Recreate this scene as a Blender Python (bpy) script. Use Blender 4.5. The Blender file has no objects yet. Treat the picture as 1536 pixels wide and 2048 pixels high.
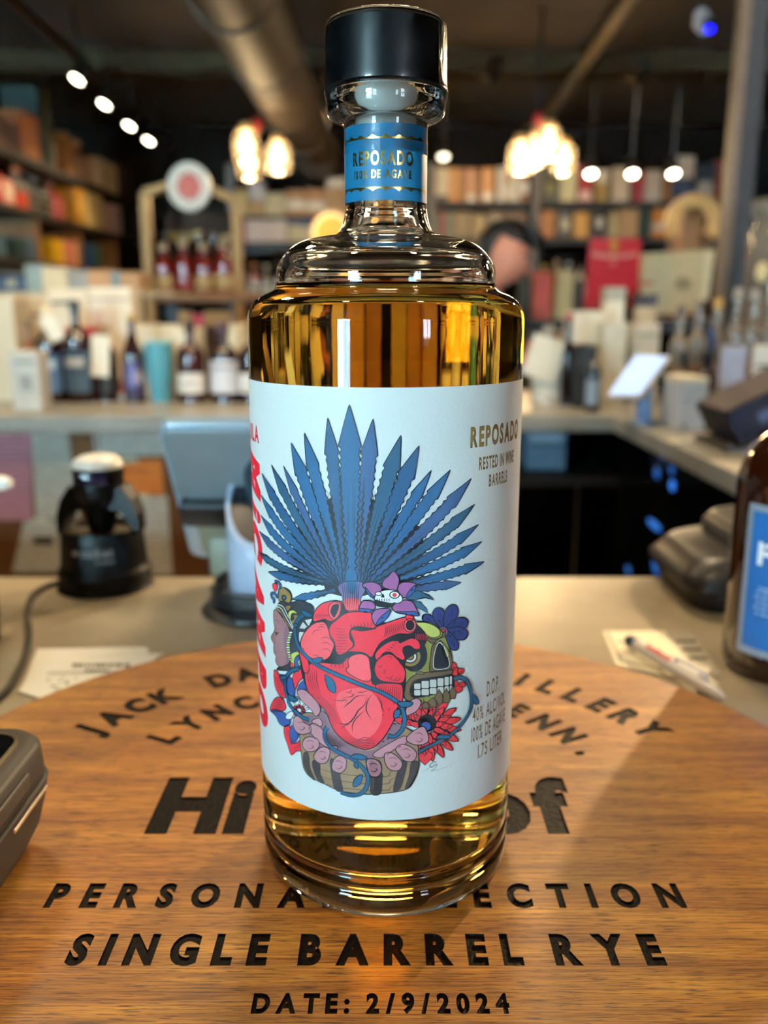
import bpy, bmesh, math, random
from mathutils import Vector, Matrix
from mathutils.geometry import tessellate_polygon

random.seed(7)
SC = bpy.context.scene
COL = SC.collection
PI = math.pi

# ------------------------------------------------------------------ camera
F_PX, PITCH = 1750.0, math.radians(13.0)          # focal length in pixels of the 1536x2048 frame
CAM = Vector((0.0, -0.359, 0.239))                # metres; origin = where the bottle stands on the board
cam_d = bpy.data.cameras.new('camera')
cam = bpy.data.objects.new('camera', cam_d)
COL.objects.link(cam)
cam.location = CAM
cam.rotation_euler = (PI / 2 - PITCH, 0, 0)
cam_d.sensor_fit = 'VERTICAL'
cam_d.sensor_height = 36.0
cam_d.lens = F_PX / 2048 * 36.0
cam_d.clip_start = 0.01
cam_d.dof.use_dof = True
cam_d.dof.focus_distance = 0.312
cam_d.dof.aperture_fstop = 7.2
cam_d.dof.aperture_blades = 0
SC.camera = cam

# ------------------------------------------------------------------ world, daylight, exposure
W = bpy.data.worlds.new('street_daylight')
SC.world = W
W.use_nodes = True
W.node_tree.nodes['Background'].inputs[0].default_value = (0.55, 0.75, 1.0, 1)
W.node_tree.nodes['Background'].inputs[1].default_value = 0.6

def area_light(name, loc, target, sx, sy, power, color, spread=PI):
    d = bpy.data.lights.new(name, 'AREA')
    d.shape = 'RECTANGLE'; d.size = sx; d.size_y = sy
    d.energy = power; d.color = color; d.spread = spread
    o = bpy.data.objects.new(name, d); COL.objects.link(o)
    o.location = loc
    o.rotation_euler = (Vector(target) - Vector(loc)).to_track_quat('-Z', 'Y').to_euler()
    return o

# daylight coming in through the glass shop door behind the photographer
area_light('door_daylight', (-3.0, -4.62, 0.15), (-3.0, 0, 0.15), 1.25, 2.2, 960, (0.50, 0.85, 1.0))
# daylight of the second, smaller shop window on the other side of the door
area_light('window_daylight', (2.9, -4.62, 0.7), (2.9, 0, 0.7), 0.7, 1.0, 220, (0.72, 0.85, 1.0))

SC.view_settings.view_transform = 'Standard'
SC.view_settings.look = 'None'
SC.view_settings.gamma = 1.0
SC.view_settings.use_curve_mapping = False
SC.view_settings.exposure = 0.9
cy = SC.cycles
cy.max_bounces = 12
cy.transmission_bounces = 12
cy.glossy_bounces = 6
cy.diffuse_bounces = 4
cy.transparent_max_bounces = 12
cy.sample_clamp_indirect = 10.0
cy.blur_glossy = 0.6
cy.caustics_reflective = True
cy.caustics_refractive = True

# ------------------------------------------------------------------ pixel -> place (only used to measure where things stand)
SP, CP = math.sin(PITCH), math.cos(PITCH)
def ray(x, y):
    u = (x - 768) / F_PX; v = (y - 1024) / F_PX
    return Vector((u, CP - v * SP, -SP - v * CP))
def onZ(x, y, z):
    d = ray(x, y); return CAM + d * ((z - CAM.z) / d.z)
def onY(x, y, Y):
    d = ray(x, y); return CAM + d * ((Y - CAM.y) / d.y)
def onX(x, y, X):
    d = ray(x, y); return CAM + d * ((X - CAM.x) / d.x)

# ------------------------------------------------------------------ materials
def lin(h):
    h = h.lstrip('#')
    out = []
    for i in (0, 2, 4):
        c = int(h[i:i + 2], 16) / 255
        out.append(c / 12.92 if c <= 0.04045 else ((c + 0.055) / 1.055) ** 2.4)
    return (*out, 1.0)
MATS = {}
def principled(name):
    m = bpy.data.materials.new(name); m.use_nodes = True
    nt = m.node_tree
    return m, nt, nt.nodes['Principled BSDF']
def mat(hexc, rough=0.5, metal=0.0, var=0.10, scale=30, bump=0.0, trans=0.0, emit=0.0, coat=0.0, ior=1.45, spec=0.5, stripes=None):
    key = (hexc, rough, metal, var, scale, bump, trans, emit, coat, ior, spec, stripes)
    if key in MATS: return MATS[key]
    m, nt, b = principled('surface_' + hexc.lstrip('#'))
    c = lin(hexc)
    b.inputs['Base Color'].default_value = c
    b.inputs['Roughness'].default_value = rough
    b.inputs['Metallic'].default_value = metal
    b.inputs['IOR'].default_value = ior
    b.inputs['Specular IOR Level'].default_value = spec
    b.inputs['Transmission Weight'].default_value = trans
    b.inputs['Coat Weight'].default_value = coat
    if emit:
        b.inputs['Emission Color'].default_value = c
        b.inputs['Emission Strength'].default_value = emit
    if var or bump or stripes:
        N = nt.nodes; L = nt.links
        tc = N.new('ShaderNodeTexCoord')
        no = N.new('ShaderNodeTexNoise'); no.inputs['Scale'].default_value = scale; no.inputs['Detail'].default_value = 4
        L.new(tc.outputs['Object'], no.inputs['Vector'])
        if var:
            mr = N.new('ShaderNodeMapRange'); mr.inputs[1].default_value = 0.3; mr.inputs[2].default_value = 0.7
            mr.inputs[3].default_value = 1 - var; mr.inputs[4].default_value = 1 + var
            hs = N.new('ShaderNodeHueSaturation'); hs.inputs['Color'].default_value = c
            L.new(no.outputs[0], mr.inputs[0]); L.new(mr.outputs[0], hs.inputs['Value'])
            src = hs.outputs[0]
            if stripes:                       # printed lines of small text on a sheet: (hex, count per metre)
                wv = N.new('ShaderNodeTexWave'); wv.bands_direction = 'Z'; wv.inputs['Scale'].default_value = stripes[1]
                wv.inputs['Distortion'].default_value = 0
                L.new(tc.outputs['Object'], wv.inputs['Vector'])
                n2 = N.new('ShaderNodeTexNoise'); n2.inputs['Scale'].default_value = 60
                L.new(tc.outputs['Object'], n2.inputs['Vector'])
                mul = N.new('ShaderNodeMath'); mul.operation = 'MULTIPLY'
                L.new(wv.outputs['Fac'], mul.inputs[0]); L.new(n2.outputs[0], mul.inputs[1])
                gt = N.new('ShaderNodeMath'); gt.operation = 'GREATER_THAN'; gt.inputs[1].default_value = 0.36
                L.new(mul.outputs[0], gt.inputs[0])
                mx = N.new('ShaderNodeMix'); mx.data_type = 'RGBA'
                L.new(gt.outputs[0], mx.inputs[0]); L.new(src, mx.inputs[6]); mx.inputs[7].default_value = lin(stripes[0])
                src = mx.outputs[2]
            L.new(src, b.inputs['Base Color'])
        if bump:
            bp = N.new('ShaderNodeBump'); bp.inputs['Strength'].default_value = bump; bp.inputs['Distance'].default_value = 0.001
            L.new(no.outputs[0], bp.inputs['Height']); L.new(bp.outputs[0], b.inputs['Normal'])
    MATS[key] = m
    return m

# ------------------------------------------------------------------ mesh builder
ORG = {}
class MB:
    def __init__(s): s.v = []; s.f = []; s.mi = []; s.mats = []; s.cur = 0; s.M = None
    def use(s, m):
        if m not in s.mats: s.mats.append(m)
        s.cur = s.mats.index(m); return s
    def add(s, vs, fs):
        n = len(s.v)
        if s.M is not None: vs = [s.M @ Vector(q) for q in vs]
        s.v += [tuple(q) for q in vs]
        s.f += [tuple(i + n for i in q) for q in fs]
        s.mi += [s.cur] * len(fs)
        return s
    def box(s, x0, x1, y0, y1, z0, z1):
        return s.add([(x0, y0, z0), (x1, y0, z0), (x1, y1, z0), (x0, y1, z0), (x0, y0, z1), (x1, y0, z1), (x1, y1, z1), (x0, y1, z1)],
                     [(0, 3, 2, 1), (4, 5, 6, 7), (0, 1, 5, 4), (1, 2, 6, 5), (2, 3, 7, 6), (3, 0, 4, 7)])
    def bev(s, x0, x1, y0, y1, z0, z1, r=0.004, seg=2):
        bm = bmesh.new(); bmesh.ops.create_cube(bm, size=1)
        for q in bm.verts:
            q.co = Vector((x0 + (q.co.x + .5) * (x1 - x0), y0 + (q.co.y + .5) * (y1 - y0), z0 + (q.co.z + .5) * (z1 - z0)))
        bmesh.ops.bevel(bm, geom=bm.edges[:] + bm.verts[:], offset=r, segments=seg, profile=0.5, affect='EDGES')
        return s.bm(bm)
    def bm(s, bm):
        bm.verts.index_update()
        s.add([q.co.copy() for q in bm.verts], [tuple(q.index for q in f.verts) for f in bm.faces]); bm.free(); return s
    def lathe(s, prof, c=(0, 0, 0), seg=40, arc=None):
        n = len(prof); vs = []; fs = []
        a0, a1 = arc or (0, 2 * PI)
        cnt = seg if arc is None else seg + 1
        for k in range(cnt):
            a = a0 + (a1 - a0) * k / seg
            for r, z in prof: vs.append((c[0] + r * math.sin(a), c[1] - r * math.cos(a), c[2] + z))
        for k in range(seg):
            k2 = (k + 1) % cnt
            for i in range(n - 1):
                q = (k * n + i, k2 * n + i, k2 * n + i + 1, k * n + i + 1)
                fs.append(q)
        return s.add(vs, fs)
    def tube(s, pts, r, seg=8, cap=True):
        pts = [Vector(q) for q in pts]; n = len(pts)
        rs = r if isinstance(r, (list, tuple)) else [r] * n
        vs = []; fs = []; up = None
        for i, q in enumerate(pts):
            t = (pts[min(i + 1, n - 1)] - pts[max(i - 1, 0)]).normalized()
            if up is None: up = Vector((0, 0, 1)) if abs(t.z) < .9 else Vector((1, 0, 0))
            a = t.cross(up).normalized(); up = a.cross(t).normalized(); b = up
            for k in range(seg):
                an = 2 * PI * k / seg
                vs.append(q + (a * math.cos(an) + b * math.sin(an)) * rs[i])
        for i in range(n - 1):
            for k in range(seg):
                k2 = (k + 1) % seg
                fs.append((i * seg + k, i * seg + k2, (i + 1) * seg + k2, (i + 1) * seg + k))
        if cap:
            fs.append(tuple(range(seg))[::-1]); fs.append(tuple((n - 1) * seg + k for k in range(seg)))
        return s.add(vs, fs)
    def ball(s, c, rx, ry=None, rz=None, seg=16, rings=10):
        ry = ry or rx; rz = rz or rx
        prof = []
        vs = []; fs = []
        for i in range(rings + 1):
            th = PI * i / rings
            for k in range(seg):
                a = 2 * PI * k / seg
                vs.append((c[0] + rx * math.sin(th) * math.cos(a), c[1] + ry * math.sin(th) * math.sin(a), c[2] - rz * math.cos(th)))
        for i in range(rings):
            for k in range(seg):
                k2 = (k + 1) % seg
                fs.append((i * seg + k, i * seg + k2, (i + 1) * seg + k2, (i + 1) * seg + k))
        return s.add(vs, fs)
    def prism(s, poly, fn, d0, d1):
        """poly: 2-D outline, fn(u, v, d) -> 3-D point; extruded from d0 to d1"""
        n = len(poly)
        tri = tessellate_polygon([[Vector((a, b, 0)) for a, b in poly]])
        vs = [fn(a, b, d0) for a, b in poly] + [fn(a, b, d1) for a, b in poly]
        fs = [tuple(t) for t in tri] + [tuple(i + n for i in t[::-1]) for t in tri]
        fs += [(i, (i + 1) % n, n + (i + 1) % n, n + i) for i in range(n)]
        return s.add(vs, fs)
    def build(s, name, parent=None, smooth=None, weld=0.0, recalc=True):
        me = bpy.data.meshes.new(name)
        o = bpy.data.objects.new(name, me); COL.objects.link(o)
        org = Vector((0, 0, 0))
        if parent is not None:
            org = ORG.get(parent.name, Vector((0, 0, 0))); o.parent = parent
        ORG[o.name] = org
        me.from_pydata([tuple(Vector(q) - org) for q in s.v], [], s.f)
        for m in s.mats: me.materials.append(m)
        if len(s.mats) > 1: me.polygons.foreach_set('material_index', s.mi)
        if recalc or weld:
            b = bmesh.new(); b.from_mesh(me)
            if weld: bmesh.ops.remove_doubles(b, verts=b.verts[:], dist=weld)
            if recalc: bmesh.ops.recalc_face_normals(b, faces=b.faces[:])
            b.to_mesh(me); b.free()
        if smooth:
            me.polygons.foreach_set('use_smooth', [True] * len(me.polygons))
            me.set_sharp_from_angle(angle=math.radians(smooth))
        me.update()
        return o
def tag(o, label, cat, group=None, kind=None):
    if label: o['label'] = label
    if cat: o['category'] = cat
    if group: o['group'] = group
    if kind: o['kind'] = kind
    return o
def thing(name, label, cat, loc=(0, 0, 0), group=None):
    o = bpy.data.objects.new(name, None); COL.objects.link(o)
    o.empty_display_size = 0.02; o.location = loc
    ORG[o.name] = Vector(loc)
    return tag(o, label, cat, group)
def rot(axis, deg, about=(0, 0, 0)):
    T = Matrix.Translation(Vector(about))
    return T @ Matrix.Rotation(math.radians(deg), 4, axis) @ T.inverted()
def catmull(pts, closed=False, sub=6):
    P = [Vector((*q, 0)) if len(q) == 2 else Vector(q) for q in pts]; n = len(P); out = []
    rng = n if closed else n - 1
    for i in range(rng):
        p0 = P[(i - 1) % n] if closed or i > 0 else P[i]
        p1 = P[i]; p2 = P[(i + 1) % n]
        p3 = P[(i + 2) % n] if closed or i + 2 < n else p2
        for k in range(sub):
            t = k / sub
            out.append(0.5 * ((2 * p1) + (p2 - p0) * t + (2 * p0 - 5 * p1 + 4 * p2 - p3) * t * t + (3 * p1 - p0 - 3 * p2 + p3) * t ** 3))
    if not closed: out.append(P[-1])
    return out

# lettering: the built-in face, emboldened / condensed, as flat outlines
TXT = {}
def text_mesh(s, bold=0.0, shear=0.0, spacing=1.0):
    key = (s, bold, shear, spacing)
    if key in TXT: return TXT[key]
    cu = bpy.data.curves.new('lettering_outline', 'FONT')
    cu.body = s; cu.size = 1.0; cu.offset = bold; cu.shear = shear; cu.space_character = spacing
    cu.resolution_u = 4; cu.fill_mode = 'FRONT'
    o = bpy.data.objects.new('lettering_outline', cu); COL.objects.link(o)
    bpy.context.view_layer.update()
    ev = o.evaluated_get(bpy.context.evaluated_depsgraph_get())
    me = ev.to_mesh()
    v = [(q.co.x, q.co.y) for q in me.vertices]; f = [tuple(p.vertices) for p in me.polygons]
    ev.to_mesh_clear()
    bpy.data.objects.remove(o); bpy.data.curves.remove(cu)
    x0 = min(q[0] for q in v); x1 = max(q[0] for q in v); y0 = min(q[1] for q in v); y1 = max(q[1] for q in v)
    TXT[key] = (v, f, x0, x1, y0, y1)
    return TXT[key]
def put_text(mb, s, fn, u0, u1, v0, v1, bold=0.0, shear=0.0, gap=0.12, narrow=1.0):
    """lettering s, letter by letter, stretched into u0..u1 and v0..v1 (baseline..cap height); fn(u, v) -> point"""
    lay = []; x = 0.0
    for ch in s:
        if ch == ' ': x += .42; continue
        v, f, x0, x1, y0, y1 = text_mesh('6' if ch == '9' else ch, bold, shear)
        if ch == '9':                          # a nine is a six turned half round
            v = [(x0 + x1 - a, y0 + y1 - b) for a, b in v]
        lay.append((v, f, x - x0)); x += (x1 - x0) + gap
    x -= gap
    for v, f, o in lay:
        mb.add([fn(u0 + (a + o) / x * (u1 - u0), v0 + (b + bold) / (.73 + 2 * bold) * (v1 - v0)) for a, b in v], f)
    return mb

# ------------------------------------------------------------------ the room
ZC, ZF, ZT = -0.025, -1.075, 1.80      # counter top, floor, ceiling
def structure(name, mb, label=None, cat=None, parent=None):
    o = mb.build(name, parent); o['kind'] = 'structure'
    if label: o['label'] = label
    if cat: o['category'] = cat
    return o
M_dark = mat('#2a241f', 0.8, var=.25, scale=2)
M_ceil = mat('#3a322a', 0.75, var=.2, scale=1.5)
M_wall = mat('#120e0b', 0.9, var=.2, scale=3, spec=.08)
structure('floor', MB().use(mat('#4d4238', .5, scale=4)).box(-3.9, 3.9, -4.7, 7.9, ZF - .1, ZF))
structure('ceiling', MB().use(M_ceil).box(-3.9, 3.9, -4.7, 7.9, ZT, ZT + .1))
structure('wall_back', MB().use(M_wall).box(-3.9, 3.9, 7.8, 7.9, ZF, ZT))
structure('wall_left', MB().use(M_wall).box(-3.9, -3.8, -4.7, 7.9, ZF, ZT))
structure('wall_right', MB().use(M_wall).box(3.8, 3.9, -4.7, 7.9, ZF, ZT))
fw = MB().use(mat('#6b5e50', .8, scale=3))
fw.box(-3.8, -3.65, -4.6, -4.5, ZF, ZT).box(-2.35, 2.5, -4.6, -4.5, ZF, ZT).box(3.3, 3.8, -4.6, -4.5, ZF, ZT)
fw.box(-3.65, -2.35, -4.6, -4.5, 1.3, ZT).box(2.5, 3.3, -4.6, -4.5, 1.25, ZT).box(2.5, 3.3, -4.6, -4.5, ZF, .15)
structure('wall_front', fw)
M_frame = mat('#1c1c1e', .4, metal=.6, var=0)
M_pane = mat('#ffffff', 0.0, trans=1.0, var=0, ior=1.02)
dr = structure('door_1', MB().use(M_frame).box(-3.65, -3.58, -4.57, -4.53, ZF, 1.3).box(-2.42, -2.35, -4.57, -4.53, ZF, 1.3)
               .box(-3.58, -2.42, -4.57, -4.53, 1.22, 1.3).box(-3.58, -2.42, -4.57, -4.53, ZF, ZF + .12).box(-3.58, -2.42, -4.57, -4.53, .98, 1.02))
MB().use(M_pane).box(-3.58, -2.42, -4.552, -4.548, ZF + .12, .98).build('pane', dr)
MB().use(mat('#b8b8b8', .25, metal=1, var=0)).tube([(-2.48, -4.47, -.3), (-2.48, -4.47, .15)], .012).build('door_handle', dr)
wn = structure('window_1', MB().use(M_frame).box(2.5, 2.55, -4.57, -4.53, .15, 1.25).box(3.25, 3.3, -4.57, -4.53, .15, 1.25)
               .box(2.55, 3.25, -4.57, -4.53, 1.2, 1.25).box(2.55, 3.25, -4.57, -4.53, .15, .2).box(2.89, 2.92, -4.57, -4.53, .2, 1.2))
MB().use(M_pane).box(2.55, 2.89, -4.552, -4.548, .2, 1.2).build('pane', wn)
MB().use(M_pane).box(2.92, 3.25, -4.552, -4.548, .2, 1.2).build('pane', wn)

# serving counter the board lies on
def stone_mat():
    m, nt, b = principled('beige_stone')
    N, L = nt.nodes, nt.links
    tc = N.new('ShaderNodeTexCoord'); n1 = N.new('ShaderNodeTexNoise'); n1.inputs['Scale'].default_value = 9; n1.inputs['Detail'].default_value = 8
    n2 = N.new('ShaderNodeTexNoise'); n2.inputs['Scale'].default_value = 220
    L.new(tc.outputs['Object'], n1.inputs[0]); L.new(tc.outputs['Object'], n2.inputs[0])
    r = N.new('ShaderNodeValToRGB'); r.color_ramp.elements[0].color = lin('#8f826c'); r.color_ramp.elements[1].color = lin('#b7aa90')
    r.color_ramp.elements[0].position = .3; r.color_ramp.elements[1].position = .7
    mx = N.new('ShaderNodeMix'); mx.data_type = 'RGBA'; mx.blend_type = 'MULTIPLY'; mx.inputs[0].default_value = .25
    L.new(n1.outputs[0], r.inputs[0]); L.new(r.outputs[0], mx.inputs[6]); L.new(n2.outputs[0], mx.inputs[7])
    L.new(mx.outputs[2], b.inputs['Base Color']); b.inputs['Roughness'].default_value = .28
    return m
M_stone = stone_mat()
CE = onZ(768, 1152, ZC).y               # far edge of the counter
ct = thing('serving_counter', 'beige speckled stone counter under the barrel head board', 'counter', (0, 0, ZF))
MB().use(M_stone).bev(-2.2, 1.6, -.75, CE, ZC - .04, ZC, .004).build('stone_top', ct)
MB().use(mat('#5a4330', .6, scale=8)).box(-2.15, 1.55, -.62, CE - .05, ZF, ZC - .0405).build('body', ct)

# ------------------------------------------------------------------ barrel head board with burnt-in lettering
def oak_mat():
    m, nt, b = principled('oak')
    N, L = nt.nodes, nt.links
    tc = N.new('ShaderNodeTexCoord')
    def noise(sc, scale, det=6, dist=0.0):
        mp = N.new('ShaderNodeMapping'); mp.inputs['Scale'].default_value = sc
        L.new(tc.outputs['Object'], mp.inputs[0])
        n = N.new('ShaderNodeTexNoise'); n.inputs['Scale'].default_value = scale; n.inputs['Detail'].default_value = det
        n.inputs['Distortion'].default_value = dist; n.inputs['Roughness'].default_value = .6
        L.new(mp.outputs[0], n.inputs[0]); return n
    a = noise((1.2, 14, 5), 6, 6, .4)       # broad figure
    g = noise((3.0, 130, 30), 8, 5, .2)     # grain
    p = noise((14, 260, 60), 6, 2)          # open pores
    r1 = N.new('ShaderNodeValToRGB'); e = r1.color_ramp.elements
    e[0].position = .28; e[0].color = lin('#824b12'); e[1].position = .72; e[1].color = lin('#d09534')
    k = e.new(.5); k.color = lin('#af7222')
    L.new(a.outputs[0], r1.inputs[0])
    r2 = N.new('ShaderNodeValToRGB'); e = r2.color_ramp.elements
    e[0].position = .30; e[0].color = (.30, .25, .21, 1); e[1].position = .60; e[1].color = (1.05, 1.03, 1, 1)
    L.new(g.outputs[0], r2.inputs[0])
    r3 = N.new('ShaderNodeValToRGB'); e = r3.color_ramp.elements
    e[0].position = .36; e[0].color = (.22, .17, .14, 1); e[1].position = .46; e[1].color = (1, 1, 1, 1)
    L.new(p.outputs[0], r3.inputs[0])
    m1 = N.new('ShaderNodeMix'); m1.data_type = 'RGBA'; m1.blend_type = 'MULTIPLY'; m1.inputs[0].default_value = .95
    L.new(r1.outputs[0], m1.inputs[6]); L.new(r2.outputs[0], m1.inputs[7])
    m2 = N.new('ShaderNodeMix'); m2.data_type = 'RGBA'; m2.blend_type = 'MULTIPLY'; m2.inputs[0].default_value = .9
    L.new(m1.outputs[2], m2.inputs[6]); L.new(r3.outputs[0], m2.inputs[7])
    L.new(m2.outputs[2], b.inputs['Base Color'])
    b.inputs['Roughness'].default_value = .5
    b.inputs['Coat Weight'].default_value = .12; b.inputs['Coat Roughness'].default_value = .25
    bp = N.new('ShaderNodeBump'); bp.inputs['Strength'].default_value = .25; bp.inputs['Distance'].default_value = .0006
    L.new(g.outputs[0], bp.inputs['Height']); L.new(bp.outputs[0], b.inputs['Normal'])
    return m
M_oak = oak_mat()
M_burn = mat('#120b07', .55, var=.5, scale=400, bump=.8, spec=.12)
BC, BR = (-.0067, .0138), .256
# lettering outlines in board space
BT = []          # (verts2d, faces)
def btext(s, x0, x1, y0, y1, bold=.03, gap=.12):
    mb = MB(); put_text(mb, s, lambda u, v: (u, v, 0), x0, x1, y0, y1, bold, 0, gap)
    BT.append(mb)
def barc(s, c, r, a0, step, h, wd, bold=.045, lean=0.0):
    for i, ch in enumerate(s):
        if ch == ' ': continue
        a = math.radians(a0 + step * i)
        v, f, x0, x1, y0, y1 = text_mesh(ch, bold)
        def fn(u, w, a=a):
            rr = r + w
            return (c[0] + rr * math.sin(a) + u * math.cos(a), c[1] + rr * math.cos(a) - u * math.sin(a), 0)
        mb = MB(); sc = h / .8
        cxx = (x0 + x1) / 2
        mb.add([fn((q[0] - cxx) * sc * wd, (q[1] + bold) * sc - h / 2) for q in v], f)
        BT.append(mb)
barc('JACK DANIEL DISTILLERY', (-.0082, .026), .1848, -63, 5.98, .0215, .78, .06)
barc('LYNCHBURG, TENN.', (-.0092, .0387), .1325, -62, 8.76, .0195, .78, .06)
btext('Hi Proof', -.1125, .0935, .0062, .0600, .062, .05)
btext('PERSONAL SELECTION', -.1402, .1246, -.0458, -.0290, .055, .50)
btext('SINGLE BARREL RYE', -.1204, .1062, -.0782, -.0600, .060, .38)
btext('DATE: 2/9/2024', -.0466, .0442, -.1012, -.0912, .050, .26)
sd = MB()
for i, ch in enumerate('SI'):
    v, f, x0, x1, y0, y1 = text_mesh(ch, .04)
    sd.add([(.2005 + (q[1]) * .012, .030 - i * .012 - (q[0] - x0) * .012, 0) for q in v], f)
BT.append(sd)
# carve: triangulate the top with the letter outlines as constraints, sink what lies inside a letter
from mathutils.geometry import delaunay_2d_cdt
from mathutils.bvhtree import BVHTree
def carve():
    co = []; ed = []
    lv_, lf_ = [], []
    n = 160
    for k in range(n):
        a = 2 * PI * k / n; co.append(Vector((BC[0] + (BR - .003) * math.cos(a), BC[1] + (BR - .003) * math.sin(a)))); ed.append((k, (k + 1) % n))
    for mb in BT:
        o = len(lv_); lv_ += [(q[0], q[1], 0) for q in mb.v]; lf_ += [tuple(i + o for i in f) for f in mb.f]
        bm = bmesh.new(); vv = [bm.verts.new((q[0], q[1], 0)) for q in mb.v]
        for f in mb.f:
            try: bm.faces.new([vv[i] for i in f])
            except ValueError: pass
        bmesh.ops.remove_doubles(bm, verts=bm.verts[:], dist=1e-6)
        bm.verts.index_update(); b0 = len(co); use = {}
        for e in bm.edges:
            if len(e.link_faces) == 1:
                for q in e.verts:
                    if q.index not in use: use[q.index] = len(co); co.append(Vector((q.co.x, q.co.y)))
                ed.append((use[e.verts[0].index], use[e.verts[1].index]))
        bm.free()
    V, E_, F_, _, _, _ = delaunay_2d_cdt(co, ed, [], 0, 1e-7)
    tree = BVHTree.FromPolygons(lv_, lf_)
    ins = []
    for f in F_:
        c = (V[f[0]] + V[f[1]] + V[f[2]]) / 3
        ins.append(tree.ray_cast(Vector((c.x, c.y, 1)), Vector((0, 0, -1)))[0] is not None)
    verts = []; faces = []; mi = []; idx = {}
    def vid(i, low):
        if (i, low) not in idx: idx[(i, low)] = len(verts); verts.append((V[i].x, V[i].y, -.0009 if low else 0.0))
        return idx[(i, low)]
    edge_in = {}
    for f, s_ in zip(F_, ins):
        f = tuple(f)
        a, b, c = (V[i] for i in f)
        if (b - a).cross(c - a) < 0: f = f[::-1]
        faces.append(tuple(vid(i, s_) for i in f)); mi.append(1 if s_ else 0)
        for p, q in ((f[0], f[1]), (f[1], f[2]), (f[2], f[0])): edge_in[(p, q)] = s_
    for (p, q), s_ in edge_in.items():
        if s_ and edge_in.get((q, p)) is False:
            faces.append((vid(p, True), vid(p, False), vid(q, False), vid(q, True))); mi.append(1)
    # rim and underside
    rings = [[vid(k, False) for k in range(n)]]
    for r, z in ((BR, -.004), (BR, ZC + .004), (BR - .004, ZC)):
        ring = []
        for k in range(n):
            a = 2 * PI * k / n; ring.append(len(verts)); verts.append((BC[0] + r * math.cos(a), BC[1] + r * math.sin(a), z))
        rings.append(ring)
    for A, B_ in zip(rings, rings[1:]):
        for k in range(n): faces.append((A[k], B_[k], B_[(k + 1) % n], A[(k + 1) % n])); mi.append(0)
    faces.append(tuple(rings[-1])[::-1]); mi.append(0)
    me = bpy.data.meshes.new('barrel_head_board'); me.from_pydata(verts, [], faces)
    me.materials.append(M_oak); me.materials.append(M_burn); me.polygons.foreach_set('material_index', mi); me.update()
    return me
board = bpy.data.objects.new('barrel_head_board', carve()); COL.objects.link(board)
tag(board, 'round oak barrel head board with burnt black lettering, the tall bottle standing on it', 'board')

# ------------------------------------------------------------------ the tall bottle
def glass_mat(name, color=(1, 1, 1, 1), ior=1.5, rough=0.0):
    m = bpy.data.materials.new(name); m.use_nodes = True
    nt = m.node_tree; nt.nodes.remove(nt.nodes['Principled BSDF'])
    g = nt.nodes.new('ShaderNodeBsdfGlass'); g.inputs['Color'].default_value = color; g.inputs['IOR'].default_value = ior; g.inputs['Roughness'].default_value = rough
    nt.links.new(g.outputs[0], nt.nodes['Material Output'].inputs['Surface'])
    return m, nt, g
M_glass, nt, g = glass_mat('clear_glass', (.985, .995, .99, 1))
no = nt.nodes.new('ShaderNodeTexNoise'); no.inputs['Scale'].default_value = 60
bp = nt.nodes.new('ShaderNodeBump'); bp.inputs['Strength'].default_value = .05; bp.inputs['Distance'].default_value = .001
tcn = nt.nodes.new('ShaderNodeTexCoord'); nt.links.new(tcn.outputs['Object'], no.inputs[0])
nt.links.new(no.outputs[0], bp.inputs['Height']); nt.links.new(bp.outputs[0], g.inputs['Normal'])
ZL = .2486                                             # level of the spirit
def liquid_mat():
    m, nt, g = glass_mat('amber_spirit', (1, 1, 1, 1), 0.907)
    N, L = nt.nodes, nt.links
    geo = N.new('ShaderNodeAttribute'); geo.attribute_name = 'open_surface'
    mr = N.new('ShaderNodeMapRange'); mr.inputs[3].default_value = .907; mr.inputs[4].default_value = 1.36
    L.new(geo.outputs['Fac'], mr.inputs[0]); L.new(mr.outputs[0], g.inputs['IOR'])
    va = N.new('ShaderNodeVolumeAbsorption'); va.inputs['Color'].default_value = (.94, .71, .03, 1); va.inputs['Density'].default_value = 36.0
    L.new(va.outputs[0], N['Material Output'].inputs['Volume'])
    return m
def smooth_prof(p, sub=4):
    lo, hi = min(q[1] for q in p), max(q[1] for q in p)
    return [(max(q.x, 0), min(max(q.y, lo), hi)) for q in catmull(p, False, sub)]
OUT = [(0, .0030), (.030, .0022), (.046, .0004), (.0495, .0), (.0525, .0010), (.0543, .0035), (.0549, .0070), (.0549, .0105), (.0540, .0125), (.0540, .0138), (.0549, .0152),
       (.0549, .0188), (.0540, .0202), (.0541, .0212), (.0549, .0230), (.0550, .030)]
OUT = smooth_prof(OUT) + [(.0550, z) for z in (.06, .10, .14, .18, .225)]
OUT += smooth_prof([(.0550, .2340), (.0548, .2366), (.0541, .2393), (.0525, .2421), (.0495, .2443), (.0460, .2458), (.0440, .2470), (.0434, .2489), (.0432, .2530), (.0424, .2562), (.0406, .2590),
                    (.0375, .2622), (.0330, .2648), (.0270, .2663), (.0215, .2670), (.0188, .2684), (.0172, .2708), (.0162, .2748), (.0158, .2791), (.0157, .2900), (.0157, .3060), (.0162, .3088),
                    (.0185, .3094), (.0208, .3106), (.0219, .3126), (.0221, .3150), (.0221, .3176), (.0214, .3188), (.0190, .3190), (.0124, .3190)])
IN = smooth_prof([(0, .0160), (.020, .0150), (.036, .0125), (.0455, .0118), (.0495, .0135), (.0512, .0175), (.0516, .024), (.0516, .04)]) + [(.0516, z) for z in (.08, .12, .16, .20, .225)]
IN += smooth_prof([(.0516, .2335), (.0512, .2358), (.0500, .2382), (.0475, .2402), (.0435, .2422), (.0410, .2440), (.0402, .2462), (.0401, ZL)])
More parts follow.
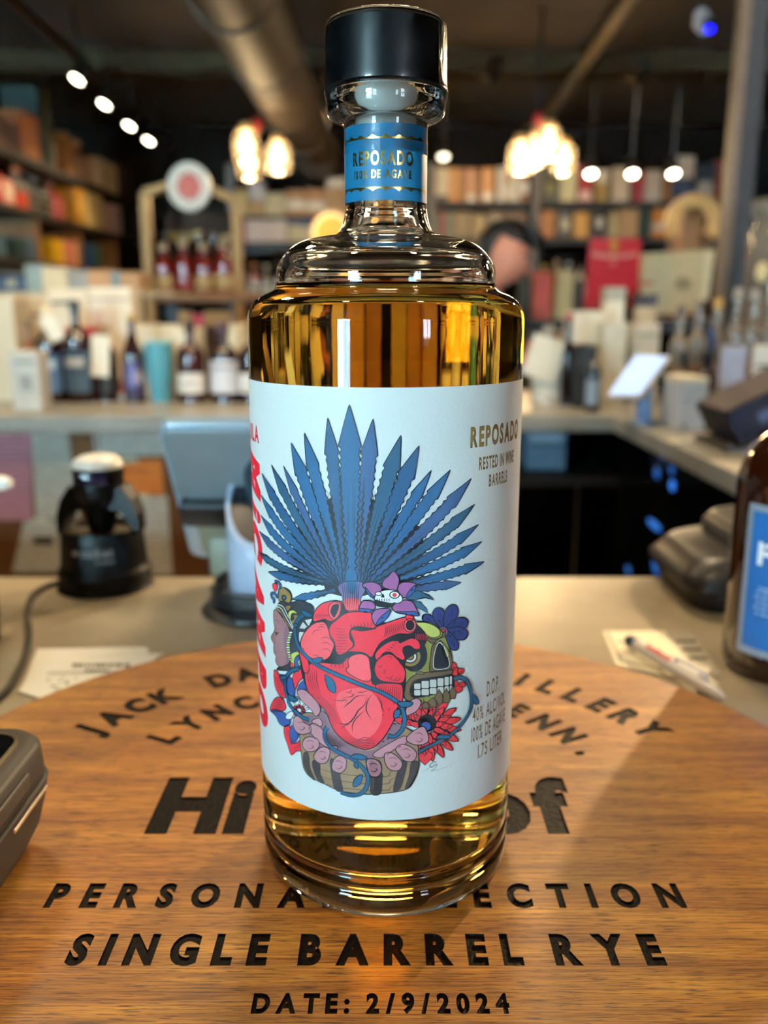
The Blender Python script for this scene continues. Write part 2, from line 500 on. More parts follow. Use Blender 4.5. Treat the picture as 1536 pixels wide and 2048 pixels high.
DRY = smooth_prof([(.0401, ZL), (.0400, .2525), (.0390, .2555), (.0368, .2588), (.0330, .2612), (.0270, .2632), (.0205, .2644), (.0162, .2662), (.0138, .2700), (.0126, .2750), (.0122, .2800), (.0121, .3060), (.0124, .3190)])
SEG = 96
BX = (.0007, 0, 0)
bot = thing('tequila_bottle', 'tall clear glass bottle of amber tequila with illustrated white label and black stopper', 'bottle', (.0007, 0, 0))
gm = MB().use(M_glass)
gm.lathe(OUT, BX, SEG)
gm.lathe(DRY[::-1], BX, SEG)                 # inner wall above the spirit, facing the air inside
glass = gm.build('glass', bot, smooth=180, weld=1e-7, recalc=False)
lm = MB().use(liquid_mat())
lm.lathe(IN, BX, SEG)
ntop = len(lm.v)
lm.lathe([(.0401, ZL), (.030, ZL), (.015, ZL), (0, ZL)], BX, SEG)
liq = lm.build('amber_spirit', bot, smooth=40, weld=1e-7, recalc=False)
# make sure normals point outward, mark the open surface
b_ = bmesh.new(); b_.from_mesh(liq.data)
bmesh.ops.recalc_face_normals(b_, faces=b_.faces[:])
lay = b_.faces.layers.float.new('open_surface')
for f in b_.faces: f[lay] = 1.0 if all(abs(q.co.z - ZL) < 1e-5 for q in f.verts) else 0.0
b_.to_mesh(liq.data); b_.free()
# glass: outer wall normals outward, inner wall normals towards the axis
b_ = bmesh.new(); b_.from_mesh(glass.data)
bmesh.ops.recalc_face_normals(b_, faces=b_.faces[:])
b_.faces.ensure_lookup_table()
t = max(b_.faces, key=lambda f: f.calc_center_median().xy.length)
c = t.calc_center_median()
if t.normal.xy.dot(c.xy) < 0:
    for f in b_.faces: f.normal_flip()
b_.to_mesh(glass.data); b_.free()
# stopper
M_cap = mat('#0b0b0d', .3, var=.2, scale=300, coat=.3)
cp = MB().use(M_cap)
cp.lathe(smooth_prof([(0, .3425), (.0195, .3425), (.0212, .3420), (.0222, .3408), (.0225, .3390), (.0228, .3250), (.0229, .3206), (.0226, .3197), (.0210, .3196), (0, .3196)], 2), BX, 96)
cap = cp.build('stopper', bot, smooth=50)
MB().use(mat('#c9c7c0', .45, trans=.25, var=.05)).lathe([(0, .3195), (.0117, .3195), (.0117, .3030), (.0105, .3012), (0, .3012)], BX, 48).build('stopper_plug', bot, smooth=40)
def film_mat():
    m = bpy.data.materials.new('shrink_film'); m.use_nodes = True
    nt = m.node_tree; N, L = nt.nodes, nt.links; N.remove(N['Principled BSDF'])
    tr = N.new('ShaderNodeBsdfTransparent'); gl = N.new('ShaderNodeBsdfGlossy'); gl.inputs['Roughness'].default_value = .12
    lw = N.new('ShaderNodeLayerWeight'); lw.inputs[0].default_value = .22
    tc = N.new('ShaderNodeTexCoord'); mp = N.new('ShaderNodeMapping'); mp.inputs['Scale'].default_value = (1, 1, .22)
    no = N.new('ShaderNodeTexNoise'); no.inputs['Scale'].default_value = 420; no.inputs['Detail'].default_value = 3
    bp = N.new('ShaderNodeBump'); bp.inputs['Strength'].default_value = .5; bp.inputs['Distance'].default_value = .0012
    L.new(tc.outputs['Object'], mp.inputs[0]); L.new(mp.outputs[0], no.inputs[0]); L.new(no.outputs[0], bp.inputs['Height'])
    L.new(bp.outputs[0], gl.inputs['Normal']); L.new(bp.outputs[0], lw.inputs['Normal'])
    mx = N.new('ShaderNodeMixShader'); L.new(lw.outputs['Fresnel'], mx.inputs[0]); L.new(tr.outputs[0], mx.inputs[1]); L.new(gl.outputs[0], mx.inputs[2])
    L.new(mx.outputs[0], N['Material Output'].inputs['Surface'])
    return m
MB().use(film_mat()).lathe(smooth_prof([(.0161, .2965), (.0160, .3055), (.0167, .3083), (.0190, .3091), (.0216, .3103), (.0226, .3124), (.0229, .3160), (.0236, .3188), (.0232, .3215), (.0230, .3300), (.0228, .3400), (.0224, .3424), (.0208, .3432), (.0185, .3432)], 3), BX, 96).build('shrink_film', bot, smooth=180)

# ---- paper label: flat (u, v) in metres -> wrapped on the glass; u = arc length right of the camera axis, v = height
RL = .05522
def wrap(R, lvl=0.0, step=6e-6):
    r = R + lvl * step
    return lambda u, v: (BX[0] + r * math.sin(u / R), -r * math.cos(u / R), v)
def UV(px, py, R=RL):
    d = ray(px, py); o = CAM - Vector(BX)
    a = d.x ** 2 + d.y ** 2; b = 2 * (o.x * d.x + o.y * d.y); c = o.x ** 2 + o.y ** 2 - R * R
    disc = b * b - 4 * a * c
    t = (-b - math.sqrt(max(disc, 0))) / (2 * a)
    q = o + d * t
    return (R * math.atan2(q.x, -q.y), q.z)
def paper_mat(hexc, bump=.25):
    m, nt, b = principled('label_paper'); N, L = nt.nodes, nt.links
    b.inputs['Base Color'].default_value = lin(hexc); b.inputs['Roughness'].default_value = .55
    tc = N.new('ShaderNodeTexCoord'); no = N.new('ShaderNodeTexNoise'); no.inputs['Scale'].default_value = 900; no.inputs['Detail'].default_value = 3
    bp = N.new('ShaderNodeBump'); bp.inputs['Strength'].default_value = bump; bp.inputs['Distance'].default_value = .0004
    L.new(tc.outputs['Object'], no.inputs[0]); L.new(no.outputs[0], bp.inputs['Height']); L.new(bp.outputs[0], b.inputs['Normal'])
    return m
M_paper = paper_mat('#dde3e2')
V0, V1 = .0461, .2129
lb = MB().use(M_paper)
def sheet(mb, R, u0, u1, v0, v1, n=72, th=.0):
    f = wrap(R); vs = []; fs = []
    for i in range(n + 1):
        u = u0 + (u1 - u0) * i / n
        vs += [f(u, v0), f(u, v1)]
    for i in range(n): fs.append((2 * i, 2 * i + 2, 2 * i + 3, 2 * i + 1))
    mb.add(vs, fs)
sheet(lb, RL, -RL * 2.15, RL * 2.15, V0, V1)
label = lb.build('label', bot, smooth=180)

# ---- printing: every shape is an inked area lying on the paper
INK = {k: mat(v, .55, var=.05, scale=600, spec=.25) for k, v in dict(
    black='#101016', blue='#2b5274', blue2='#354e70', blue3='#254664', steel='#28485e', heart='#b02530', heart2='#c4474c', red='#b01020', red2='#a5262a', cobalt='#31477c', navy='#242d5a', violet='#8e547f', flesh='#a8747a', flesh2='#785860', face='#8a5f60', olive='#76733a', brown='#584530', wood='#856a50', wood2='#332a2a', bone='#c9c6be', white='#dfe4e2', gold='#6b5028', gold2='#7a6238', yellow='#b0b25e', teal='#1f4c68', grey='#2c2c30', mauve='#665a7c').items()}
M_foil = mat('#b79b5c', .28, metal=1.0, var=.05)
class Print:
    def __init__(s, R=RL, step=6e-6): s.fl = []; s.R = R; s.step = step; s.pars = []
    def uv(s, pts): return [Vector((*UV(x, y, s.R), 0)) for x, y in pts]
    def poly(s, pts, ink, lvl):                    # pts in (u, v)
        pts = [Vector((q[0], q[1], 0)) for q in pts]
        tri = tessellate_polygon([pts])
        s.fl.append((pts, [tuple(t) for t in tri], ink, lvl))
    def stroke(s, pts, w, ink, lvl, closed=False, taper=False):
        pts = [Vector((q[0], q[1], 0)) for q in pts]; n = len(pts); L = []; Rr = []
        for i in range(n):
            a = pts[(i - 1) % n] if closed or i > 0 else pts[i]
            b = pts[(i + 1) % n] if closed or i < n - 1 else pts[i]
            t = (b - a)
            t = t.normalized() if t.length > 1e-9 else Vector((1, 0, 0))
            nn = Vector((-t.y, t.x, 0)); k = w / 2
            if taper: k *= max(.12, math.sin(PI * (i + .4) / (n - .2)))
            L.append(pts[i] + nn * k); Rr.append(pts[i] - nn * k)
        vs = L + Rr; m = n if closed else n - 1
        fs = [(i, (i + 1) % n, n + (i + 1) % n, n + i) for i in range(m)]
        s.fl.append((vs, fs, ink, lvl))
    def shape(s, px, ink, lvl, ow=1.3, smooth=True, oink='black', sub=5):
        p = s.uv(px)
        if smooth: p = catmull([(q.x, q.y) for q in p], True, sub)
        s.poly(p, ink, lvl)
        if ow: s.stroke(p, ow * .000250, oink, lvl + 1, True)
    def line(s, px, w, lvl, ink='black', smooth=True, taper=True, sub=5):
        p = s.uv(px)
        if smooth and len(p) > 2: p = catmull([(q.x, q.y) for q in p], False, sub)
        elif len(p) == 2: p = [p[0].lerp(p[1], k / 4) for k in range(5)]
        s.stroke(p, w * (.000235 if taper else .000176), ink, lvl, False, taper)
    def text(s, txt, u0, u1, v0, v1, ink, lvl, bold=.02, shear=0, gap=.12, rot90=False):
        mb = MB(); fn = (lambda u, v: (u, v, 0)) if not rot90 else (lambda u, v: (v, -u, 0))
        put_text(mb, txt, fn, u0, u1, v0, v1, bold, shear, gap)
        s.fl.append(([Vector(q) for q in mb.v], mb.f, ink, lvl))
    def build(s, name, parent):
        bm = bmesh.new(); mats = []
        lay = bm.faces.layers.int.new('lv')
        lo, hi = 9, -9
        for vs, fs, ink, lvl in s.fl:
            m = INK[ink] if isinstance(ink, str) else ink
            if m not in mats: mats.append(m)
            vv = [bm.verts.new((q.x, q.y, lvl)) for q in vs]
            for q in vs: lo = min(lo, q.x); hi = max(hi, q.x)
            for f in fs:
                try:
                    ff = bm.faces.new([vv[i] for i in f]); ff.material_index = mats.index(m)
                except ValueError: pass
        stp = s.R * math.radians(2.2)
        k = math.ceil(lo / stp)
        while k * stp < hi:
            bmesh.ops.bisect_plane(bm, geom=bm.verts[:] + bm.edges[:] + bm.faces[:], dist=1e-9, plane_co=(k * stp, 0, 0), plane_no=(1, 0, 0))
            k += 1
        org = ORG[parent.name]
        for q in bm.verts:
            r = s.R + 3e-5 + q.co.z * s.step; u, v = q.co.x, q.co.y
            q.co = Vector((BX[0] + r * math.sin(u / s.R), -r * math.cos(u / s.R), v)) - org
        for f in bm.faces:
            f.normal_update(); c = f.calc_center_median() + org
            if f.normal.x * (c.x - BX[0]) + f.normal.y * c.y < 0: f.normal_flip()
        me = bpy.data.meshes.new(name); bm.to_mesh(me); bm.free()
        for m in mats: me.materials.append(m)
        o = bpy.data.objects.new(name, me); COL.objects.link(o); o.parent = parent; ORG[o.name] = org
        return o


# ------------------------------------------------------------------ label illustration
def fA(x, y): return (480 + x / 2.648, 740 + y / 2.648)
def fB(x, y): return (500 + x / 5.486, 1120 + y / 5.486)
def fC(x, y): return (720 + x / 5.486, 1120 + y / 5.486)
def fD(x, y): return (500 + x / 5.486, 1360 + y / 5.486)
def fE(x, y): return (720 + x / 4.8, 1320 + y / 4.8)
def fF(x, y): return (520 + x / 11.375, 1160 + y / 11.375)
def mp(f, *pts): return [f(*q) for q in pts]
rl = random.Random(3)

# agave
ag = Print()
leaves = [  # tip, base, width (crop px), shoulder position, drawn back to front
    ((275, 1215), (505, 1165), 42), ((1172, 1125), (700, 1160), 52), ((150, 1068), (520, 1130), 50), ((1294, 1014), (650, 1160), 56),
    ((100, 962), (540, 1140), 50), ((1281, 908), (640, 1160), 62), ((103, 852), (540, 1140), 58), ((1264, 817), (635, 1160), 60),
    ((112, 768), (545, 1150), 60), ((1243, 710), (630, 1160), 66), ((112, 660), (550, 1150), 66), ((1225, 573), (625, 1160), 74),
    ((117, 545), (552, 1150), 74), ((1113, 528), (620, 1160), 72), ((168, 500), (556, 1160), 68), ((1013, 530), (618, 1165), 60),
    ((232, 506), (560, 1170), 54), ((948, 400), (615, 1165), 88), ((273, 385), (565, 1170), 86), ((852, 345), (612, 1170), 84),
    ((343, 333), (568, 1170), 76), ((705, 258), (610, 1170), 84), ((466, 253), (572, 1170), 78), ((580, 183), (590, 1195), 118)]
def leaf(pr, tip, base, wd, lvl, ink):
    T = Vector((*UV(*fA(*tip)), 0)); B = Vector((*UV(*fA(*base)), 0))
    ax = T - B; L = ax.length; ax.normalize(); nx = Vector((-ax.y, ax.x, 0))
    hw = wd * 1.1 / 2.648 * .000176 * .5
    sh = max(.45, min(.80, 1 - wd * 1.85 / (Vector(tip) - Vector(base)).length))
    def half(t, sg):
        if t >= sh: return hw * (1 - (t - sh) / (1 - sh)) ** .92
        g = .40 + .60 * min(1, t / (sh * .75)) ** .8
        return hw * g
    left, right = [], []
    n = 90
    per = .0030
    for sg, out in ((1, left), (-1, right)):
        ph = rl.random()
        for i in range(n + 1):
            t = i / n
            h = half(t, sg)
            if .12 < t < sh:
                s_ = ((t * L / per) + ph) % 1.0
                h -= hw * .27 * math.sin(PI * s_) ** .7
            out.append(B + ax * (t * L) + nx * (sg * h))
    pts = left + right[::-1][1:]
    pr.poly(pts, ink, lvl)
    pr.stroke(pts, .00034, 'black', lvl + 1, True)
    for side in (left, right): pr.stroke([side[i] for i in range(4, int(n * sh * .80))], .00080, 'black', lvl + 1, taper=True)
    # fine ink lines
    for k in range(rl.randint(4, 7)):
        o = rl.uniform(-.6, .6) * hw * .9; a = rl.uniform(.1, .35); e = a + rl.uniform(.15, .38)
        e = min(e, sh - .02)
        pr.stroke([B + ax * (L * (a + (e - a) * j / 5)) + nx * (o * (.55 + .45 * (a + (e - a) * j / 5) / sh)) for j in range(6)], .00013, 'black', lvl + 1, taper=True)
    for k in range(5):
        o = (k - 2) / 2.4 * hw * .5
        pr.stroke([B + ax * (L * (.02 + .16 * j / 4)) + nx * o for j in range(5)], .00017, 'black', lvl + 1, taper=True)
fan = []
for t_, b_, w_ in sorted(leaves, key=lambda l: math.atan2(l[0][0] - 590, 1190 - l[0][1])):
    k = .56 if t_[1] < 900 else .22
    fan.append(fA(b_[0] + (t_[0] - b_[0]) * k, b_[1] + (t_[1] - b_[1]) * k))
ag.shape(fan + [fA(640, 1200), fA(545, 1200)], 'black', 0, 0, False)
inks = ['blue', 'blue2', 'blue3', 'blue', 'steel']
lv = 1
for i, (t_, b_, w_) in enumerate(leaves):
    leaf(ag, t_, b_, w_, lv, 'blue' if i == len(leaves) - 1 else inks[i % 5]); lv += 2
# heavy shade lines between the inner leaves
for x0, y0, x1, y1 in ((660, 560, 630, 1100), (715, 640, 640, 1080), (530, 520, 560, 1100), (465, 640, 545, 1080), (760, 760, 660, 1080), (410, 720, 530, 1060)):
    P = [(x0 + (x1 - x0) * k / 26 + (5 if k % 2 else -5), y0 + (y1 - y0) * k / 26) for k in range(27)]
    ag.line([fA(*q) for q in P], 3.2, lv, smooth=False)
ag.shape(mp(fA, (520, 1150), (560, 1120), (640, 1120), (665, 1160), (640, 1210), (632, 1265), (548, 1265), (545, 1205)), 'mauve', lv + 1, 1.0)
ag.shape(mp(fA, (566, 1060), (612, 1060), (618, 1140), (608, 1180), (580, 1180), (568, 1140)), 'blue', lv + 2, 0)
ag.shape(mp(fA, (552, 1215), (632, 1215), (634, 1285), (548, 1285)), 'heart2', lv + 2, 0)
for k in range(9):
    ag.line(mp(fA, (540 + k * 12, 1120), (550 + k * 9.5, 1190), (552 + k * 9.5, 1262)), 1.2, lv + 3)
ag.shape(mp(fA, (880, 1190), (940, 1165), (1000, 1190), (1028, 1218), (980, 1205), (930, 1215), (885, 1215)), 'steel', lv + 1, 1.2, False)
ag.shape(mp(fA, (900, 1215), (950, 1225), (985, 1260), (993, 1285), (950, 1262), (905, 1250)), 'steel', lv + 1, 1.2, False)
ag.build('printed_agave', label)

# woman's profile with headdress
fc = Print(); q = 56
fc.shape(mp(fF, (760, 500), (900, 450), (1200, 570), (1230, 760), (1260, 1000), (1000, 1300), (950, 1600), (1000, 2000), (450, 2048), (420, 1990), (680, 1850), (660, 1200), (560, 900), (420, 600), (500, 480)), 'grey', q, 1.2)
fc.shape(mp(fF, (340, 680), (325, 800), (330, 950), (350, 1080), (330, 1180), (275, 1280), (285, 1360), (330, 1450), (325, 1560), (340, 1660), (380, 1730), (370, 1830), (410, 1930), (490, 1975), (600, 1930), (690, 1840), (640, 1500), (690, 1180), (620, 980), (480, 780), (400, 690)), 'face', q + 2, 1.4)
fc.shape(mp(fF, (600, 1050), (690, 1160), (640, 1500), (690, 1840), (600, 1910), (610, 1700), (550, 1400), (570, 1150)), 'flesh2', q + 3, 0)
for k in range(3):
    fc.line(mp(fF, (370 + k * 20, 640 - k * 45), (460 + k * 40, 690 - k * 45), (560 + k * 40, 850 - k * 30), (650 + k * 40, 1000 - k * 20), (770, 1130 - k * 30)), 4.6, q + 4, 'black', taper=False)
    fc.line(mp(fF, (370 + k * 20, 640 - k * 45), (460 + k * 40, 690 - k * 45), (560 + k * 40, 850 - k * 30), (650 + k * 40, 1000 - k * 20), (770, 1130 - k * 30)), 2.8, q + 5, 'gold2' if k == 0 else 'bone', taper=False)
fc.line(mp(fF, (350, 920), (400, 910), (440, 940), (465, 1000)), 1.0, q + 5)
fc.line(mp(fF, (355, 1000), (375, 1100), (390, 1180)), .9, q + 5)
fc.shape(mp(fF, (330, 1165), (390, 1185), (450, 1195), (410, 1230), (385, 1270), (375, 1210)), 'black', q + 5, 0)
fc.line(mp(fF, (340, 1400), (365, 1440)), 1.1, q + 5); fc.line(mp(fF, (345, 1610), (390, 1670)), 1.1, q + 5)
for k in range(12):
    a = (715 - 60 * math.sin(k / 11 * PI), 1190 + k * 56)
    fc.shape([fF(a[0] + 42 * math.cos(j), a[1] + 26 * math.sin(j)) for j in [i * PI / 3 for i in range(6)]], 'yellow' if k % 2 else 'bone', q + 5, .8)
fc.shape(mp(fF, (660, 740), (720, 680), (800, 690), (860, 760), (780, 750), (730, 780), (715, 900), (680, 860)), 'yellow', q + 6, 1.0)
fc.shape(mp(fF, (780, 790), (860, 790), (910, 840), (830, 960), (760, 990), (730, 920), (790, 880)), 'gold2', q + 6, 1.0)
fc.shape(mp(fF, (600, 590), (680, 570), (720, 610), (660, 700), (610, 650)), 'gold2', q + 6, 1.0)
for a0, a1 in (((1190, 880), (1020, 920)), ((1000, 950), (910, 1090)), ((1090, 1040), (940, 1100)), ((905, 1150), (1000, 1190))):
    pass
fc.shape(mp(fF, (1030, 900), (1190, 870), (1210, 990), (1110, 1040)), 'bone', q + 6, 1.0, False)
fc.shape(mp(fF, (990, 940), (1090, 1050), (1030, 1110), (910, 1090)), 'bone', q + 6, 1.0, False)
fc.shape(mp(fF, (905, 1170), (1020, 1180), (960, 1300), (920, 1420), (895, 1300)), 'bone', q + 6, 1.0, False)
fc.shape(mp(fF, (710, 1700), (860, 1620), (900, 1700), (800, 1800), (790, 1960), (740, 1950)), 'yellow', q + 6, 1.0)
fc.shape(mp(fF, (800, 1800), (890, 1700), (910, 1900), (860, 1980), (820, 1960)), 'cobalt', q + 7, 1.0)
fc.shape(mp(fF, (880, 1830), (940, 1800), (950, 1900), (900, 1950)), 'yellow', q + 8, 1.0)
fc.shape(mp(fF, (710, 1890), (760, 1880), (770, 1960), (720, 1990)), 'heart', q + 8, 1.0)
# curls on the headdress
for P, c in ((((350, 20), (440, 60), (480, 150), (450, 260), (440, 420)), 'blue2'), (((320, 520), (345, 440), (290, 400), (270, 320), (340, 300), (420, 400)), 'blue2')):
    fc.line([fF(*a) for a in P], 8.0, q + 6, 'black', taper=False); fc.line([fF(*a) for a in P], 5.6, q + 7, c, taper=False)
fc.shape(mp(fF, (300, 100), (360, 70), (410, 130), (380, 250), (320, 200)), 'heart', q + 5, 1.2)
fc.shape(mp(fF, (470, 200), (580, 170), (690, 260), (730, 400), (690, 510), (610, 500), (560, 470), (480, 480), (440, 440), (450, 300)), 'gold2', q + 8, 1.3)
fc.shape(mp(fF, (590, 190), (680, 230), (730, 330), (735, 380), (680, 270)), 'blue2', q + 9, 1)
fc.shape([fF(565 + 48 * math.cos(k * PI / 4), 395 + 52 * math.sin(k * PI / 4)) for k in range(8)], 'blue2', q + 10, 2.0)
fc.build('printed_face', label)

# flowers lower left (striped red, cobalt and white)
fl = Print(); q = 66
stripe = lambda P, n, lv: [fl.line(mp(fD, *[(P[0][0] + (P[1][0] - P[0][0]) * k / n + dx, P[0][1] + (P[1][1] - P[0][1]) * k / n + dy) for dx, dy in ((-38, -6), (0, 10), (38, -6))]), 1.0, lv) for k in range(1, n)]
fl.shape(mp(fD, (275, -110), (330, -60), (400, 60), (400, 190), (330, 160), (280, 50)), 'heart', q, 1.4)
stripe(((310, -60), (360, 170)), 9, q + 2)
fl.shape(mp(fD, (330, -60), (460, -20), (500, 120), (470, 180), (380, 60)), 'cobalt', q + 1, 1.3)
fl.shape(mp(fD, (480, -60), (600, -140), (610, -60), (540, 20), (500, 100)), 'heart', q + 1, 1.3)
fl.shape(mp(fD, (540, 60), (610, 0), (640, 70), (600, 150), (530, 160)), 'cobalt', q + 2, 1.3)
fl.shape(mp(fD, (230, 330), (260, 230), (310, 185), (370, 210), (400, 310), (330, 340)), 'heart', q + 2, 1.4)
for k in range(7): fl.line(mp(fD, (250 + k * 5, 320 - k * 18), (320 + k * 4, 310 - k * 16), (385 - k * 2, 300 - k * 14)), .9, q + 4)
fl.shape(mp(fD, (235, 330), (330, 330), (420, 400), (450, 470), (390, 505), (330, 470), (290, 390)), 'cobalt', q + 3, 1.4)
fl.shape(mp(fD, (385, 510), (440, 500), (470, 600), (500, 690), (570, 640), (620, 600), (590, 760), (520, 775), (460, 815), (420, 700), (385, 600)), 'heart', q + 3, 1.4)
for k in range(7): fl.line(mp(fD, (392 + k * 9, 540 + k * 24), (420 + k * 8, 560 + k * 23), (448 + k * 7, 545 + k * 24)), .9, q + 5)
for k in range(5): fl.line(mp(fD, (500 + k * 20, 770 - k * 12), (512 + k * 18, 710 - k * 8)), .9, q + 5)
fl.shape(mp(fD, (470, 490), (520, 530), (545, 600), (480, 695), (445, 600)), 'cobalt', q + 5, 1.3)
fl.shape(mp(fD, (590, 600), (660, 590), (670, 620), (610, 640)), 'cobalt', q + 6, 1.2)
cen = (545, 330)
for k in range(9):
    a = -2.4 + k * .62
    c = (cen[0] + 105 * math.cos(a), cen[1] + 95 * math.sin(a)); d = (math.cos(a), math.sin(a))
    fl.shape([fD(c[0] + d[0] * r * math.cos(j) - d[1] * w * math.sin(j), c[1] + d[1] * r * math.cos(j) + d[0] * w * math.sin(j)) for r, w in ((62, 38),) for j in [i * PI / 4 for i in range(8)]], 'white', q + 7, 1.1)
for k in range(8):
    a = k * PI / 4
    fl.shape([fD(cen[0] + 50 * math.cos(a) + 24 * math.cos(j), cen[1] + 44 * math.sin(a) + 22 * math.sin(j)) for j in [i * PI / 3 for i in range(6)]], 'heart', q + 8, 1.0)
fl.build('printed_striped_flower', label)

# blue flower behind the skull
bf = Print(); q = 50
cen = (935, 775)
for a, L, w in ((-2.55, 300, 62), (-1.95, 270, 78), (-1.25, 300, 80), (-.45, 265, 76), (.18, 245, 80), (1.05, 240, 62)):
    d = (math.cos(a), math.sin(a))
    P = []
    for j in range(13):
        t = j / 13 * 2 * PI
        x = L * .5 - L * .5 * math.cos(t); y = w * math.sin(t) * (.55 + .45 * (x / L)) * (1.12)
        P.append(fC(cen[0] + d[0] * x - d[1] * y, cen[1] + d[1] * x + d[0] * y))
    bf.shape(P, 'navy', q, 2.0)
    bf.line([fC(cen[0] + d[0] * L * .25 - d[1] * w * .3, cen[1] + d[1] * L * .25 + d[0] * w * .3), fC(cen[0] + d[0] * L * .85, cen[1] + d[1] * L * .85), fC(cen[0] + d[0] * L * .25 + d[1] * w * .3, cen[1] + d[1] * L * .25 - d[0] * w * .3)], .9, q + 2)
    q += 2
bf.shape([fC(905 + 52 * math.cos(k * PI / 5), 785 + 56 * math.sin(k * PI / 5)) for k in range(10)], 'flesh2', q, 1.2)
bf.shape([fC(905 + 28 * math.cos(k * PI / 4), 785 + 34 * math.sin(k * PI / 4)) for k in range(8)], 'heart', q + 2, 1.2)
bf.build('printed_blue_flower', label)

# red flowers right of and under the skull
rf = Print(); q = 58
for cx, cy, r in ((1010, 1160, 46), (1040, 1220, 52), (1100, 1215, 36), (1060, 1400, 60), (1115, 1360, 34), (1030, 1350, 40)):
    rf.shape([fC(cx + r * math.cos(k * PI / 4), cy + r * .9 * math.sin(k * PI / 4)) for k in range(8)], 'red2', q, 1.3); q += 2
cen = (640, 640)
for ring, n, L0, L1, w in ((0, 17, 180, 330, 52), (1, 14, 120, 250, 48), (2, 11, 60, 180, 44)):
    for k in range(n):
        a = -2.9 + k * (5.3 / (n - 1))
        if ring == 0 and a > 2.2: continue
        d = (math.cos(a), math.sin(a))
        P = []
        for x, y in ((L0, 0), (L0 + 25, .8), ((L0 + L1) / 2, 1), (L1 - 30, .6), (L1, 0), (L1 - 30, -.6), ((L0 + L1) / 2, -1), (L0 + 25, -.8)):
            P.append(fE(cen[0] + d[0] * x - d[1] * y * w * .6, cen[1] + d[1] * x + d[0] * y * w * .6))
        rf.shape(P, 'red2', q, 1.3)
    q += 2
rf.shape([fE(640 + 90 * math.cos(k * PI / 6), 600 + 85 * math.sin(k * PI / 6)) for k in range(12)], 'black', q, 0)
rf.shape([fE(630 + 46 * math.cos(k * PI / 6), 630 + 46 * math.sin(k * PI / 6)) for k in range(12)], 'cobalt', q + 1, 1.4)
rf.shape(mp(fE, (618, 915), (650, 870), (690, 890), (690, 930), (620, 1003), (555, 940), (555, 890), (590, 872)), 'red2', q + 2, 1.4, False)
rf.build('printed_red_flower', label)

# skull
sk = Print(); q = 72
sk.shape(mp(fC, (560, 690), (640, 670), (760, 680), (850, 730), (920, 820), (960, 920), (1000, 1050), (990, 1180), (1010, 1300), (1020, 1430), (1010, 1500), (900, 1560), (700, 1580), (520, 1540), (440, 1400), (450, 1100), (520, 900)), 'olive', q, 1.6)
sk.shape(mp(fC, (600, 690), (700, 680), (800, 710), (870, 770), (860, 830), (780, 845), (700, 800), (620, 740)), 'yellow', q + 2, 1.2)
sk.shape(mp(fC, (620, 860), (720, 870), (790, 910), (860, 860), (930, 830), (920, 780), (870, 850), (780, 860), (690, 830)), 'brown', q + 2, 1.2)
sk.shape(mp(fC, (470, 960), (560, 880), (680, 900), (730, 1000), (720, 1120), (640, 1210), (540, 1210), (470, 1120)), 'black', q + 3, 0)
for r, c in ((112, 'gold2'), (80, 'grey'), (64, 'bone'), (44, 'black'), (34, 'gold2')):
    q2 = {112: 4, 80: 5, 64: 6, 44: 7, 34: 8}[r]
    sk.shape([fC(548 + r * math.cos(k * PI / 6), 1055 + r * .95 * math.sin(k * PI / 6)) for k in range(12)], c, q + q2, 0)
sk.shape(mp(fC, (790, 930), (850, 900), (880, 880), (950, 960), (1000, 1050), (985, 1190), (830, 1220), (760, 1210), (770, 1050)), 'brown', q + 3, 1.4)
sk.shape(mp(fC, (830, 950), (870, 900), (920, 960), (960, 1060), (965, 1170), (820, 1190), (800, 1100)), 'black', q + 5, 1.2, oink='bone')
sk.shape(mp(fC, (900, 900), (950, 960), (975, 1040), (940, 1060), (915, 970)), 'olive', q + 6, 1.0)
sk.shape(mp(fC, (480, 1400), (560, 1280), (700, 1230), (980, 1200), (990, 1250), (800, 1280), (620, 1310), (560, 1370), (550, 1470), (600, 1520), (520, 1540), (480, 1480)), 'brown', q + 4, 1.5)
sk.shape(mp(fC, (560, 1400), (600, 1330), (700, 1300), (860, 1275), (1005, 1255), (1020, 1430), (880, 1450), (700, 1495), (590, 1500), (560, 1460)), 'black', q + 6, 1.0)
xs = [585, 665, 755, 838, 915, 972, 1006]
for k in range(6):
    x0, x1 = xs[k] + 4, xs[k + 1] - 4
    t0 = 1335 - (x0 - 585) * .17; tm = 1415 - (x0 - 585) * .12; tb = 1490 - (x0 - 585) * .14
    if k == 0: t0 += 14; tb -= 8
    for a, b in ((t0, tm - 3), (tm + 4, tb)):
        sk.shape(mp(fC, (x0, a + 10), (x0 + 10, a), (x1 - 8, a - 2), (x1, a + 8), (x1, b - 10), (x1 - 10, b), (x0 + 10, b), (x0, b - 10)), 'bone', q + 8, .5, False)
for c, w, h in (((790, 1560), 70, 60), ((860, 1500), 60, 90), ((940, 1490), 55, 90), ((1010, 1450), 45, 85), ((720, 1590), 60, 40)):
    sk.shape(mp(fC, (c[0], c[1] - h), (c[0] + w * .8, c[1] - h * .1), (c[0] + w * .5, c[1] + h * .8), (c[0] - w * .5, c[1] + h * .8), (c[0] - w * .8, c[1] - h * .1)), 'brown', q + 10, 1.5, False)
sk.shape(mp(fC, (610, 1240), (640, 1215), (690, 1225), (700, 1250)), 'brown', q + 9, 1.0)
sk.build('printed_skull', label)

